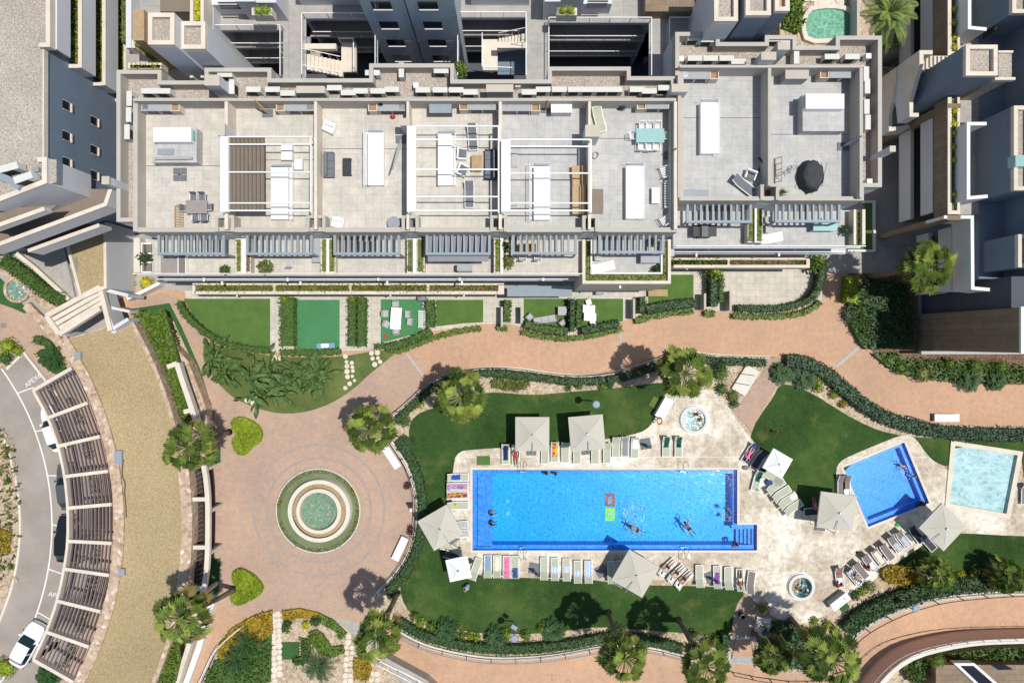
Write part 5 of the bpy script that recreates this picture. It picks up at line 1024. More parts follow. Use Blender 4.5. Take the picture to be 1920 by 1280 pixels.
# ==== WALLS, FENCES, HEDGES AROUND THE POOL GARDEN
pk=smooth([(1445,670),(1330,666),(1300,660),(1262,662),(1235,672),(1195,687),(1150,699),(1090,705),(1040,701),(980,692),(930,688),(880,692),(838,701),(800,722),(760,760),(722,790)],1)
m=MB();m.wall(PP(pk,.35),.25,.35,0);tag(m.build('garden_kerb_wall','kerb_stone'),'low cream kerb wall curving along the north side of the pool garden','wall')
pw=smooth([(733,828),(757,863),(772,895),(780,930),(781,965),(777,1005),(763,1047),(734,1086),(706,1112)],1)
m=MB();m.wall(PP(pw,.3),.3,.3,0);tag(m.build('garden_kerb_wall','kerb_stone'),'low cream kerb wall between the fountain plaza and the pool garden hedge','wall')
ps=smooth(low[1:12],1)
m=MB();m.wall(PP(ps,.3),.35,.3,-1.2);tag(m.build('retaining_wall','kerb_stone'),'cream retaining wall along the south side of the pool lawn','wall')
pe=smooth(low[16:],1)
m=MB();m.wall(PP(pe,.3),.35,.3,-1.2);tag(m.build('retaining_wall','kerb_stone'),'cream retaining wall curving above the lower path at the right','wall')
def fence(label,px,z,h,mat='black_metal',post=2.3,bars=None,z0=None,name='railing'):
 P=resample(PP(px,z),.8);t=thing(name,label,'fence',(*P[0],z));m=MB()
 for a,b in zip(P,P[1:]):m.bar((*a,z+h),(*b,z+h),.06,.05);pass
 m.build('top_rail',mat,t);m=MB()
 for a,b in zip(P,P[1:]):m.bar((*a,z+.15),(*b,z+.15),.03,.03)
 m.build('bottom_rail',mat,t);Q=resample(P,post)
 for q in Q:m=MB();m.bar((*q,z-.1),(*q,z+h),.07,.07);m.build('post',mat,t)
 if bars:
  m=MB()
  for q in resample(P,bars):m.bar((*q,z+.15),(*q,z+h),.018,.018)
  m.build('baluster',mat,t)
 return t
fence('grey metal railing on the retaining wall south of the pool lawn',ps,.3,1.0,'grey_metal',2.3,.14);fence('dark metal railing on the retaining wall above the lower path at the right',pe,.3,.9,'black_metal',2.3)
fence('dark metal railing between the fountain plaza and the pool garden',pw,.3,.9,'black_metal',1.9);fence('dark metal railing on the north kerb wall of the pool garden',pk,.35,.8,'black_metal',2.6)
fence('dark metal railing on the kerb of the terracotta path at the right edge',[(1700,779),(1760,798),(1850,803),(1990,804)],.2,.9,'black_metal',2.6)
m=MB();m.wall(PP([(1690,780),(1760,798),(1850,803),(1990,804)],.2),.3,.2,0);tag(m.build('garden_kerb_wall','kerb_stone'),'cream kerb along the terracotta path below the white bench at right','kerb')
sw_=smooth([(1625,1290),(1640,1268),(1668,1238),(1706,1216),(1760,1202),(1810,1194),(1860,1191),(1990,1188)],1)
m=MB();m.wall(PP(sw_,-.2),.35,1.0,-4);t=m.build('curved_wall','salmon_wall');tag(t,'curved salmon wall along the south side of the lower path','wall');m=MB();m.wall(PP(sw_,-.2),.45,1.08,1.0);m.build('coping','kerb_stone',t)
fence('silver railing on the outer side of the curved salmon wall',[(x+1,y+5)for x,y in sw_],1.08,.7,'steel',1.5)
fence('white and black railing beside the path at the bottom left',smooth([(457,1170),(430,1192),(406,1216),(395,1240),(372,1290)],1),.15,.9,'white_metal',2.0)
m=MB();m.wall(PP(smooth([(457,1171),(430,1193),(406,1217),(395,1241),(372,1291)],1),.15),.12,.15,0);tag(m.build('path_edging','black_metal'),'thin dark edging under the white railing at the bottom left','kerb')
m=MB();m.wall(PP([(400,1118),(388,1160),(372,1215),(345,1290)],.6),.5,.6,0);tag(m.build('white_wall','white_render'),'white bar-topped wall along the path at the lower left','wall')
m=MB();m.wall(PP([(355,1205),(342,1245),(330,1285)],1.4),.4,1.4,0);tag(m.build('planter_wall','cream_stone'),'cream wall of the ivy bed south of the palm at lower left','wall')
fence('silver handrail above the lower path at the bottom centre',smooth([(712,1238),(745,1255),(790,1278),(830,1300)],1),0,.9,'white_metal',2.0)
m=MB();m.wall(PP([(712,1240),(760,1262),(800,1284),(840,1320)],.1),.2,.12,0);tag(m.build('path_edging','kerb_stone'),'cream edging below the silver handrail at the bottom centre','kerb')
fence('dark railing at the bottom edge left of the stairs',[(1372,1258),(1420,1268),(1480,1276),(1540,1276)],-1.2,.9,'black_metal',1.8)
t=thing('garden_stairs','cream garden stairs going down from the pool garden to the lower path','stairs',(*W(1393,1215),-1.2));m=MB()
a=W(1370,1190);b=W(1415,1246)
for k in range(7):
 y1=a[1]+(b[1]-a[1])*k/7;y2=a[1]+(b[1]-a[1])*(k+1)/7;m.box(a[0],y2,-1.3,b[0],y1,.02-.17*k)
m.build('tread','cream_stone',t)
for x in(a[0]-.15,b[0]+.15):m=MB();m.box(x-.12,b[1]-.3,-1.3,x+.12,a[1],.15);m.build('side_wall','taupe_coping',t)
m=MB()
for x in(a[0]+.1,b[0]-.1):m.tube([(x,a[1],.1),(x,a[1],.95),(x,b[1],-.25),(x,b[1],-1.2)],.03,6)
m.build('handrail','black_metal',t)
G='clipped hedges between the ground floor gardens'
hedge('hedge','curved clipped hedge around the westmost garden lawn',[(332,566),(345,590),(372,617),(410,641),(455,654),(506,658)],12,1.0)
hedge('hedge','wide clipped hedge between the olive lawn and the emerald lawn',[(537,557),(537,655)],30,1.3,'hedge_leaf');hedge('hedge','low hedge strip along the south side of the emerald lawn',[(524,661),(580,662),(638,659)],12,1.0)
hedge('hedge','left one of the pair of parallel hedges east of the emerald lawn',[(660,557),(659,656)],15,1.4);hedge('hedge','right one of the pair of parallel hedges east of the emerald lawn',[(677,557),(676,656)],15,1.4)
shrub('bush','lime bush at the north end of the parallel hedges',660,562,8,1.7,'lime_leaf',.04);shrub('bush','lime bush at the north end of the wide hedge',532,560,8,1.6,'lime_leaf',.04)
hedge('hedge','clipped hedge right of the white garden dining set',[(806,562),(808,600),(804,622)],17,1.4);hedge('hedge','clipped hedge along the terracotta path below the white garden dining set',[(722,653),(760,643),(790,630),(810,618)],15,1.2);hedge('hedge','low leafy border from the dining garden hedge to the flagstone entrance',[(738,661),(770,650),(820,630),(870,619),(912,615)],9,.6,'bright_leaf')
hedge('hedge','small square hedge at the end of the flagstones near stepping stones',[(702,650),(735,650)],10,.9);hedge('hedge','narrow hedge between two garden entrances',[(951,562),(950,606)],13,1.5);hedge('hedge','short hedge stub at the foot of the narrow hedge',[(932,615),(957,615)],9,.7,'bright_leaf')
hedge('hedge','clipped hedge below the white sofa in the garden',[(985,607),(1020,617),(1072,622)],15,1.3);hedge('hedge','left tall hedge between the sofa garden and the lounger garden',[(1074,560),(1073,622)],10,1.6,'dark_hedge_leaf');hedge('hedge','right tall hedge between the sofa garden and the lounger garden',[(1086,562),(1085,622)],10,1.6)
hedge('hedge','clipped hedge below the pair of white loungers',[(1092,620),(1130,613),(1170,604)],14,1.3,'dark_hedge_leaf');hedge('hedge','low leafy border beneath the sofa garden and lounger garden hedges',[(978,623),(1020,632),(1065,636),(1110,630),(1174,614)],9,.6,'bright_leaf')
hedge('hedge','small hedge left of the turf patch by the brown bench',[(1206,556),(1205,588)],12,1.5,'dark_hedge_leaf');hedge('hedge','dark clipped hedge below the turf with the brown bench',[(1214,580),(1260,571),(1308,567)],18,1.5,'dark_hedge_leaf');hedge('hedge','leafy border under the dark clipped hedge',[(1192,602),(1240,588),(1306,582)],11,.7,'bright_leaf')
hedge('hedge','left hedge between the brown bench garden and the empty terrace',[(1340,512),(1340,575)],14,1.6,'dark_hedge_leaf');hedge('hedge','right thin hedge between the brown bench garden and the empty terrace',[(1354,515),(1354,573)],9,1.4);shrub('bush','lime bush above the twin hedges by the empty terrace',1343,506,16,2.2,'lime_leaf',.04,.2)
hedge('hedge','short leafy stub below the twin hedges',[(1322,587),(1352,588)],11,.7,'bright_leaf');hedge('hedge','dark clipped hedge along the south side of the empty flagstone terrace',[(1385,577),(1440,579),(1490,575),(1522,563),(1540,540),(1545,500),(1545,484)],12,1.4,'dark_hedge_leaf')
hedge('hedge','leafy outer border below the dark terrace hedge',[(1376,592),(1440,594),(1500,590),(1533,575),(1545,556)],10,.7,'bright_leaf');shrub('bush','bright bushes at the east corner of the long building',1536,492,18,1.8,'bright_leaf',.04,.25)
hedge('hedge','bright green upright hedge at the corner of the dark garden on the right',[(1602,516),(1601,555),(1597,575)],24,1.4,'lime_leaf',dens=90)
hn=smooth([(1438,680),(1330,676),(1300,672),(1265,675),(1235,686),(1195,702),(1150,712),(1090,717),(1040,713),(980,704),(930,699),(880,702),(838,712),(800,734),(765,768),(735,796)],1)
k_=[i for i,p in enumerate(hn)if p[0]<1150][0]
hedge('hedge','dark green hedge behind the kerb northeast of the main pool',hn[:k_+1],14,.9,'dark_hedge_leaf',it=0,dens=90);hedge('hedge','dark green hedge behind the kerb northwest of the main pool',hn[k_:],14,.9,'dark_hedge_leaf',it=0,dens=90)
hedge('hedge','curved dark green hedge between the fountain plaza and the pool lawn',[(748,826),(772,862),(787,905),(793,955),(789,1005),(775,1050),(748,1090),(722,1117)],18,.9,'dark_hedge_leaf',dens=90)
hedge('hedge','dark green hedge along the retaining wall south of the pool lawn',[(748,1168),(770,1183),(800,1197),(860,1212),(925,1220),(1000,1219),(1060,1212),(1130,1199),(1180,1197),(1235,1206),(1290,1222)],19,.9,'dark_hedge_leaf',dens=80)
hedge('hedge','short upright hedge at the top of the garden stairs',[(1362,1192),(1362,1232)],13,1.3,'dark_hedge_leaf')
hedge('hedge','long bushy grey-green hedge between the terracotta path and the east lawn',[(1478,676),(1510,678),(1550,697),(1590,732),(1640,773),(1700,797),(1770,812),(1850,816),(1990,816)],24,1.1,'grey_hedge_leaf',dens=90,size=.22)
hedge('hedge','thick dark hedge above the lower path in the southeast',[(1592,1186),(1612,1164),(1650,1142),(1700,1122),(1760,1104),(1850,1094),(1990,1090)],30,1.1,'dark_hedge_leaf',dens=85,size=.22)
hedge('hedge','hedge along the curb above the pond at the far left',[(0,487),(30,505),(60,530),(95,555),(120,565)],26,1.0,'hedge_leaf',size=.2);hedge('hedge','oval ring hedge around the sago palm on the forecourt',[(60,636),(82,640),(105,665),(120,690),(105,700),(90,680),(66,655)],14,.7,'hedge_leaf')
hedge('hedge','narrow ivy strip between the west wing and the long building',[(222,506),(222,536)],16,.8,'hedge_leaf')
bed('ivy_bed','bright leafy ivy strip along the north part of the gravel roof',[(246,585),(305,583),(322,640),(333,680),(345,720),(358,790),(330,790),(308,720),(285,650)],1.9,.6,'bright_leaf',70,.28)
bed('ivy_bed','orange brown patch of dry shrubs beside the bright ivy strip',[(292,588),(310,586),(325,622),(334,662),(318,664),(300,620)],1.2,.6,'mixed_leaf',110,.24,core=False)
bed('ivy_bed','leafy strip on the left of the cream wall at the bottom left',[(312,1200),(330,1210),(334,1240),(322,1290),(292,1300),(300,1250)],2.4,.6,'bright_leaf',60,.26)
m=MB();m.prism(PP([(318,640),(352,676),(385,760),(392,830),(372,850),(350,790),(330,720),(312,660)],1.4),1.4,0);m2=m.build('stone_bed','rubble_stone');tag(m2,'narrow rough stone bed beside the pale beam wall','raised bed',kind='structure')
bed('flower_bed','orange and green flowering bed above the stepping stones, bottom left garden',[(432,1180),(470,1158),(508,1146),(509,1190),(480,1210),(450,1205),(435,1240),(405,1235),(408,1210)],.06,.5,'orange_flower',55,.2);bed('flower_bed','green underplanting among the orange flowers at bottom left',[(402,1240),(450,1205),(508,1190),(506,1280),(380,1290),(388,1260)],.06,.35,'hedge_leaf',45,.25)
bed('flower_bed','arched border of green and orange flowers south of the plaza',[(529,1147),(560,1142),(596,1150),(590,1162),(560,1160),(529,1165)],.06,.4,'orange_flower',60,.18);bed('flower_bed','green arched border along the plaza edge',[(596,1150),(625,1165),(650,1188),(642,1195),(615,1178),(594,1166)],.06,.4,'bright_leaf',70,.18)
bed('flower_bed','curved green planting in the middle of the bottom garden',[(578,1188),(592,1182),(605,1192),(620,1215),(642,1212),(645,1225),(618,1236),(596,1225),(575,1200)],.06,.5,'bright_leaf',70,.2);bed('flower_bed','green shrubs beside the small square turf',[(562,1198),(580,1202),(580,1225),(574,1245),(553,1250),(545,1240),(563,1232)],.06,.5,'hedge_leaf',70,.22)
bed('flower_bed','orange flowers at the foot of the palm by the bottom path',[(662,1235),(690,1240),(696,1258),(690,1278),(665,1275),(660,1255)],.06,.5,'orange_flower',70,.2);bed('flower_bed','orange and red flower mass beside the southeast lawn',[(1658,1070),(1680,1062),(1705,1065),(1728,1078),(1732,1092),(1700,1100),(1672,1098),(1660,1085)],.06,.9,'orange_flower',110,.2,it=1)
bed('flower_bed','oval bed of feathery green plants north of the main pool',[(920,712),(945,703),(985,706),(996,716),(985,730),(955,733),(925,728)],.06,.6,'mixed_leaf',90,.25,it=1);bed('flower_bed','dark shaded planting east of the upright hedge',[(1592,560),(1640,520),(1700,530),(1718,600),(1716,650),(1640,655),(1612,622)],.04,.8,'dark_hedge_leaf',40,.3);bed('flower_bed','green shrub carpet at the corner of the dark right garden',[(1592,575),(1628,572),(1630,655),(1620,645),(1604,615)],.04,1.0,'hedge_leaf',80,.22)
bed('flower_bed','mixed low plants and rocks beside the road at the far left',[(0,800),(20,830),(34,880),(36,960),(28,1040),(8,1090),(-30,1100),(-30,800)],.07,.35,'mixed_leaf',7,.45,core=False);bed('flower_bed','red flowering patch beside the road at the far left',[(-10,990),(16,1000),(14,1035),(-10,1040)],.07,.5,'orange_flower',60,.22)
bed('flower_bed','shaded undergrowth beneath the southeast palm',[(1430,1170),(1480,1165),(1540,1190),(1590,1215),(1560,1260),(1425,1250)],.06,.5,'dark_hedge_leaf',26,.35);bed('flower_bed','dark shrubs behind the silver railing at the bottom right',[(1700,1255),(1760,1235),(1860,1222),(1990,1215),(1990,1240),(1760,1252),(1720,1290)],-3.9,1.6,'hedge_leaf',40,.35)
bed('flower_bed','mixed shrubs along the terracotta path at the right',[(1640,663),(1680,660),(1700,672),(1980,690),(1980,718),(1800,716),(1720,708),(1672,690)],.05,.7,'hedge_leaf',34,.3)
for pts,l in(([(432,792),(440,784),(450,782),(465,786),(480,795),(489,806),(491,818),(485,830),(472,838),(462,850),(452,854),(442,850),(435,838),(434,826),(441,818),(441,812),(434,806)],'upper yellow-green heart shaped bush on the fountain plaza'),([(437,1072),(448,1066),(460,1070),(475,1080),(490,1096),(492,1108),(482,1118),(468,1126),(452,1134),(440,1134),(431,1127),(431,1116),(440,1106),(443,1100),(436,1092),(434,1080)],'lower yellow-green heart shaped bush on the fountain plaza')):
 P=PP(smooth(pts,1,True),.5);m=MB();m.prism(P,.42,.02);leaves_box(m,P,.02,.48,260,.11,.03)
 for i in range(len(P)):
  a,b=P[i-1],P[i]
  for _ in range(int(math.dist(a,b)*50)):t=R.random();m.leafquad((a[0]+(b[0]-a[0])*t,a[1]+(b[1]-a[1])*t,R.uniform(.05,.5)),rdir(-.2),rdir(-1),.13,.08)
 tag(m.build('heart_bush','lime_leaf'),l,'bush')
for x,y,r,h,mt,l in((777,1158,8,.8,'bright_leaf','small bright bush near the western end of the south hedge'),(788,1169,7,.6,'lime_leaf','lime bush third along the south border'),(808,1176,8,.7,'bright_leaf','green bush just left of the first cycad in the south border'),(865,1193,7,.6,'bright_leaf','round green bush between the two cycads of the south border'),(880,1193,6,.6,'lime_leaf','lime bush left of centre in the south border'),(893,1196,7,.6,'lime_leaf','lime bush left of the second cycad'),(949,1190,8,.8,'lime_leaf','lime bush right of the second cycad beside the lamp'),(986,1193,8,.7,'bright_leaf','round green bush right of the lamp'),(1016,1180,8,.8,'bright_leaf','green bush left of the third cycad'),(1303,1192,9,.8,'hedge_leaf','olive bush left of the stairs'),(1343,1203,10,.9,'hedge_leaf','round olive bush close to the stairs hedge'),(1325,1207,12,.8,'bright_leaf','wide bush above the palm by the stairs'),(1537,727,9,.8,'lime_leaf','yellow-green ball bush at the edge of the east lawn'),(1565,740,7,.6,'lime_leaf','small yellow-green bush under the grey-green hedge'),(1582,758,6,.5,'orange_flower','orange flowering bush under the grey-green hedge'),(1537,708,9,.7,'lime_leaf','yellow bush beside the twin cycads'),(1355,730,11,.8,'hedge_leaf','dark square-ish bush at the tip of the pool deck'),(1376,742,10,.7,'mixed_leaf','small bush between the deck and the concrete slab'),(1378,757,8,.6,'hedge_leaf','green bush at the corner of path and deck'),(1354,700,16,1.2,'bright_leaf','bright bush beside the palm north of the deck'),(1352,688,14,1.4,'dark_hedge_leaf','dark bush behind the palm north of the deck'),(786,757,8,.7,'lime_leaf','lime bush in the shade of the big palm'),(770,762,8,.7,'bright_leaf','green bush left of the lime bush near the big palm'),(758,790,11,.5,'hedge_leaf','oblong flat bush northwest of the pool lawn'),(1086,724,6,.5,'bright_leaf','small bush on the north edge of the lawn near the lamp'),(1130,724,7,.6,'bright_leaf','green bush north of the second umbrella'),(1143,722,7,.6,'hedge_leaf','dark bush north of the second umbrella'),(735,1117,10,.8,'hedge_leaf','bush at the west end of the lawn'),(1434,1144,12,1.0,'mixed_leaf','feathery bush at the path junction by the stairs'),(1529,1166,7,.6,'lime_leaf','yellow bush at the south tip of the deck'),(1554,1172,8,.6,'lime_leaf','second yellow bush at the south tip of the deck'),(1605,1117,9,.5,'dark_hedge_leaf','square dark clipped bush near the white outdoor table'),(1619,1110,7,.7,'lime_leaf','lime bush beside the square clipped bush'),(1633,1102,11,.9,'mixed_leaf','silvery bush left of the orange flowers'),(1661,1074,7,.6,'bright_leaf','bright green bush at the left tip of the orange flowers'),(1806,1081,8,.6,'yellow_leaf','yellow bush right of the small fan palm'),(1829,1082,11,.7,'lime_leaf','lime bush between the two small fan palms'),(245,512,7,.6,'yellow_leaf','upper of two yellow bushes beside the white curved wall'),(243,532,7,.6,'yellow_leaf','lower of two yellow bushes beside the white curved wall'),(272,530,13,.8,'yellow_leaf','large yellow bush inside the white curved wall'),(30,657,9,.7,'lime_leaf','lime bush at the road corner, far left'),(8,648,16,1.2,'lime_leaf','large lime bush at the left edge above the road'),(5,672,12,.9,'hedge_leaf','dark bush at the left edge above the road'),(573,1172,7,.5,'yellow_leaf','small yellow plant in the middle of the bottom garden'),(535,1180,8,.6,'hedge_leaf','grey-green plant left in the bottom garden'),(538,1168,7,.5,'dark_hedge_leaf','dark small plant left in the bottom garden'),(590,1167,9,.9,'dark_hedge_leaf','dark bush behind the yellow plant'),(5,1255,20,1.0,'lime_leaf','yellow-green bush in the bottom left corner'),(1784,682,13,1.2,'bright_leaf','round green bush in the middle of the right planting strip'),(1833,686,14,1.3,'bright_leaf','second round green bush in the right planting strip'),(1881,688,14,1.3,'bright_leaf','rightmost round green bush in the right planting strip'),(1732,700,18,1.0,'mixed_leaf','broad olive bush in the right planting strip'),(1690,690,12,.9,'bright_leaf','bush at the left end of the right planting strip'),(1662,672,9,.6,'bright_leaf','small pale bush at the paving corner on the right'),(845,518,0,0,'',''),(1600,590,18,.9,'grey_hedge_leaf','silvery bush between the upright hedge and the shrub carpet'),(1762,1240,14,1.5,'bright_leaf','bright bush behind the silver railing, bottom right')):
 if r:shrub('shrub',l,x,y,r,h,mt,-4+2.4 if y>1235 and x>1700 else .06,.15)
m=MB()
for k in range(46):x,y=R.uniform(-10,33),R.uniform(810,1095);a=W(x,y);m.blob((a[0],a[1],.1),R.uniform(.1,.32),R.uniform(.1,.3),.15,7,4,.2)
tag(m.build('rocks','rubble_stone'),'pale rocks scattered in the roadside flower bed','rocks',kind='stuff')
def discs(lst,label,grp):
 for i,(x,y,r)in enumerate(lst):
  m=MB();m.lathe(0,0,[(.001,.06),(L(r)*.97,.06),(L(r),.05),(L(r),0)],20);o=m.build('stepping_stone','cream_stone',None,world=False);o.location=(*W(x,y),.05);tag(o,label,'stepping stone',grp)
la=[(512,1153,5),(522,1150,6),(514,1163,6),(524,1161,4.5),(513,1174,5),(523,1171,6),(514,1182,4.5),(524,1181,5),(513,1192,6),(524,1190,4.5),(514,1203,5),(524,1199,5),(515,1212,4),(524,1209,6),(515,1222,6),(525,1220,4.5),(513,1233,5),(524,1231,5.5),(515,1243,5),(525,1240,4.5),(515,1254,6),(525,1250,5),(514,1265,5),(525,1262,6),(516,1275,5)]
discs(la,'round cream stepping stone in the left double row of the bottom garden','stepping stones in the left double row')
discs([(654,1192,5),(653,1203,5.5),(660,1213,4.5),(650,1212,4),(651,1222,4.5),(661,1222,4),(650,1234,5),(660,1232,4),(649,1245,5),(659,1243,5),(650,1254,4),(658,1255,4),(648,1265,5.5),(658,1264,4.5),(648,1276,5),(657,1275,5.5)],'round cream stepping stone in the right double row of the bottom garden','stepping stones in the right double row')
discs([(697,1272,5),(707,1262,5),(708,1273,4.5),(699,1261,4)],'round stepping stone beside the handrail at the bottom','stepping stones beside the handrail')
discs([(648,668,4.5),(650,678,3.5),(651,686,4.5),(660,680,4),(661,688,3.5),(651,696,5),(662,695,3.5),(652,706,4.5),(661,705,3),(665,713,3),(656,719,4.5),(648,727,4)],'round stepping stone in the short path across the verge lawn','stepping stones across the verge lawn')
discs([(697,662,4.5),(708,661,5),(699,672,4),(709,671,3.5),(703,683,5),(713,678,4)],'round stepping stone in the group by the dining garden','stepping stones by the dining garden')
discs([(515,671,5.5),(526,672,4)],'round stepping stone at the gate of the first lawn','stepping stones at the first gate');discs([(464,750,5),(475,755,5),(484,759,4)],'round stepping stone at the lower edge of the banana bed','stepping stones below the banana bed')
palm('large fan palm with yellowing fronds northwest of the main pool',863,745,8,2.45,1);palm('fan palm at the edge of the plaza north of the bench',690,805,8,2.3,2);palm('tall fan palm above the north whirlpool',1287,700,9,2.5,3)
palm('fan palm between the gravel roof and the upper heart bush',350,838,9,2.4,4,lean=W(430,810));palm('leaning fan palm at the lower left by the gravel roof',336,1160,9.5,2.5,5,lean=W(441,1104));palm('fan palm at the southwest tip of the pool garden',705,1198,10,2.2,6)
palm('leaning fan palm south of the pool lawn, left of the two',1172,1236,9.5,2.3,7);palm('fan palm at the bottom edge left of the garden stairs',1326,1252,9.5,2.3,8);palm('large fan palm at the bottom right of the garden stairs',1562,1240,8.5,2.9,9);palm('fan palm in front of the right-hand building',1746,498,9.5,2.4,10)
palm('small fan palm right of the orange flower mass',1762,1079,2.6,1.7,11);palm('small fan palm near the right edge above the lower path',1893,1082,2.8,1.8,12);palm('fan palm partly in shade at the junction south of the deck',1452,1232,5,1.9,14)
def mk_cyc(t):feather_palm(t,30,1.45,3,.34)
for x,y,s,l in((760,836,.85,'cycad at the plaza hedge beside the white bench'),(835,1184,1.0,'first cycad from the left in the south border'),(930,1197,1.0,'second cycad in the south border left of the lamp'),(1038,1184,1.0,'third cycad in the south border'),(1468,700,.9,'cycad beside the path into the pool garden'),(1513,708,1.0,'cycad under the hedge right of the garden path'),(1488,694,.9,'middle cycad under the hedge by the garden path'),(94,672,1.1,'cycad in the oval ring hedge on the forecourt'),(1822,712,1.0,'cycad in the right planting strip'),(1872,712,.9,'right cycad in the right planting strip'),(86,1272,1.0,'cycad below the carport at the bottom left'),(1160,1192,.8,'small cycad behind the leaning palm')):
 place('cycad',mk_cyc,'cycad',l,'cycad',(*W(x,y,.8),.05),R.uniform(0,6),'cycads in the garden borders',s)
def mk_date(t):feather_palm(t,34,3.2,8,.5,72,'palm_leaf',8)
place('date',mk_date,'feather_palm','bright feathery palm rising between the blocks at the top right','palm tree',(*W(1672,18,8.5),0),.5)
def mk_fe(t):feather_palm(t,22,2.7,18,.4,55,'cycad_leaf',.8)
for x,y,l in((455,1215,'large dark feathery palm in the bottom left garden'),(440,1245,'second dark feathery palm in the bottom left garden'),(592,1258,'dark bushy palm at the bottom centre garden')):place('feather',mk_fe,'feather_palm',l,'palm',(*W(x,y,1.5),.05),R.uniform(0,6),'feathery palms in the bottom garden',.75)
for i,(x,y,l)in enumerate(((405,672,'bird of paradise clump at the left end of the banana bed'),(425,700,'bird of paradise clump low at the left of the banana bed'),(478,712,'bird of paradise clump at the lower middle of the bed'),(505,690,'bird of paradise clump at the middle of the bed'),(528,728,'bird of paradise clump reaching furthest down'),(548,700,'bird of paradise clump right of the middle'),(572,690,'bird of paradise clump near the right end, upper'),(590,718,'bird of paradise clump near the right end, lower'),(600,700,'rightmost bird of paradise clump of the bed'),(490,738,'bird of paradise clump above the three stepping stones'))):
 key='ban%d'%(i%3);place(key,lambda t,s=i:banana(t,5+s,26),'banana_plant',l,'large-leaved plant',(*W(x,y,1.2),.05),R.uniform(0,6),'large-leaved plants in the verge lawn',R.uniform(.85,1.15))
for i,(x,y,l)in enumerate(((1065,727,'small agave at the north edge of the pool lawn'),(1055,715,'reddish agave north of the pool lawn'),(762,1085,'spiky pale agave at the west edge of the lawn'),(640,1190,'agave at the right of the bottom garden'),(20,900,'agave in the roadside bed, upper'),(24,1060,'agave in the roadside bed, lower'))):place('agave',agave,'agave',l,'agave',(*W(x,y),.08),i,None,1.1)
t=thing('garden_pond','small round pond with stone rim on green turf at the far left','pond',(*W(32,545),0));m=MB();m.sheet(PP(smooth([(-20,505),(0,520),(15,535),(48,575),(52,590),(30,580),(-20,562)],1,True)),.05);st(m.build('pond_turf','dark_turf',world=False))
x,y=W(36,543);m=MB();m.lathe(x,y,[(1.25,0),(1.25,.35),(1.0,.35),(.98,.1)],28);m.build('rim','rubble_stone',t);m=MB();m.lathe(x,y,[(.99,.12),(.01,.12)],28);m.build('basin','fountain_mosaic',t);m=MB();m.lathe(x,y,[(.99,.28),(.01,.28)],28);m.build('water','bubbling_water',t)
m=MB();m.wall(PP([(0,502),(30,520),(62,548),(90,575),(112,592),(100,600)],.25),.9,.25,0);tag(m.build('stone_path','rubble_stone'),'rough stone strip between the pond and the curved hedge','paving',kind='structure')
m=MB();m.wall(PP([(48,572),(80,605),(112,645),(140,700)],.5),.8,.5,0);tag(m.build('stone_wall','rubble_stone'),'rough stone wall running from the pond to the carport','wall')
# ==== POOLSIDE FURNITURE
def mk_umb(t,s=3.05,canvas='umbrella_canvas',base_=True):
 m=MB();h=s/2;z=2.62
 def P(u,v):
  r=max(abs(u),abs(v));sag=.02*math.sin(PI*r);return(u*h,v*h,z+.55*(1-r)-sag*2)
 n=8
 for q in range(4):
  c,s_=((1,0),(0,1),(-1,0),(0,-1))[q];vs=[]
  for i in range(n+1):
   for j in range(n+1):
    r=i/n;u,v=r,r*(2*j/n-1);vs.append(P(u*c-v*s_,u*s_+v*c))
  m.q(vs,[(i*(n+1)+j,(i+1)*(n+1)+j,(i+1)*(n+1)+j+1,i*(n+1)+j+1)for i in range(n)for j in range(n)])
 m.q([(sx*h,sy*h,zz)for zz in(z,z-.16)for sx,sy in((-1,-1),(1,-1),(1,1),(-1,1))],[(0,1,5,4),(1,2,6,5),(2,3,7,6),(3,0,4,7)])
 m.build('canopy',canvas,t,world=False)
 m=MB()
 for sx,sy in((1,1),(-1,1),(1,-1),(-1,-1)):m.bar((0,0,z+.5),(sx*h,sy*h,z-.04),.03,.03)
 m.build('rib','grey_metal',t,world=False);m=MB();m.lathe(0,0,[(.09,z+.5),(.1,z+.6),(.05,z+.66),(.001,z+.66)],10);m.build('finial','steel',t,world=False)
 if base_:
  m=MB();m.tube([(0,-h-.35,.1),(0,-h-.3,2.75),(0,-h*.45,z+.36)],.03,6);m.bar((0,-h-.33,1.3),(0,-.8,z+.1),.04,.04);m.build('mast','grey_metal',t,world=False);m=MB();m.box(-.45,-h-.8,0,.45,-h+.1,.1);m.build('base','grey_cushion',t,world=False)
 else:m=MB();m.tube([(0,0,0),(0,0,z+.5)],.03,6);m.build('mast','steel',t,world=False)
ZU=2.6
for x,y,rz,s,l in((998,813,0,1.0,'large taupe square umbrella on the lawn edge, left of the two above the pool'),(1100,811,5,1.02,'large taupe square umbrella on the lawn edge, right of the two above the pool'),(826,988,30,1.0,'large taupe square umbrella tilted beside the west end of the pool'),(1191,1073,-30,1.04,'large taupe square umbrella on the south side of the pool'),(1566,957,-7,1.06,'large taupe square umbrella between the two blue pools'),(1766,987,-43,1.0,'large taupe square umbrella below the pale paddling pool')):
 place('umb',mk_umb,'umbrella',l,'umbrella',(*W(x,y,ZU),.12),math.radians(rz),'large taupe umbrellas',s)
for x,y,rz,l in((860,1065,12,'white square parasol at the southwest corner of the pool deck'),(1457,868,-30,'white square parasol beside the striped cream loungers')):
 place('wumb',lambda t:mk_umb(t,2.0,'white_canvas',False),'parasol',l,'parasol',(*W(x,y,ZU),.12),math.radians(rz),'white parasols',1.0)
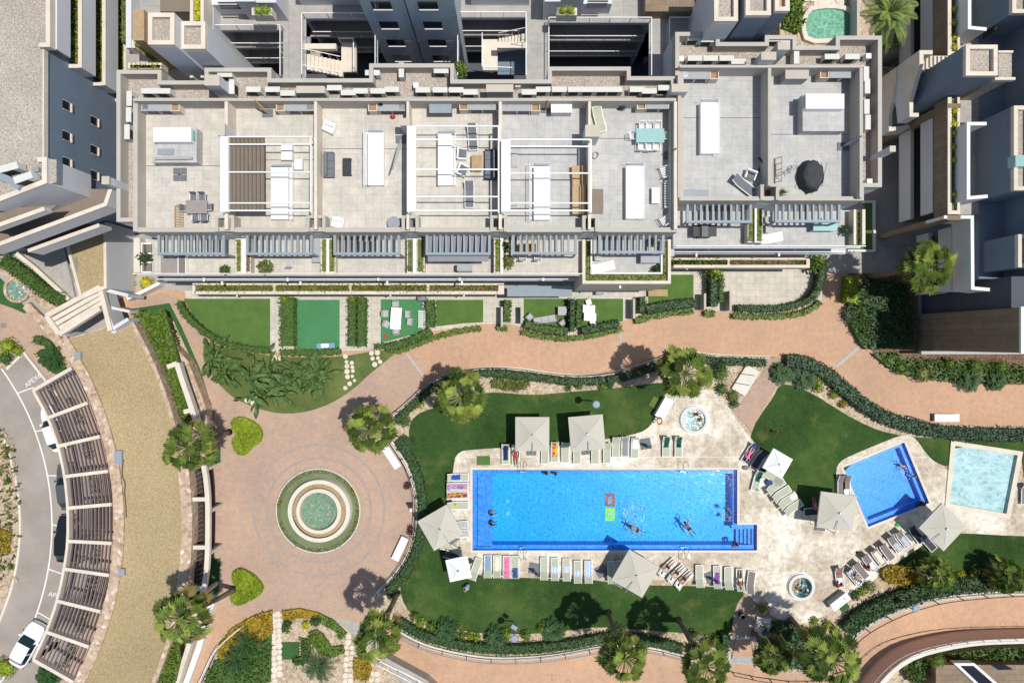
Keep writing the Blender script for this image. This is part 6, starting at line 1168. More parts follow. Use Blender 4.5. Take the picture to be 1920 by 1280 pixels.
def mk_lounger(fab,frame='white_plastic',up=.45):
 def f(t):
  m=MB()
  for x in(-.34,.34):m.bar((x,-.98,.30),(x,.35,.30),.05,.07);m.bar((x,.35,.30),(x,.98,.30+up),.05,.06)
  m.bar((-.34,-.98,.3),(.34,-.98,.3),.05,.06);m.build('frame',frame,t,world=False)
  m=MB();m.box(-.31,-.95,.31,.31,.33,.35);a=up/.63
  m.q([(-.31,.33,.31),(.31,.33,.31),(.31,.96,.31+up),(-.31,.96,.31+up),(-.31,.33,.35),(.31,.33,.35),(.31,.96,.35+up),(-.31,.96,.35+up)],[(4,5,6,7),(3,2,1,0),(0,1,5,4),(1,2,6,5),(2,3,7,6),(3,0,4,7)]);m.build('sling',fab,t,world=False)
  for x in(-.32,.32):
   for y in(-.8,.5):m=MB();m.bar((x,y,0),(x,y,.3),.05,.05);m.build('leg',frame,t,world=False)
 return f
def towel(x,y,z,rz,mat,label,ln=1.7,wd=.6,oy=-.1,up=.45,name='towel',seed=0):
 r=random.Random(int(x*7+y*3+seed));m=MB();n,k=14,5;vs=[]
 for i in range(n+1):
  for j in range(k+1):
   v=oy-ln/2+ln*i/n;u=wd*(j/k-.5)+r.uniform(-.015,.015);e=.36+max(0,v-.33)*up/.63+r.uniform(0,.02)
   if abs(u)>.31:e-=.12
   if v<-.97:e-=.2
   vs.append((u,v,e))
 m.q(vs,[(i*(k+1)+j,i*(k+1)+j+1,(i+1)*(k+1)+j+1,(i+1)*(k+1)+j)for i in range(n)for j in range(k)])
 nv=len(m.v);m.q([(a,b,c-.02)for a,b,c in m.v],[tuple(q[::-1])for q in list(m.f)])
 o=m.build(name,mat,None,True,world=False);o.location=(*W(x,y,.35),z);o.rotation_euler.z=rz;return tag(o,label,'towel')
LZ=.12
def lounger(x,y,deg,kind,label,tw=None):
 """deg: direction of the head end, 0 = up in the photograph"""
 rz=math.radians(deg);place('lou_'+kind,mk_lounger({'s':'sage_fabric','t':'taupe_fabric','c':'charcoal_fabric','w':'pale_cushion'}[kind]),'sun_lounger',label,'sun lounger',(*W(x,y,.35),LZ),rz,'sun loungers around the pools')
 if tw:
  mat,ln,oy,tl=tw;towel(x,y,LZ,rz,mat,tl,ln,.64,oy)
NR='lounger in the row above the main pool';SR='lounger in the row below the main pool'
lounger(948,850,0,'s','leftmost sage '+NR+', covered by a navy towel',('navy_towel',1.4,.1,'navy towel on the leftmost lounger above the pool'));lounger(967,851,0,'s','sage lounger above the pool carrying a sunbather beside the navy towel')
lounger(1022,849,0,'s','sage lounger half under the left umbrella, beside the red towel lounger');lounger(1040,846,0,'s','sage lounger with a red and yellow towel between the two umbrellas',('red_yellow_towel',1.3,.2,'red and yellow patterned towel between the two umbrellas'));lounger(1060,847,0,'s','bare sage lounger left of the right umbrella')
lounger(1082,849,0,'s','sage lounger under the left half of the right umbrella');lounger(1116,849,0,'s','sage lounger under the right half of the right umbrella');lounger(1138,848,0,'s','sage lounger just right of the right umbrella');lounger(1155,837,0,'s','sage lounger with a white bundle in the trio beside the dark folding table')
lounger(1172,836,0,'s','middle lounger of the trio, under a pale grey towel',('grey_cloth',1.7,0,'pale grey towel on the middle lounger of the trio'));lounger(1190,838,0,'s','right lounger of the trio, beside the grey umbrella base',('white_towel',.9,.3,'white towel on the right lounger of the trio'))
lounger(1249,836,0,'s','left of the twin loungers with green and black towels',('green_black_towel',1.0,.4,'green and black towel on the left twin lounger'));lounger(1272,836,0,'s','right of the twin loungers with green and black towels',('green_black_towel',1.0,.4,'green and black towel on the right twin lounger'))
lounger(859,894,90,'s','lounger west of the pool with a blue towel',('blue_towel',.8,.2,'royal blue towel west of the pool'));lounger(858,911,90,'s','lounger west of the pool under the violet sunset towel',('violet_sunset_towel',1.8,0,'violet and orange sunset towel west of the pool'));lounger(858,927,90,'s','lounger west of the pool under the red and navy patterned towel',('multicolour_towel',1.8,0,'red, orange and navy patterned towel west of the pool'))
lounger(859,947,90,'s','sage lounger west of the pool with a small yellow bag');lounger(858,984,95,'w','pale slatted lounger west of the pool, upper of two');lounger(860,1000,95,'w','pale slatted lounger west of the pool, lower of two');lounger(846,1028,62,'s','lounger at the southwest corner with a bag on it');lounger(852,1043,62,'c','dark lounger at the southwest corner half under the white parasol')
lounger(892,1065,160,'s','sage lounger angled right of the white parasol')
for x,y,k,tw,l in((915,1060,'s',('pale_blue_towel',1.3,-.3,'faded blue towel on the first lounger below the pool'),'first (leftmost) sage '+SR+', with a faded blue towel'),(932,1060,'s',('cream_towel',1.3,-.2,'cream towel on the second lounger below the pool'),'second sage '+SR+', with a cream towel'),(950,1061,'s',('pink_patterned_towel',1.8,0,'pink patterned towel below the pool'),SR.replace('lounger','sage lounger')+', covered by a pink towel'),(966,1061,'s',('blue_cloth',.8,.5,'dark blue towel at the end of the fourth lounger below the pool'),'fourth sage '+SR+', dark blue cloth at its end'),(1020,1064,'s',None,'bare sage lounger right of the grey parasol base below the pool'),(1040,1065,'s',('blue_striped_towel',.6,.1,'small light blue striped towel below the pool, first of its row'),'sage lounger with a small folded blue striped towel below the pool'),(1062,1066,'s',('blue_striped_towel',.6,0,'crumpled blue striped towel hanging sideways below the pool'),'sage lounger with a crumpled blue striped towel below the pool'),(1083,1070,'s',('blue_striped_towel',.5,.2,'bundled blue striped towel on a lounger below the pool'),'sage lounger with a bundled blue striped towel below the pool'),(1103,1070,'s',('blue_striped_towel',1.4,-.2,'spread blue and white striped towel below the pool'),'sage lounger under a spread blue and white striped towel'),(1146,1071,'s',None,'sage lounger in the shadow left of the south umbrella'),(1163,1070,'s',None,'sage lounger mostly under the south umbrella'),(1311,1078,'s',None,'bare sage lounger right of the three sunbathers'),(1344,1080,'s',('violet_towel',1.0,.1,'violet towel on a lounger southeast of the pool'),'sage lounger with a violet towel southeast of the pool'),(1365,1082,'s',None,'bare sage lounger right of the violet towel'),(1387,1085,'s',None,'sage lounger carrying a tanned sunbather near the right end of the row')):
 lounger(x,y,180,k,l,tw)
lounger(1407,1090,172,'t','rightmost taupe '+SR)
for x,y,l in((1250,1063,'angled lounger of the first of three sunbathers below the pool'),(1267,1074,'angled lounger of the middle one of three sunbathers'),(1281,1085,'angled lounger of the last of three sunbathers')):lounger(x,y,132,'s',l,('white_towel',1.8,0,'white towel under '+l.split(' of the ',1)[1]))
lounger(1405,848,-32,'c','dark lounger at the deck edge carrying a sunbather with a blue towel',('blue_cloth',1.7,0,'blue towel under the sunbather at the east deck edge'));lounger(1421,863,-32,'c','empty charcoal lounger beside the white east parasol');lounger(1435,872,-32,'c','charcoal lounger partly under the white east parasol')
lounger(1419,900,-15,'s','lounger with a green and black towel near the east end of the pool',('green_black_towel',1.0,.4,'green and black towel near the east end of the pool'));lounger(1446,893,-125,'s','short sage lounger partly covered by the basket, above the cream row')
for i,(x,y)in enumerate(((1453,911),(1464,925),(1475,938),(1486,951))):lounger(x,y,122,'s',('topmost','second','third','lowest')[i]+' of the four sage loungers set in a slanting row east of the pool',('white_towel',.7,-.75,'white towel on the end of the third slanting lounger')if i==2 else None)
lounger(1577,909,0,'t','left taupe lounger beside the small blue pool');lounger(1586,909,0,'t','right taupe lounger beside the small blue pool, with a white bundle',('white_towel',.5,-.6,'white bundle on the taupe lounger beside the small blue pool'))
for i,(x,y,a,k,tw,l)in enumerate(((1691,1008,38,'t',('grey_striped_towel',1.0,-.4,'navy and white striped towel on the rightmost southeast lounger'),'rightmost taupe lounger in the southeast row, with a striped towel'),(1676,1017,38,'t',('grey_striped_towel',.9,-.5,'second navy and white striped towel in the southeast row'),'second taupe lounger from the right in the southeast row, with a striped towel'),(1661,1032,38,'t',None,'bare taupe lounger in the middle of the southeast row'),(1645,1042,38,'t',('cream_towel',1.4,-.1,'cream towel with black dots of clothing in the southeast row'),'taupe lounger under a cream towel in the southeast row'),(1628,1052,40,'t',('white_towel',.7,-.5,'white towel at the foot of a southeast row lounger'),'taupe lounger with bag and white towel in the southeast row'),(1612,1067,40,'t',None,'taupe lounger with the crouching person in the southeast row'),(1600,1079,40,'t',('blue_striped_towel',1.7,0,'pale blue towel under the southeast row sunbather'),'lounger of the tanned sunbather at the left end of the southeast row'),(1573,1080,8,'t',('white_towel',.6,-.4,'white towel on the lounger above the white table'),'taupe lounger with a red cloth above the white outdoor table'),(1716,1000,38,'c',None,'dark lounger in the shade of the southeast umbrella'),(1738,1015,42,'c',None,'dark lounger at the lower tip of the southeast umbrella'),(1921,925,0,'t',None,'brown lounger cut by the right edge of the picture'),(1527,958,-85,'c',None,'charcoal lounger in the shadow left of the middle umbrella'))):lounger(x,y,a,k,l,tw)
m=MB();a=W(1574,1073,.5);m.box(a[0]-.22,a[1]-.18,.5,a[0]+.22,a[1]+.18,.56);tag(m.build('red_cloth','plain_red'),'folded red cloth on the lounger above the white table','cloth')
for x,y,z,mt,s,l in((855,946,.5,'plain_yellow',.16,'small yellow bag on the lounger west of the pool'),(1441,903,.12,'blue_cloth',.4,'dark blue beach bag on the deck east of the pool'),(1682,983,.12,'plain_green',.22,'bright green bag on the deck above the southeast loungers'),(882,1050,.12,'charcoal_fabric',.3,'black bag beside the white southwest parasol'),(1666,1027,.12,'black_cloth',.2,'black bag between the southeast loungers'),(1608,1035,.12,'black_cloth',.18,'small dark bag on the deck at the left of the southeast row'),(1656,1042,.5,'black_cloth',.14,'black hat on the cream towel in the southeast row'),(1397,876,.12,'grey_cloth',.3,'grey folded chair bag on the deck near the east loungers'),(843,1033,.5,'mixed_leaf',.22,'olive bag on the lounger at the southwest corner'),(1420,918,.45,'teal_glass_top',.16,'small turquoise bag on the foot of the east lounger')):
 t=thing('beach_bag',l,'bag',(*W(x,y,z),z));m=MB();m.blob((0,0,s*.5),s,s*.8,s*.55,12,7,.08,0);m.build('body',mt,t,True,world=False);m=MB();m.tube([(-s*.5,0,s*.8),(-s*.4,.02,s*1.3),(s*.4,.02,s*1.3),(s*.5,0,s*.8)],s*.06,5);m.build('handle','black_metal' if mt!='black_cloth' else 'grey_metal',t,world=False)
for x,y,rz,l in((1211,832,10,'dark folded umbrella on a grey base right of the trio of loungers'),(1002,1066,-10,'dark folded umbrella on a grey base in the row below the pool'),(1128,1071,30,'dark folded umbrella on a grey base left of the south umbrella'),(1334,1082,20,'dark folded umbrella on a grey base near the violet towel')):
 def mk(t):
  m=MB();m.box(-.5,-.5,0,.5,.5,.09);m.build('base','grey_cushion',t,world=False);m=MB();m.tube([(0,0,.1),(0,0,1.9)],.04,6);m.build('mast','grey_metal',t,world=False)
  m=MB();m.tube([(.05,0,1.9),(.1,-.05,1.6),(.2,-.2,.9),(.28,-.35,.5)],[.03,.12,.16,.1],8);m.build('folded_canopy','charcoal_fabric',t,world=False)
 place('fold',mk,'folded_umbrella',l,'umbrella',(*W(x,y,.3),LZ),math.radians(rz),'folded umbrellas among the loungers')
def mk_bench(t):
 m=MB();m.box(-1.15,-.36,.40,1.15,.36,.50);m.build('seat','white_render',t,world=False);m=MB();m.box(-1.05,-.28,0,-.75,.28,.4);m.box(.75,-.28,0,1.05,.28,.4);m.build('support','grey_render',t,world=False)
for x,y,rz,l in((734,857,-57,'white bench on the fountain plaza near the palm'),(750,1028,65,'white bench on the fountain plaza near the lower railing'),(1775,783,0,'white bench against the hedge on the terracotta path at right')):place('bench',mk_bench,'bench',l,'bench',(*W(x,y,.45),.02),math.radians(rz),'white stone benches')
def lamp(x,y,h,r,label,z=0):
 t=thing('street_lamp',label,'street lamp',(*W(x,y,h),z));m=MB();m.tube([(0,0,0),(0,0,h-z-.15)],.06,8);m.build('pole','grey_metal',t,world=False)
 m=MB();m.lathe(0,0,[(r*.3,h-z-.2),(r,h-z-.1),(r,h-z-.02),(r*.8,h-z+.04),(.001,h-z+.06)],28);m.build('disc_head','lamp_metal',t,world=False);m=MB();m.lathe(0,0,[(.12,h-z-.4),(.16,h-z-.2)],12);m.build('lantern','white_plastic',t,world=False);return t
lamp(1118,758,3.9,.33,'round disc topped lamp on the lawn above the right umbrella');lamp(964,1197,3.9,.33,'round disc topped lamp at the south edge of the pool lawn');lamp(1718,1141,3.0,.33,'round disc topped lamp over the lower path at the right',-1.2)
t=thing('flood_light','flat rectangular floodlight panel on the pole at the south lawn edge','light',(*W(964,1176,2.6),2.5));m=MB();m.box(-.28,-.18,0,.28,.18,.08);m.build('panel','lamp_metal',t,world=False);m=MB();m.bar((0,0,-.05),(0,-.25,-.1),.05,.05);m.build('bracket','grey_metal',t,world=False)
t.rotation_euler.z=-.6
def mk_lad(t):
 m=MB()
 for x in(-.26,.26):m.tube([(x,-.75,-.0),(x,-.75,.62),(x,-.45,.82),(x,-.05,.78),(x,.18,.45),(x,.22,-.9)],.026,6)
 m.build('rail','steel',t,world=False);m=MB()
 for z in(-.25,-.55,-.85):m.box(-.26,.16,z,.26,.28,z+.04)
 m.build('tread','steel',t,world=False)
for x,y,rz,l in((981,880,180,'steel pool ladder on the north edge near the west end'),(1281,880,180,'steel pool ladder on the north edge toward the east end'),(981,1031,0,'steel pool ladder on the south edge near the west end'),(1282,1031,0,'steel pool ladder on the south edge toward the east end')):place('lad',mk_lad,'pool_ladder',l,'ladder',(*W(x,y),.12),math.radians(rz),'steel ladders of the main pool')
t=thing('lifebuoy','orange lifebuoy on a small stand beside the white panel','lifebuoy',(*W(1232,786),.12));m=MB();n=20;vs=[]
for i in range(n):
 for j in range(8):a=2*PI*i/n;b=2*PI*j/8;r=.3+.07*math.cos(b);vs.append((r*math.cos(a)*.6,r*math.sin(a),1.0+.07*math.sin(b)+r*math.cos(a)*.7))
m.q(vs,[(i*8+j,((i+1)%n)*8+j,((i+1)%n)*8+(j+1)%8,i*8+(j+1)%8)for i in range(n)for j in range(8)]);m.build('ring','orange_buoy',t,True,world=False);m=MB();m.tube([(-.2,0,0),(-.2,0,1.1)],.04,6);m.build('post','white_metal',t,world=False)
m=MB();m.wall(PP([(1236,783),(1256,748)],1.0),.9,1.0,.12);tag(m.build('changing_screen','white_plastic'),'white panel box standing at the edge of lawn and deck','screen')
m=MB();m.prism(PP([(1216,759),(1225,742),(1240,750),(1230,768)]),.13,.08);tag(m.build('grass_mat','lawn_light'),'pale green mat on the lawn beside the white panel','mat')
m=MB();m.prism(PP([(894,854),(919,854),(919,871),(894,871)]),.15,.12);tag(m.build('shower_mat','artificial_turf'),'square of green turf set in the deck at the northwest of the pool','mat')
m=MB();m.prism(PP([(1569,1131),(1583,1123),(1592,1136),(1578,1146)]),.16,.12);tag(m.build('shower_mat','dark_turf'),'square of dark turf beside the white outdoor table','mat')
t=thing('shower_table','white outdoor wash table at the south end of the deck','table',(*W(1566,1120),.12),math.radians(38));m=MB();m.box(-.95,-.38,.85,.95,.38,.93);m.build('top','white_plastic',t,world=False);m=MB();m.box(-.9,-.33,0,.9,.33,.85);m.build('cabinet','grey_render',t,world=False);m=MB();m.tube([(.5,.1,.93),(.5,.1,1.15),(.4,0,1.15)],.03,6);m.build('tap','black_metal',t,world=False)
for pts,l,h in(([(1401,683),(1424,698),(1397,743),(1372,728)],'pale concrete slab with two dark slots beside the garden path',.35),([(1420,1155),(1446,1160),(1442,1210),(1412,1203)],'pale concrete slab right of the garden stairs in palm shade',.35)):
 P=PP(pts,h);t=thing('concrete_slab',l,'slab',(*P[0],0));m=MB();m.prism(P,h,0);m.build('slab','kerb_stone',t)
 if h and pts[0][1]<800:
  m=MB();m.bar((*W(1385,700,h),h+.01),(*W(1415,704,h),h+.01),.07,.02);m.bar((*W(1375,717,h),h+.01),(*W(1405,722,h),h+.01),.07,.02);m.build('slot','black_metal',t)
for x,y0,y1,mt,l in((1144,925,949,'mat_red','red mat with pale zigzag on the floor of the main pool'),(1144,952,976,'mat_lime','lime green mat with a pale ring on the floor of the main pool')):
 m=MB();a=W(x-9,y0,-1.4);b=W(x+9,y1,-1.4);m.box(a[0],b[1],-1.5,b[0],a[1],-1.46);o=tag(m.build('pool_mat',mt),l,'mat');m=MB();d=(b[0]-a[0]);e=(a[1]-b[1])
 if mt=='mat_lime':m.lathe((a[0]+b[0])/2,(a[1]+b[1])/2,[(d*.33,-1.46),(d*.33,-1.45),(d*.18,-1.45),(d*.18,-1.46)],16)
 else:
  for k in range(4):m.bar((a[0]+d*.25,b[1]+e*(.2+.15*k),-1.45),(b[0]-d*.25,b[1]+e*(.32+.15*k),-1.45),.09,.02)
 m.build('pattern','pale_pool_mosaic',o)
t=thing('planter_pot','dark round pots with purple plants by the plaza railing, upper pair','planter',(*W(766,906),.02))
for i,(x,y,l)in enumerate(((765,903,'upper pot of the upper pair with purple plants by the plaza railing'),(765,911,'lower pot of the upper pair with purple plants by the plaza railing'),(771,988,'upper pot of the lower pair with purple plants by the plaza railing'),(770,996,'lower pot of the lower pair with purple plants by the plaza railing'))):
 tt=t if i==0 else thing('planter_pot',l,'planter',(*W(x,y),.02));tt['label']=l;m=MB();m.lathe(0,0,[(.14,0),(.2,.4),(.18,.4),(.001,.36)],14);m.build('pot','black_metal',tt,world=False);m=MB();shrub_mesh(m,(0,0,.35),.24,.3,60,.12);m.build('plant','purple_leaf',tt,world=False)
m=MB();m.pbox(764,945,772,951,.9,.02);o=m.build('litter_bin','black_metal');tag(o,'black box bin by the plaza railing','bin');m=MB();m.pbox(768,953,772,959,.5,.02);tag(m.build('meter_box','white_plastic'),'small white box beside the black bin','box')
t=thing('litter_bin','dark round bin standing on the pink path above the garden stairs','bin',(*W(1387,1149),.07));m=MB();m.lathe(0,0,[(.2,0),(.24,.8),(.18,.85),(.17,.7),(.001,.3)],16);m.build('drum','black_metal',t,world=False);m=MB();m.lathe(0,0,[(.25,.8),(.26,.86),(.2,.86)],16);m.build('rim','grey_metal',t,world=False)
# ==== GARDEN AND TERRACE FURNITURE
def mk_table(w_,d,mat,leg='white_plastic',h=.74):
 def f(t):
  m=MB();m.box(-w_/2,-d/2,h-.04,w_/2,d/2,h);m.build('top',mat,t,world=False)
  for x in(-w_/2+.06,w_/2-.06):
   for y in(-d/2+.06,d/2-.06):m=MB();m.box(x-.03,y-.03,0,x+.03,y+.03,h-.04);m.build('leg',leg,t,world=False)
 return f
def mk_chair(mat,frame):
 def f(t):
  m=MB();m.box(-.24,-.24,.42,.24,.22,.48);m.build('seat',mat,t,world=False);m=MB();m.q([(-.24,.2,.45),(.24,.2,.45),(.24,.32,.9),(-.24,.32,.9),(-.24,.24,.45),(.24,.24,.45),(.24,.36,.9),(-.24,.36,.9)],[(0,1,2,3),(7,6,5,4),(3,2,6,7),(0,3,7,4),(1,5,6,2)]);m.build('backrest',mat,t,world=False)
  m=MB()
  for x in(-.27,.27):m.tube([(x,-.22,.42),(x,-.22,.66),(x,.26,.68)],.02,5)
  m.build('armrest',frame,t,world=False)
  for x in(-.25,.25):
   for y in(-.22,.22):m=MB();m.bar((x,y,0),(x,y,.44),.04,.04);m.build('leg',frame,t,world=False)
 return f
def mk_slat(n,w_,ht,mat='white_plastic'):
 def f(t):
  m=MB()
  for k in range(n):x=-w_/2+w_*(k+.5)/n;m.box(x-w_/n*.28,-.3,.38,x+w_/n*.28,.25,.41)
  m.build('seat',mat,t,world=False);m=MB()
  for k in range(n):x=-w_/2+w_*(k+.5)/n;m.bar((x,.27,.4),(x,.38,.85),w_/n*.5,.03)
  m.bar((-w_/2,.38,.87),(w_/2,.38,.87),.05,.04);m.build('backrest',mat,t,world=False)
  for x in(-w_/2-.03,w_/2+.03):
   m=MB();m.tube([(x,-.32,0),(x,-.32,.62),(x,.34,.64)],.025,5);m.bar((x,.3,0),(x,.3,.64),.04,.04);m.build('arm_frame',mat,t,world=False)
 return f
def mk_sofa(n,mat,frame='dark_wicker',wd=.75):
 def f(t):
  w_=n*.68;m=MB();m.box(-w_/2-.1,-wd/2,.05,w_/2+.1,wd/2,.3);m.box(-w_/2-.1,wd/2-.14,.3,w_/2+.1,wd/2,.68)
  for s in(-1,1):m.box(s*(w_/2+.1),-wd/2,.3,s*(w_/2),wd/2-.14,.55)
  m.build('frame',frame,t,world=False)
  for k in range(n):x=-w_/2+.68*(k+.5);m=MB();m.box(x-.33,-wd/2+.02,.3,x+.33,wd/2-.3,.44);m.build('seat_cushion',mat,t,world=False);m=MB();m.box(x-.33,wd/2-.3,.32,x+.33,wd/2-.14,.74);m.build('back_cushion',mat,t,world=False)
 return f
def pl(key,mk,name,label,cat,x,y,deg,z,group=None,sc=None,zz=.5):return place(key,mk,name,label,cat,(*W(x,y,z+zz),z),math.radians(deg),group,sc)
Z1=ZR+.02;Z9=9.02;ZG=.06
pl('wt',mk_table(2.0,1.0,'white_towel'),'garden_table','long white table in the emerald garden','table',743,597,86,ZG)
for x,y,a,l in((742,570,0,'at the top end of'),(743,621,180,'at the bottom end of'),(723,588,90,'upper left of'),(725,608,60,'lower left of'),(764,589,-90,'upper right of'),(768,603,-95,'lower right of')):pl('wc',mk_chair('pale_cushion','white_plastic'),'garden_chair','white chair '+l+' the long white table in the emerald garden','chair',x,y,a,ZG,'white chairs around the garden table')
pl('wl',mk_slat(8,1.5,1),'slatted_bench','white slatted bench against the hedge in the emerald garden','bench',790,598,-90,ZG)
t=thing('parasol_cover','pale covered item beside the building in the emerald garden','cover',(*W(790,559,.5),.06));m=MB();m.blob((0,0,.3),.5,.3,.3,12,6,.1,0);m.build('cover','grey_cloth',t,True,world=False);m=MB();m.tube([(.3,0,.3),(.7,-.1,.9)],.05,6);m.build('pole','steel',t,world=False)
pl('float',lambda t:(MB().box(-.85,-.24,.2,.85,.24,.45).build('shell','pale_blue_towel',t,world=False),MB().box(-.4,-.19,.45,.3,.19,.5).build('insert','white_plastic',t,world=False)),'storage_box','pale blue box with glass insert on the emerald lawn edge','box',610,648,2,ZG)
pl('gsofa',mk_sofa(3,'pale_cushion','grey_cushion'),'garden_sofa','long pale grey garden sofa under the awning','sofa',1022,600,190,ZG);pl('gcube',mk_sofa(1,'pale_cushion','grey_cushion'),'garden_armchair','tilted pale armchair left of the garden sofa','armchair',993,594,45,ZG,None,.8)
pl('gcube',None,'garden_armchair','tilted pale armchair right of the garden sofa','armchair',1055,605,40,ZG,None,.75);pl('gt',mk_table(.8,.8,'pale_cushion'),'garden_table','square grey table beside the tall hedge','table',1054,583,0,ZG)
for x,y,l in((1104,579,'upper white lounger in the garden right of the tall hedges'),(1106,594,'lower white lounger in the garden right of the tall hedges')):pl('lou_wh',mk_lounger('white_towel'),'sun_lounger',l,'sun lounger',x,y,88,ZG,'white garden loungers',(1,.6,1))
for x,y,l in((1104,566,'white cube stool above the garden loungers'),(1112,606,'white cube stool below the garden loungers')):pl('wst',mk_table(.5,.5,'white_towel',h=.42),'side_table',l,'stool',x,y,20,ZG)
m=MB();a=W(1234,549,.5);m.box(a[0]-.9,a[1]-.32,.4,a[0]+.9,a[1]+.32,.48);m.box(a[0]-.8,a[1]-.25,.06,a[0]-.6,a[1]+.25,.4);m.box(a[0]+.6,a[1]-.25,.06,a[0]+.8,a[1]+.25,.4);tag(m.build('garden_bench','tan_wood'),'tan wooden bench on the turf by the corner balcony','bench')
pl('gt2',mk_table(.8,.5,'bluegrey_metal'),'garden_table','small blue-grey table under the corner balcony','table',1125,548,0,ZG)
for x,y0,y1,l in((941,575,612,'brown gate post wall left of the narrow hedge'),(978,575,606,'brown gate post wall right of the narrow hedge'),(1189,560,597,'brown gate post wall right of the lounger garden'),(1325,575,0,''),(1370,545,582,'brown gate post wall at the empty terrace'),(1322,550,580,'brown gate post wall at the brown bench garden')):
 if y1:
  m=MB();m.pbox(x-2,y0,x+2,y1,1.5,0);o=m.build('gate_pier','taupe_coping');tag(o,l,'gate')
m=MB();a=W(724,630,.1);m.box(a[0]-.15,a[1]-.15,.06,a[0]+.15,a[1]+.15,.16);tag(m.build('red_box','plain_red'),'small red square box in the corner of the emerald garden','box')
# roof terraces ---------
pl('dt',mk_table(1.6,1.0,'wood_deck'),'dining_table','grey wood table with white frame on the westmost roof terrace','table',371,389,0,Z1)
for x,y,a,l in((364,370,0,'top left'),(380,370,0,'top right'),(350,390,90,'left end'),(393,388,-90,'right end'),(368,408,180,'bottom left'),(384,408,180,'bottom right')):pl('dch',mk_chair('grey_cushion','white_plastic'),'terrace_chair','grey white-framed chair at the %s of the westmost roof table'%l,'chair',x,y,a,Z1,'chairs around the westmost roof table')
m=MB();c=W(337,327,12.1)
for sx in(-1,1):
 for sy in(-1,1):m.box(c[0]+sx*.03,c[1]+sy*.03,Z1,c[0]+sx*.5,c[1]+sy*.5,Z1+.08)
m.tube([(c[0],c[1],Z1),(c[0],c[1],Z1+.4)],.05,8);tag(m.build('parasol_stand','grey_cushion'),'square grey umbrella base in four slabs on the westmost roof terrace','umbrella base')
pl('wlo',mk_slat(10,1.9,1,'tan_wood'),'wooden_lounger','wooden slatted lounger left of the westmost roof table','lounger',335,408,90,Z1,None,(1,.8,.6))
pl('wsq',mk_sofa(1,'white_towel','white_plastic'),'armchair','white square armchair turned on the third roof terrace','armchair',617,238,-25,Z1);pl('wsq',None,'armchair','white square armchair at the front of the third roof terrace','armchair',633,417,-8,Z1)
pl('gs3',mk_sofa(3,'grey_cushion','grey_cushion',.85),'sofa','grey three-seat sofa on the third roof terrace','sofa',616,308,90,Z1,None,.85);pl('ct',mk_table(.65,1.3,'dark_wicker','dark_wicker',.4),'coffee_table','dark rectangular coffee table in front of the grey sofa','table',650,312,0,Z1)
m=MB();c=W(738,418,12.4);m.lathe(c[0],c[1],[(.5,Z1),(.5,Z1+.35),(.47,Z1+.4),(.001,Z1+.4)],24);tag(m.build('round_table','grey_metal'),'round grey low table at the corner of the third roof terrace','table')
for i,(x0,y0,x1,y1,l)in enumerate(((700,195,700,195,''),(752,262,736,318,'folded pale parasol leaning on the third roof terrace'),(1580,275,1616,255,'folded grey parasol leaning at the east roof wall'),(1254,292,1268,278,'folded grey parasol leaning by the white rattan chairs'),(502,213,478,188,'folded tan parasol on a grey base on the second roof terrace'),(1024,205,1027,188,'folded tan parasol beside the white box on the fifth roof terrace'))):
 if not l:continue
 t=thing('folded_parasol',l,'parasol',(*W(x0,y0,Z1),Z1));a=Vector((*W(x0,y0,Z1+.1),Z1+.1))-t.location;b=Vector((*W(x1,y1,Z1+1.9),Z1+1.9))-t.location;m=MB();m.tube([tuple(a),tuple(a.lerp(b,.3)),tuple(b)],[.05,.13,.06],8);m.build('canopy','tan_wood' if 'tan' in l else('pale_cushion' if 'pale' in l else 'grey_metal'),t,world=False);m=MB();m.box(-.4,-.3,0,.4,.3,.07);m.build('base','grey_cushion',t,world=False)
for x,y,a,l in((886,256,4,'dark lounger with white frame at the top under the second pergola'),(880,364,0,'dark lounger with white frame at the bottom under the second pergola'),(1396,346,52,'dark lounger with rumpled cushion on the east roof terrace')):pl('dkl',mk_lounger('grey_cushion','white_plastic',.35),'sun_lounger',l,'sun lounger',x,y,a,Z1,'dark loungers on the roof terraces')
for x,y,a,l in((866,288,85,'upper dark armchair with white frame by the wooden low table'),(867,318,65,'lower dark armchair with white frame by the wooden low table')):pl('dka',mk_sofa(1,'grey_cushion','white_plastic'),'armchair',l,'armchair',x,y,a,Z1,None,.95)
pl('wct',mk_table(.8,1.2,'tan_wood','white_plastic',.4),'coffee_table','wooden low table with white rim under the second pergola','table',894,305,0,Z1);pl('dks',mk_sofa(3,'grey_cushion','dark_wicker',.9),'sofa','dark sofa against the partition under the second pergola','sofa',920,308,-90,Z1)
pl('box1',lambda t:(MB().box(-.8,-.5,0,.8,.5,.95).build('body','grey_cushion',t,world=False),MB().box(-.83,-.53,.95,.83,.53,1.02).build('lid','bluegrey_metal',t,world=False)),'storage_box','dark grey storage box on the fourth roof terrace','storage box',827,203,0,Z1);pl('box2',lambda t:(MB().box(-.75,-.42,0,.75,.42,.9).build('body','pale_render',t,world=False),MB().box(-.78,-.45,.9,.78,.45,.97).build('lid','white_plastic',t,world=False)),'storage_box','white storage box on the fifth roof terrace','storage box',1052,204,0,Z1)
pl('box3',lambda t:(MB().box(-.85,-.5,0,.85,.5,1.2).build('body','grey_metal',t,world=False),MB().box(-.88,-.53,1.2,.88,.53,1.25).build('lid','taupe_coping',t,world=False)),'storage_box','grey ribbed storage shed on the east roof terrace','storage box',1487,142,0,Z1)
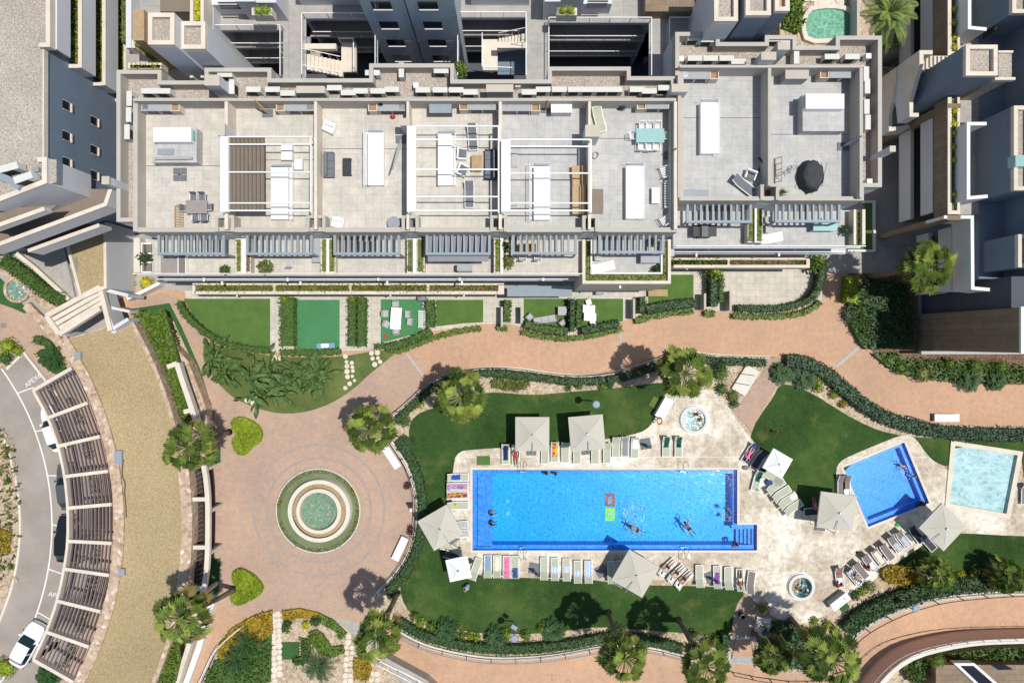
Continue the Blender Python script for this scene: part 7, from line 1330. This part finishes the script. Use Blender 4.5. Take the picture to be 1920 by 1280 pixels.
for x,y,w_,d,h,rz,l in((1082,330,.75,1.5,.5,3,'crumpled cardboard box left of a pair under the third pergola'),(1094,330,.5,1.5,.6,-2,'crumpled cardboard box right of a pair under the third pergola'),(1080,376,.55,2.2,.5,0,'long cardboard box left under the third pergola'),(1092,376,.45,2.2,.7,0,'long cardboard box right under the third pergola')):
 t=thing('cardboard_box',l,'box',(*W(x,y,Z1+.4),Z1),math.radians(rz));m=MB();m.box(-w_/2,-d/2,0,w_/2,d/2,h);m.build('carton','cardboard',t,world=False);m=MB();m.box(-.03,-d/2-.003,h,.03,d/2+.003,h+.004);m.build('tape','tan_wood',t,world=False)
for x,y,l in((962,372,'stacked grey panels beside the gutter of the third pergola'),(962,300,'grey rolled sheets beside the gutter of the third pergola')):m=MB();a=W(x,y,Z1);m.box(a[0]-.25,a[1]-.6,Z1,a[0]+.3,a[1]+.6,Z1+.2);m.box(a[0]-.1,a[1]-.5,Z1+.2,a[0]+.35,a[1]+.4,Z1+.26);tag(m.build('panel_stack','pale_cushion'),l,'panels')
m=MB();a=W(1120,378,Z1);m.box(a[0]-.45,a[1]-.95,Z1,a[0]+.45,a[1]+.95,Z1+.03);tag(m.build('brown_mat','brown_fabric'),'brown rectangular mat on the sixth roof terrace','mat')
m=MB();c=W(1116,292,Z1);pts=[(c[0]+(.22+.05*math.sin(i))*math.cos(i*.5),c[1]+.26*math.sin(i*.5),Z1+.03+.004*i)for i in range(40)];m.tube(pts,.02,4,False);tag(m.build('hose','counter_stone'),'coiled garden hose on the sixth roof terrace','hose')
t=pl('gtab',mk_table(2.1,1.05,'teal_glass_top','white_plastic'),'dining_table','pale turquoise dining table on the sixth roof terrace','table',1218,256,0,Z1)
for x,y,a,l in((1205,237,0,'top left'),(1219,237,0,'top middle'),(1234,237,0,'top right'),(1188,255,90,'left end'),(1250,255,-90,'right end'),(1203,274,180,'bottom left'),(1218,275,180,'bottom middle'),(1232,274,180,'bottom right')):pl('sc',mk_slat(5,.5,1),'slatted_chair','white slatted chair at the %s of the turquoise table'%l,'chair',x,y,a,Z1,'white chairs around the turquoise table',.9)
for x,y,a,l in((1248,322,-70,'white slatted armchair by the leaning parasol on the sixth roof terrace'),(1248,412,-150,'white slatted armchair in the front corner of the sixth roof terrace')):pl('sa',mk_slat(6,.75,1),'slatted_armchair',l,'armchair',x,y,a,Z1)
pl('sb',mk_slat(10,1.9,1),'slatted_sofa','white slatted sofa on the sixth roof terrace','sofa',1254,365,-90,Z1);pl('st2',mk_table(.6,1.2,'white_render',h=.4),'coffee_table','white low table in front of the slatted sofa','table',1230,366,0,Z1)
pl('lou_pl',mk_lounger('sage_fabric','white_plastic',.3),'sun_lounger','beige lounger with white frame at the back of the sixth roof terrace','sun lounger',1124,222,15,Z1)
t=thing('covered_sculpture','dark shrouded object at the back of the sixth roof terrace','cover',(*W(1165,200,Z1),Z1));m=MB();m.blob((0,0,.35),.35,.32,.45,12,8,.12,0);m.build('shroud','charcoal_fabric',t,True,world=False);m=MB();m.lathe(0,0,[(.38,0),(.38,.06),(.001,.06)],14);m.build('base','grey_cushion',t,world=False)
t=thing('covered_barbecue','large round object under a creased dark cover on the east roof terrace','cover',(*W(1521,330,Z1+.4),Z1));m=MB();n=28
vs=[]
for i in range(9):
 for k in range(n):a=2*PI*k/n;rr=(.02,.35,.6,.75,.84,.9,.93,.97,1.02)[i];rr*=1+.05*math.sin(7*a+i)+.03*math.sin(13*a);vs.append((rr*math.cos(a)*.95,rr*math.sin(a)*1.25,(1.05,1.03,.98,.92,.8,.6,.35,.15,0)[i]+.03*math.sin(9*a+i*2)))
m.q(vs,[(i*n+k,(i+1)*n+k,(i+1)*n+(k+1)%n,i*n+(k+1)%n)for i in range(8)for k in range(n)]+[tuple(range(n))]);m.build('cover','charcoal_fabric',t,True,world=False);m=MB()
for i in range(5):m.tube([(-.8+i*.35,-.9,.75+.02*i),(-.5+i*.3,0,1.03),(-.6+i*.4,.9,.8)],.018,4)
m.build('crease_cord','dark_wicker',t,True,world=False)
t=thing('bicycle','bicycle lying near the covered round object on the east roof terrace','bicycle',(*W(1478,322,Z1+.3),Z1+.05),.5)
for x in(-.5,.5):
 m=MB();pts=[(x+.32*math.cos(i*PI/12),.32*math.sin(i*PI/12)*.8,.1+.2*math.sin(i*PI/12))for i in range(25)];m.tube(pts,.022,5,False);m.build('wheel','counter_stone',t,world=False)
m=MB();m.tube([(-.5,0,.15),(-.1,.1,.3),(.35,.15,.3),(.5,0,.15)],.02,5);m.tube([(-.1,.1,.3),(0,-.15,.1),(.35,.15,.3)],.02,5);m.build('frame','steel',t,world=False);m=MB();m.tube([(.35,.35,.35),(.35,.15,.33),(.4,-.1,.4)],.018,5);m.build('handlebar','black_metal',t,world=False)
t=thing('clothes_rack','tan folding rack against the partition on the east roof terrace','rack',(*W(1460,318,Z1+.5),Z1));m=MB()
for y in(-.9,-.45,0,.45,.9):m.bar((-.12,y,.1),(.12,y,.8),.04,.04)
m.bar((-.12,-.95,.1),(-.12,.95,.1),.05,.05);m.bar((.12,-.95,.8),(.12,.95,.8),.05,.05);m.build('frame','tan_wood',t,world=False);m=MB();m.box(-.1,-.3,.12,.1,.5,.16);m.build('folded_cloth','sage_fabric',t,world=False)
pl('kch',mk_sofa(1,'grey_cushion','white_plastic'),'armchair','dark chair with a black folded parasol beside it on the east roof terrace','armchair',1409,327,-20,Z1,None,.9)
t=thing('folded_parasol','black folded parasol against the partition on the east roof terrace','parasol',(*W(1428,318,Z1),Z1));m=MB();m.tube([(-.3,.9,.1),(0,.3,.6),(.15,-.6,1.1)],[.05,.15,.05],8);m.build('canopy','charcoal_fabric',t,world=False);m=MB();m.lathe(0,0,[(.25,0),(.25,.08),(.001,.1)],14);m.build('base','black_metal',t,world=False)
pl('cb',lambda t:(MB().box(-.95,-.26,0,.95,.26,.5).build('body','bluegrey_metal',t,world=False),MB().box(-.97,-.28,.5,.0,.28,.55).build('lid','grey_metal',t,world=False)),'storage_box','low blue-grey bench box at the front of the east roof terrace','storage box',1305,362,0,Z1)
place('agave',agave,'agave','spiky potted plant at the front of the eastmost roof terrace','agave',(*W(1467,361,Z1+.3),Z1+.1),1,None,1.0)
m=MB();m.pbox(527,268,548,300,12.5,Z1);m.pbox(552,299,567,318,12.45,Z1);tag(m.build('white_planks','white_render'),'white panels stored under the first white pergola','panels')
for x,y,c,l in((735,215,'plain_red','red gas bottle beside the counter of the third roof terrace'),(520,198,'pink_towel','pink object near the counter of the second roof terrace'),(518,205,'green_towel','green watering can near the counter of the second roof terrace'),(716,198,'black_metal','black round pan on the counter of the third roof terrace')):
 t=thing('gas_bottle' if c=='plain_red' else 'small_pot',l,'household item',(*W(x,y,12.6),Z1 if c!='black_metal' else 12.93));m=MB();m.lathe(0,0,[(.16,0),(.18,.1),(.17,.3),(.08,.4),(.001,.42)],14);m.build('body',c,t,True,world=False);m=MB();m.lathe(0,0,[(.05,.4),(.05,.48),(.001,.48)],8);m.build('neck','steel',t,world=False)
# lower terraces --------
for x,y,l in((275,466,'upper grey cushioned chair with white slats at the left lower terrace'),(275,501,'lower grey cushioned chair with white slats at the left lower terrace')):pl('lc',mk_sofa(1,'taupe_fabric','white_plastic'),'armchair',l,'armchair',x,y,90,Z9,None,1.0)
pl('ldk',lambda t:(MB().box(-.9,-.75,0,.6,.75,.12).build('deck','wood_deck',t,world=False),MB().box(.65,-.75,0,1.2,.75,.35).build('seat','taupe_fabric',t,world=False),MB().wall([(.62,-.78),(1.23,-.78),(1.23,.78),(.62,.78)],.06,.4,0,True).build('frame','white_plastic',t,world=False)),'daybed','low wooden platform with white framed taupe seat on the left lower terrace','daybed',318,495,0,Z9,None,1.0)
shrub('potted_plant','dark green climbing plant on the left side of the first lower terrace',265,484,11,1.2,'dark_hedge_leaf',Z9,.2);shrub('potted_plant','small palm pot on the first lower terrace',420,506,7,.6,'hedge_leaf',Z9,.2);shrub('potted_plant','leafy pot plants on the second lower terrace',495,500,11,.8,'mixed_leaf',Z9,.25);shrub('potted_plant','red tinged bush spilling at the fourth divider',952,490,11,1.3,'mixed_leaf',Z9,.2);shrub('potted_plant','bright bush beside the fourth divider near the pergola',948,462,7,1.2,'dark_hedge_leaf',Z9,.2)
pl('grill',lambda t:(MB().box(-.55,-.3,0,.55,.3,.85).build('body','pale_cushion',t,world=False),MB().box(-.6,-.26,.85,.6,.26,1.1).build('hood','counter_stone',t,world=False)),'barbecue','grey barbecue under the extended awning','barbecue',872,503,0,Z9);pl('bbq',lambda t:(MB().box(-.45,-.5,.1,.45,.5,.9).build('body','black_metal',t,world=False),MB().box(-.3,-.5,.9,.2,.5,1.1).build('lid','grey_cushion',t,world=False),MB().box(-.9,-.45,.8,-.47,.45,.84).build('side_shelf','black_metal',t,world=False),MB().box(.47,-.45,.8,.95,.45,.84).build('side_shelf','black_metal',t,world=False)),'barbecue','large black barbecue on the east lower terrace','barbecue',1319,434,0,Z9)
for x,y,a,l in((542,495,180,'white slatted chair on the second lower terrace'),(980,482,180,'left wooden chair on the fifth lower terrace'),(1008,482,180,'right wooden chair on the fifth lower terrace'),(1440,412,90,'white chair upper left of the pale glass table on the east terrace'),(1441,430,90,'white chair lower left of the pale glass table on the east terrace'),(1122,482,90,'dark shaded chair on the corner balcony')):pl('ltc',mk_chair('pale_cushion','white_plastic'),'terrace_chair',l,'chair',x,y,a,Z9)
for x,y,w_,d,mt,l in((595,470,.7,1.9,'counter_stone','long grey cabinet at the right of the second lower terrace'),(988,467,1.4,.8,'tan_wood','wooden table under the fifth slatted pergola'),(1218,483,1.5,.9,'counter_stone','grey stone table on the corner balcony'),(1545,422,1.9,1.0,'teal_glass_top','pale glass table under the rightmost slatted pergola'),(688,462,1.2,.8,'wood_deck','low table under the third slatted pergola')):pl('lt%d'%x,mk_table(w_,d,mt),'terrace_table',l,'table',x,y,0,Z9)
for x,y,a,l in((1130,501,105,'white lounger on the corner balcony'),(1446,446,100,'white lounger at the left of the east lower terrace')):pl('lou_lt',mk_lounger('white_towel'),'sun_lounger',l,'sun lounger',x,y,a,Z9)
shrub('potted_plant','blue-grey round plant at the right of the east lower terrace',1588,431,8,.8,'grey_hedge_leaf',Z9,.18);shrub('potted_plant','dark plant in the corner of the corner balcony',1232,506,8,.7,'dark_hedge_leaf',Z9,.18);shrub('potted_plant','bright plant under the corner pergola',1226,452,7,1.0,'bright_leaf',Z9,.18)
# ==== CARS
def mk_car(body,kind=0):
 def f(t):
  Lc,Wc,n,k=4.3,1.78,44,22
  def wid(s):e=abs(s)**4.5;return Wc/2*(1-.20*e-.03*max(0,s))
  def prof(s):
   hood=.92-.22*max(0,s-.35)**1.2
   if s>.42:return hood,0
   if s>.12:return .95,(.42-s)/.30
   if s>-.62:return .97,1
   if s>-.88:return .97,(s+.88)/.26
   return .95-.2*(-.88-s),0
  V=[]
  for i in range(n+1):
   s=-1+2*i/n;w_=wid(s);b,g=prof(s);row=[]
   for j in range(k+1):
    u=-1+2*j/k;au=abs(u);side=max(0,1-max(0,(au-.74)/.16));z=b-.10*au**6
    z+=(.50*min(1,g))*(min(1,side)**1.1)*(1-.06*au*au)if g>0 else 0
    row.append((s*Lc/2*(1-.04*au**3),u*w_,z+.015*math.sin(PI*(s+1)/2)))
   V.append(row)
  main=MB();gl={'windscreen':MB(),'rear_window':MB(),'side_window':MB()}
  for i in range(n):
   s=-1+2*(i+.5)/n
   for j in range(k):
    u=abs(-1+2*(j+.5)/k);g=prof(s)[1];q=[V[i][j],V[i+1][j],V[i+1][j+1],V[i][j+1]]
    key=None
    if .03<g<.97 and u<.74:key='windscreen' if s>0 else 'rear_window'
    elif g>=.5 and .76<u<.90 and not(-.22<s<-.17):key='side_window'
    (gl[key]if key else main).q(q,[(0,1,2,3)])
  for j in(0,k):
   for i in range(n):
    a,b=V[i][j],V[i+1][j];main.q([a,b,(b[0],b[1]*.97,.25),(a[0],a[1]*.97,.25)],[(0,1,2,3)]if j else[(3,2,1,0)])
  for i in(0,n):
   for j in range(k):a,b=V[i][j],V[i][j+1];main.q([a,b,(b[0],b[1],.25),(a[0],a[1],.25)],[(0,1,2,3)]if i==0 else[(3,2,1,0)])
  bo=main.build('body',body,t,True,world=False)
  for kk,mb in gl.items():mb.build(kk,'car_glass',t,True,world=False)
  for sx in(-1.32,1.34):
   for sy in(-.8,.8):
    m=MB();vs=[(sx+.32*math.cos(2*PI*q/20),sy+e,.32+.32*math.sin(2*PI*q/20))for e in(-.1,.1)for q in range(20)];m.q(vs,[(q,(q+1)%20,(q+1)%20+20,q+20)for q in range(20)]+[tuple(range(20)),tuple(range(20,40))]);w2=m.build('wheel','rubber_black',t,world=False)
    m=MB();e=.105 if sy>0 else-.105;m.q([(sx+.2*math.cos(2*PI*q/16),sy+e,.32+.2*math.sin(2*PI*q/16))for q in range(16)],[tuple(range(16))]);m.build('rim','steel',w2,world=False)
  for sy in(-1,1):
   m=MB();m.box(1.86,sy*.55-.2,.62,2.1,sy*.55+.2,.735);m.build('headlight','steel',t,world=False);m=MB();m.box(-2.12,sy*.6-.18,.7,-2.0,sy*.6+.18,.86);m.build('tail_light','plain_red',t,world=False);m=MB();m.box(.55,sy*.88,.88,.72,sy*1.03,1.0);m.build('mirror',body,t,world=False)
 return f
base('car_white',.25,.5)[2].inputs['Base Color'].default_value=(.8,.81,.83,1);base('car_grey',.3,.5,.3)[2].inputs['Base Color'].default_value=(.12,.13,.14,1);base('car_black',.2,.6)[2].inputs['Base Color'].default_value=(.012,.013,.016,1)
for x,y,dx,dy,mt,l in((100,803,-.33,-1,'car_white','white car half under the carport in the uppermost bay'),(125,912,-.12,-1,'car_grey','dark grey car half under the carport'),(122,1010,.03,-1,'car_black','black car half under the carport'),(49,1209,.55,-1,'car_white','white car parked at the lower end of the parking row')):
 p=place('car_'+mt+str(y),mk_car(mt),'parked_car',l,'car',(*W(x,y,.9),.02),math.atan2(-dy,dx),'cars parked along the carport')
# ==== PEOPLE
def body_mesh(J,name):
 """one continuous skinned surface grown over connected joints"""
 vs=[];es=[];rs=[];idx={}
 def add(k,p,r):idx[k]=len(vs);vs.append(p);rs.append(r)
 for k,(p,r,par)in J.items():
  add(k,p,r)
  if par:es.append((idx[par],idx[k]))
 me=bpy.data.meshes.new(name);me.from_pydata(vs,es,[]);o=bpy.data.objects.new(name,me);C.objects.link(o)
 o.modifiers.new('s','SKIN');sv=me.skin_vertices[0].data
 for i,r in enumerate(rs):sv[i].radius=(r,r)if not isinstance(r,tuple)else r;sv[i].use_root=(i==0)
 sub=o.modifiers.new('u','SUBSURF');sub.levels=sub.render_levels=1
 dg=bpy.context.evaluated_depsgraph_get();m2=bpy.data.meshes.new_from_object(o.evaluated_get(dg));bpy.data.objects.remove(o);bpy.data.meshes.remove(me)
 m2.polygons.foreach_set('use_smooth',[True]*len(m2.polygons));return m2
def joints(pose):
 V_=Vector;J={}
 def limb(k,p,r,par):J[k]=(tuple(p),r,par)
 if pose=='lie':
  o=dict(pelvis=(0,-.05,.12),waist=(0,.10,.13),chest=(0,.30,.17),neck=(0,.50,.20),head=(0,.60,.25),crown=(0,.72,.29),arms=[[(.19,.44,.18),(.30,.18,.10),(.27,-.06,.09)],[(-.19,.44,.18),(-.31,.20,.10),(-.26,-.04,.09)]],legs=[[(.10,-.1,.12),(.13,-.52,.14),(.12,-.92,.09),(.13,-1.0,.17)],[(-.10,-.1,.12),(-.12,-.50,.16),(-.10,-.90,.09),(-.12,-.98,.17)]],face=(0,.64,.36))
 elif pose=='stand':
  o=dict(pelvis=(0,0,.92),waist=(0,0,1.08),chest=(0,0,1.28),neck=(0,0,1.46),head=(0,.01,1.55),crown=(0,.01,1.68),arms=[[(.19,0,1.40),(.26,.02,1.12),(.25,.16,.92)],[(-.19,0,1.40),(-.27,-.03,1.12),(-.25,.08,.90)]],legs=[[(.09,0,.88),(.10,.06,.50),(.10,.0,.08),(.11,.16,.04)],[(-.09,0,.88),(-.10,-.04,.50),(-.10,-.14,.10),(-.11,.0,.04)]],face=(0,.12,1.57))
 elif pose=='sit':
  o=dict(pelvis=(0,0,.12),waist=(0,.03,.26),chest=(0,.06,.46),neck=(0,.12,.64),head=(0,.16,.73),crown=(0,.18,.85),arms=[[(.19,.08,.58),(.27,.24,.38),(.18,.42,.38)],[(-.19,.08,.58),(-.27,.22,.36),(-.18,.40,.36)]],legs=[[(.09,.02,.10),(.14,.40,.30),(.12,.52,-.08),(.13,.66,-.10)],[(-.09,.02,.10),(-.14,.42,.28),(-.13,.55,-.08),(-.14,.68,-.10)]],face=(0,.27,.74))
 elif pose=='crouch':
  o=dict(pelvis=(0,-.1,.35),waist=(0,.0,.48),chest=(0,.16,.60),neck=(0,.32,.68),head=(0,.40,.72),crown=(0,.50,.80),arms=[[(.19,.22,.62),(.28,.38,.40),(.15,.56,.28)],[(-.19,.22,.62),(-.28,.36,.38),(-.12,.52,.25)]],legs=[[(.09,-.08,.32),(.16,.28,.42),(.13,.02,.08),(.14,.18,.04)],[(-.09,-.08,.32),(-.16,.26,.42),(-.13,.0,.08),(-.14,.16,.04)]],face=(0,.48,.66))
 else:
  o=dict(pelvis=(0,-.05,.02),waist=(0,.10,.03),chest=(0,.30,.03),neck=(0,.50,.05),head=(0,.60,.07),crown=(0,.72,.09),arms=[[(.19,.42,.02),(.42,.62,-.02),(.30,.86,-.05)],[(-.19,.42,.02),(-.44,.35,-.08),(-.48,.10,-.12)]],legs=[[(.10,-.1,0),(.17,-.50,-.05),(.22,-.88,-.12),(.24,-1.0,-.14)],[(-.10,-.1,0),(-.16,-.50,-.02),(-.14,-.92,-.05),(-.15,-1.05,-.08)]],face=(0,.66,-.02))
 limb('pelvis',o['pelvis'],(.15,.115),None);limb('waist',o['waist'],(.125,.095),'pelvis');limb('chest',o['chest'],(.16,.115),'waist');limb('neck',o['neck'],.055,'chest');limb('head',o['head'],(.078,.09),'neck');limb('crown',o['crown'],.085,'head')
 limb('nose',V_(o['face'])*1.0,.013,'head')
 for s,a in zip('lr',o['arms']):
  limb('sh'+s,a[0],.058,'chest');limb('el'+s,a[1],.043,'sh'+s);limb('wr'+s,a[2],.028,'el'+s)
  d=(V_(a[2])-V_(a[1])).normalized();up=V_((0,0,1));sd=d.cross(up);sd=sd.normalized()if sd.length>.1 else V_((0,1,0));pm=V_(a[2])+d*.07;limb('pa'+s,pm,(.036,.02),'wr'+s)
  for i,(q,ln)in enumerate(((-.032,.07),(-.011,.085),(.011,.08),(.032,.06))):k1=pm+d*(.045+ln*.4)+sd*q;limb('f%d%s'%(i,s),k1,.0095,'pa'+s);limb('g%d%s'%(i,s),k1+(d-up*.45).normalized()*ln*.6+sd*q*.2,.008,'f%d%s'%(i,s))
  th=V_(a[2])+d*.03+sd*-.05;limb('t1'+s,th,.011,'wr'+s);limb('t2'+s,th+d*.04-sd*.01,.009,'t1'+s)
 for s,a in zip('lr',o['legs']):
  limb('hi'+s,a[0],.095,'pelvis');limb('kn'+s,a[1],.062,'hi'+s);limb('an'+s,a[2],.038,'kn'+s);limb('to'+s,a[3],(.04,.028),'an'+s)
 return J,o
PBODY={}
def person(x,y,z,deg,pose,skin,wear,label,hair='dark_hair',top=None,zpx=None,sc=1.0,group=None):
 key=(pose,skin,wear,top)
 if pose not in PBODY:J,o=joints(pose);PBODY[pose]=(body_mesh(J,'body'),o)
 me0,o=PBODY[pose];me=me0.copy();me.materials.clear()
 for k in(skin,wear,top or skin):me.materials.append(MATS[k])
 pv=Vector(o['pelvis']);wv=Vector(o['waist']);ch=Vector(o['chest']);nk=Vector(o['neck']);hips=[Vector(a[0])for a in o['legs']];kn=[Vector(a[1])for a in o['legs']];sh=[Vector(a[0])for a in o['arms']]
 for p in me.polygons:
  c=p.center;t_=(c-pv).dot((wv-pv).normalized());dist=min((c-pv).length,min((c-h).length for h in hips))
  if dist<.15 and t_<.08:p.material_index=1
  ax=(nk-pv).normalized();u=(c-pv).dot(ax);off=(c-pv-ax*u).length
  if top and .04<u<(nk-pv).length-.05 and off<.22:p.material_index=2
 t=thing('person',label,'person',(*W(x,y,z+(zpx or 0)),z),math.radians(deg),group);ob=bpy.data.objects.new('body',me);C.objects.link(ob);ob.parent=t
 hd=Vector(o['head']);cr=Vector(o['crown']);fc=Vector(o['face']);cen=hd.lerp(cr,.62);f=(fc-hd).normalized();m=MB();m.blob((0,0,0),.108,.112,.112,12,8,.04);up=(cr-hd).normalized()
 m.v=[tuple(Vector(v)+cen-f*.022+up*.012)for v in m.v]
 if hair=='long':m.tube([tuple(cen-f*.05),tuple(hd-f*.09),tuple(Vector(o['neck'])-f*.08-up*.05)],[.1,.085,.05],8)
 m.build('hair','dark_hair' if hair in('dark_hair','long')else hair,t,True,world=False)
 sd=f.cross(up).normalized()
 for s in(-1,1):
  e=MB();ec=hd.lerp(cr,.45)+f*.078+sd*.032*s;e.blob(tuple(ec),.011,.011,.011,8,5);e.build('eye','black_cloth',t,True,world=False)
  e=MB();ec=hd.lerp(cr,.4)+sd*.085*s;e.blob(tuple(ec),.014,.02,.03,8,5);e.build('ear',skin,t,True,world=False)
 mo=MB();mc=hd.lerp(cr,.05)+f*.078;mo.bar(tuple(mc-sd*.02),tuple(mc+sd*.02),.012,.01);mo.build('mouth','red_towel',t,world=False)
 if sc!=1:t.scale=(sc,)*3
 return t
LY=LZ+.36
person(967,852,LY,0,'lie','brown_skin','plain_red','tanned person in red swimwear lying on the lounger beside the navy towel','dark_hair')
person(1024,886,-.95,180,'stand','brown_skin','blue_cloth','left of two people standing at the north wall inside the main pool',zpx=1);person(1041,887,-.95,165,'stand','tan_skin','black_cloth','right of two people standing at the north wall inside the main pool','long',zpx=1)
person(919,961,-.35,-80,'sit','tan_skin','blue_cloth','upper of two people sitting on the shallow west ledge of the main pool');person(919,978,-.35,-100,'sit','brown_skin','black_cloth','lower of two people sitting on the shallow west ledge of the main pool','long')
person(1193,993,-.05,60,'swim','tan_skin','black_cloth','swimmer splashing left of centre in the south half of the main pool');person(1291,989,-.05,35,'swim','brown_skin','black_cloth','swimmer in dark swimwear toward the east end of the main pool','long')
person(1363,956,-.9,90,'stand','tan_skin','blue_cloth','upper person of the group at the east wall of the main pool',zpx=1,sc=.8);person(1366,973,-.9,60,'stand','pale_skin','plain_red','lower person of the group at the east wall of the main pool','light_hair',zpx=1,sc=.8);person(1376,1014,-.25,200,'sit','brown_skin','black_cloth','person sitting by the corner steps of the main pool','long')
person(1699,876,-.5,70,'swim','pale_skin','pink_towel','upper child playing at the east side of the small blue pool',zpx=.4,sc=.8);person(1711,893,-.45,20,'sit','pale_skin','violet_towel','child low in the water at the east side of the small blue pool','light_hair',sc=.7);person(1727,940,-.28,110,'sit','brown_skin','black_cloth','person sitting at the lower right corner of the small blue pool','long')
person(1305,777,-.1,40,'sit','pale_skin','blue_cloth','person seated in the north whirlpool near its top');person(1313,786,-.1,60,'sit','tan_skin','plain_yellow','person in yellow seated in the north whirlpool','light_hair',top='plain_yellow');person(1494,1103,-.15,-30,'sit','tan_skin','black_cloth','person seated in the south whirlpool','dark_hair')
for x,y,sk,l in((1250,1063,'pale_skin','first of three pale sunbathers on angled loungers below the pool'),(1267,1074,'pale_skin','middle of three pale sunbathers on angled loungers below the pool'),(1281,1085,'tan_skin','last of three sunbathers on angled loungers below the pool')):person(x,y,LY,132,'lie',sk,'black_cloth',l,'long')
person(1387,1087,LY,180,'lie','brown_skin','cream_towel','tanned sunbather on the lounger near the right end of the south row','long');person(1405,850,LY,148,'lie','pale_skin','pink_towel','sunbather in pink on the dark lounger at the east deck edge','light_hair',top='pink_towel');person(1602,1077,LY,220,'lie','tan_skin','black_cloth','sunbather on the pale blue towel in the southeast row','dark_hair')
person(1624,1064,LZ,30,'crouch','brown_skin','plain_red','person crouching over the southeast loungers','long',top='red_towel');person(1567,1096,LZ,-20,'crouch','brown_skin','red_towel','person in dark red crouching by the lounger above the white table','long',top='red_towel')
person(1457,810,.08,80,'stand','tan_skin','plain_red','small child in a red top running on the east lawn','dark_hair',top='plain_red',sc=.65,zpx=.8);person(878,1094,.12,150,'crouch','pale_skin','blue_cloth','person in a pale blue top beside the white southwest parasol','light_hair',top='pale_blue_towel');person(1527,946,LY+.0,190,'lie','tan_skin','pink_towel','person in pink lying in the shade of the middle umbrella','dark_hair',top='pink_towel',sc=.8)
for x,y,r,l in((1188,978,1.6,'white splash around the swimmer left of centre'),(1700,885,.7,'white splash beside the children in the small pool'),(1292,985,.8,'small splash around the east swimmer'),(1362,962,.7,'small splash at the east wall group'),(1190,960,1.3,'broken sparkling water behind the swimmer')):
 m=MB();c=W(x,y)
 for _ in range(int(70*r)):a=R.uniform(0,6.28);d=r*R.random()**.6;m.blob((c[0]+d*math.cos(a)*.8,c[1]+d*math.sin(a),-.01),R.uniform(.015,.05),R.uniform(.015,.04),.02,5,3,.2)
 tag(m.build('splash','white_towel'),l,'splash',None,'stuff')
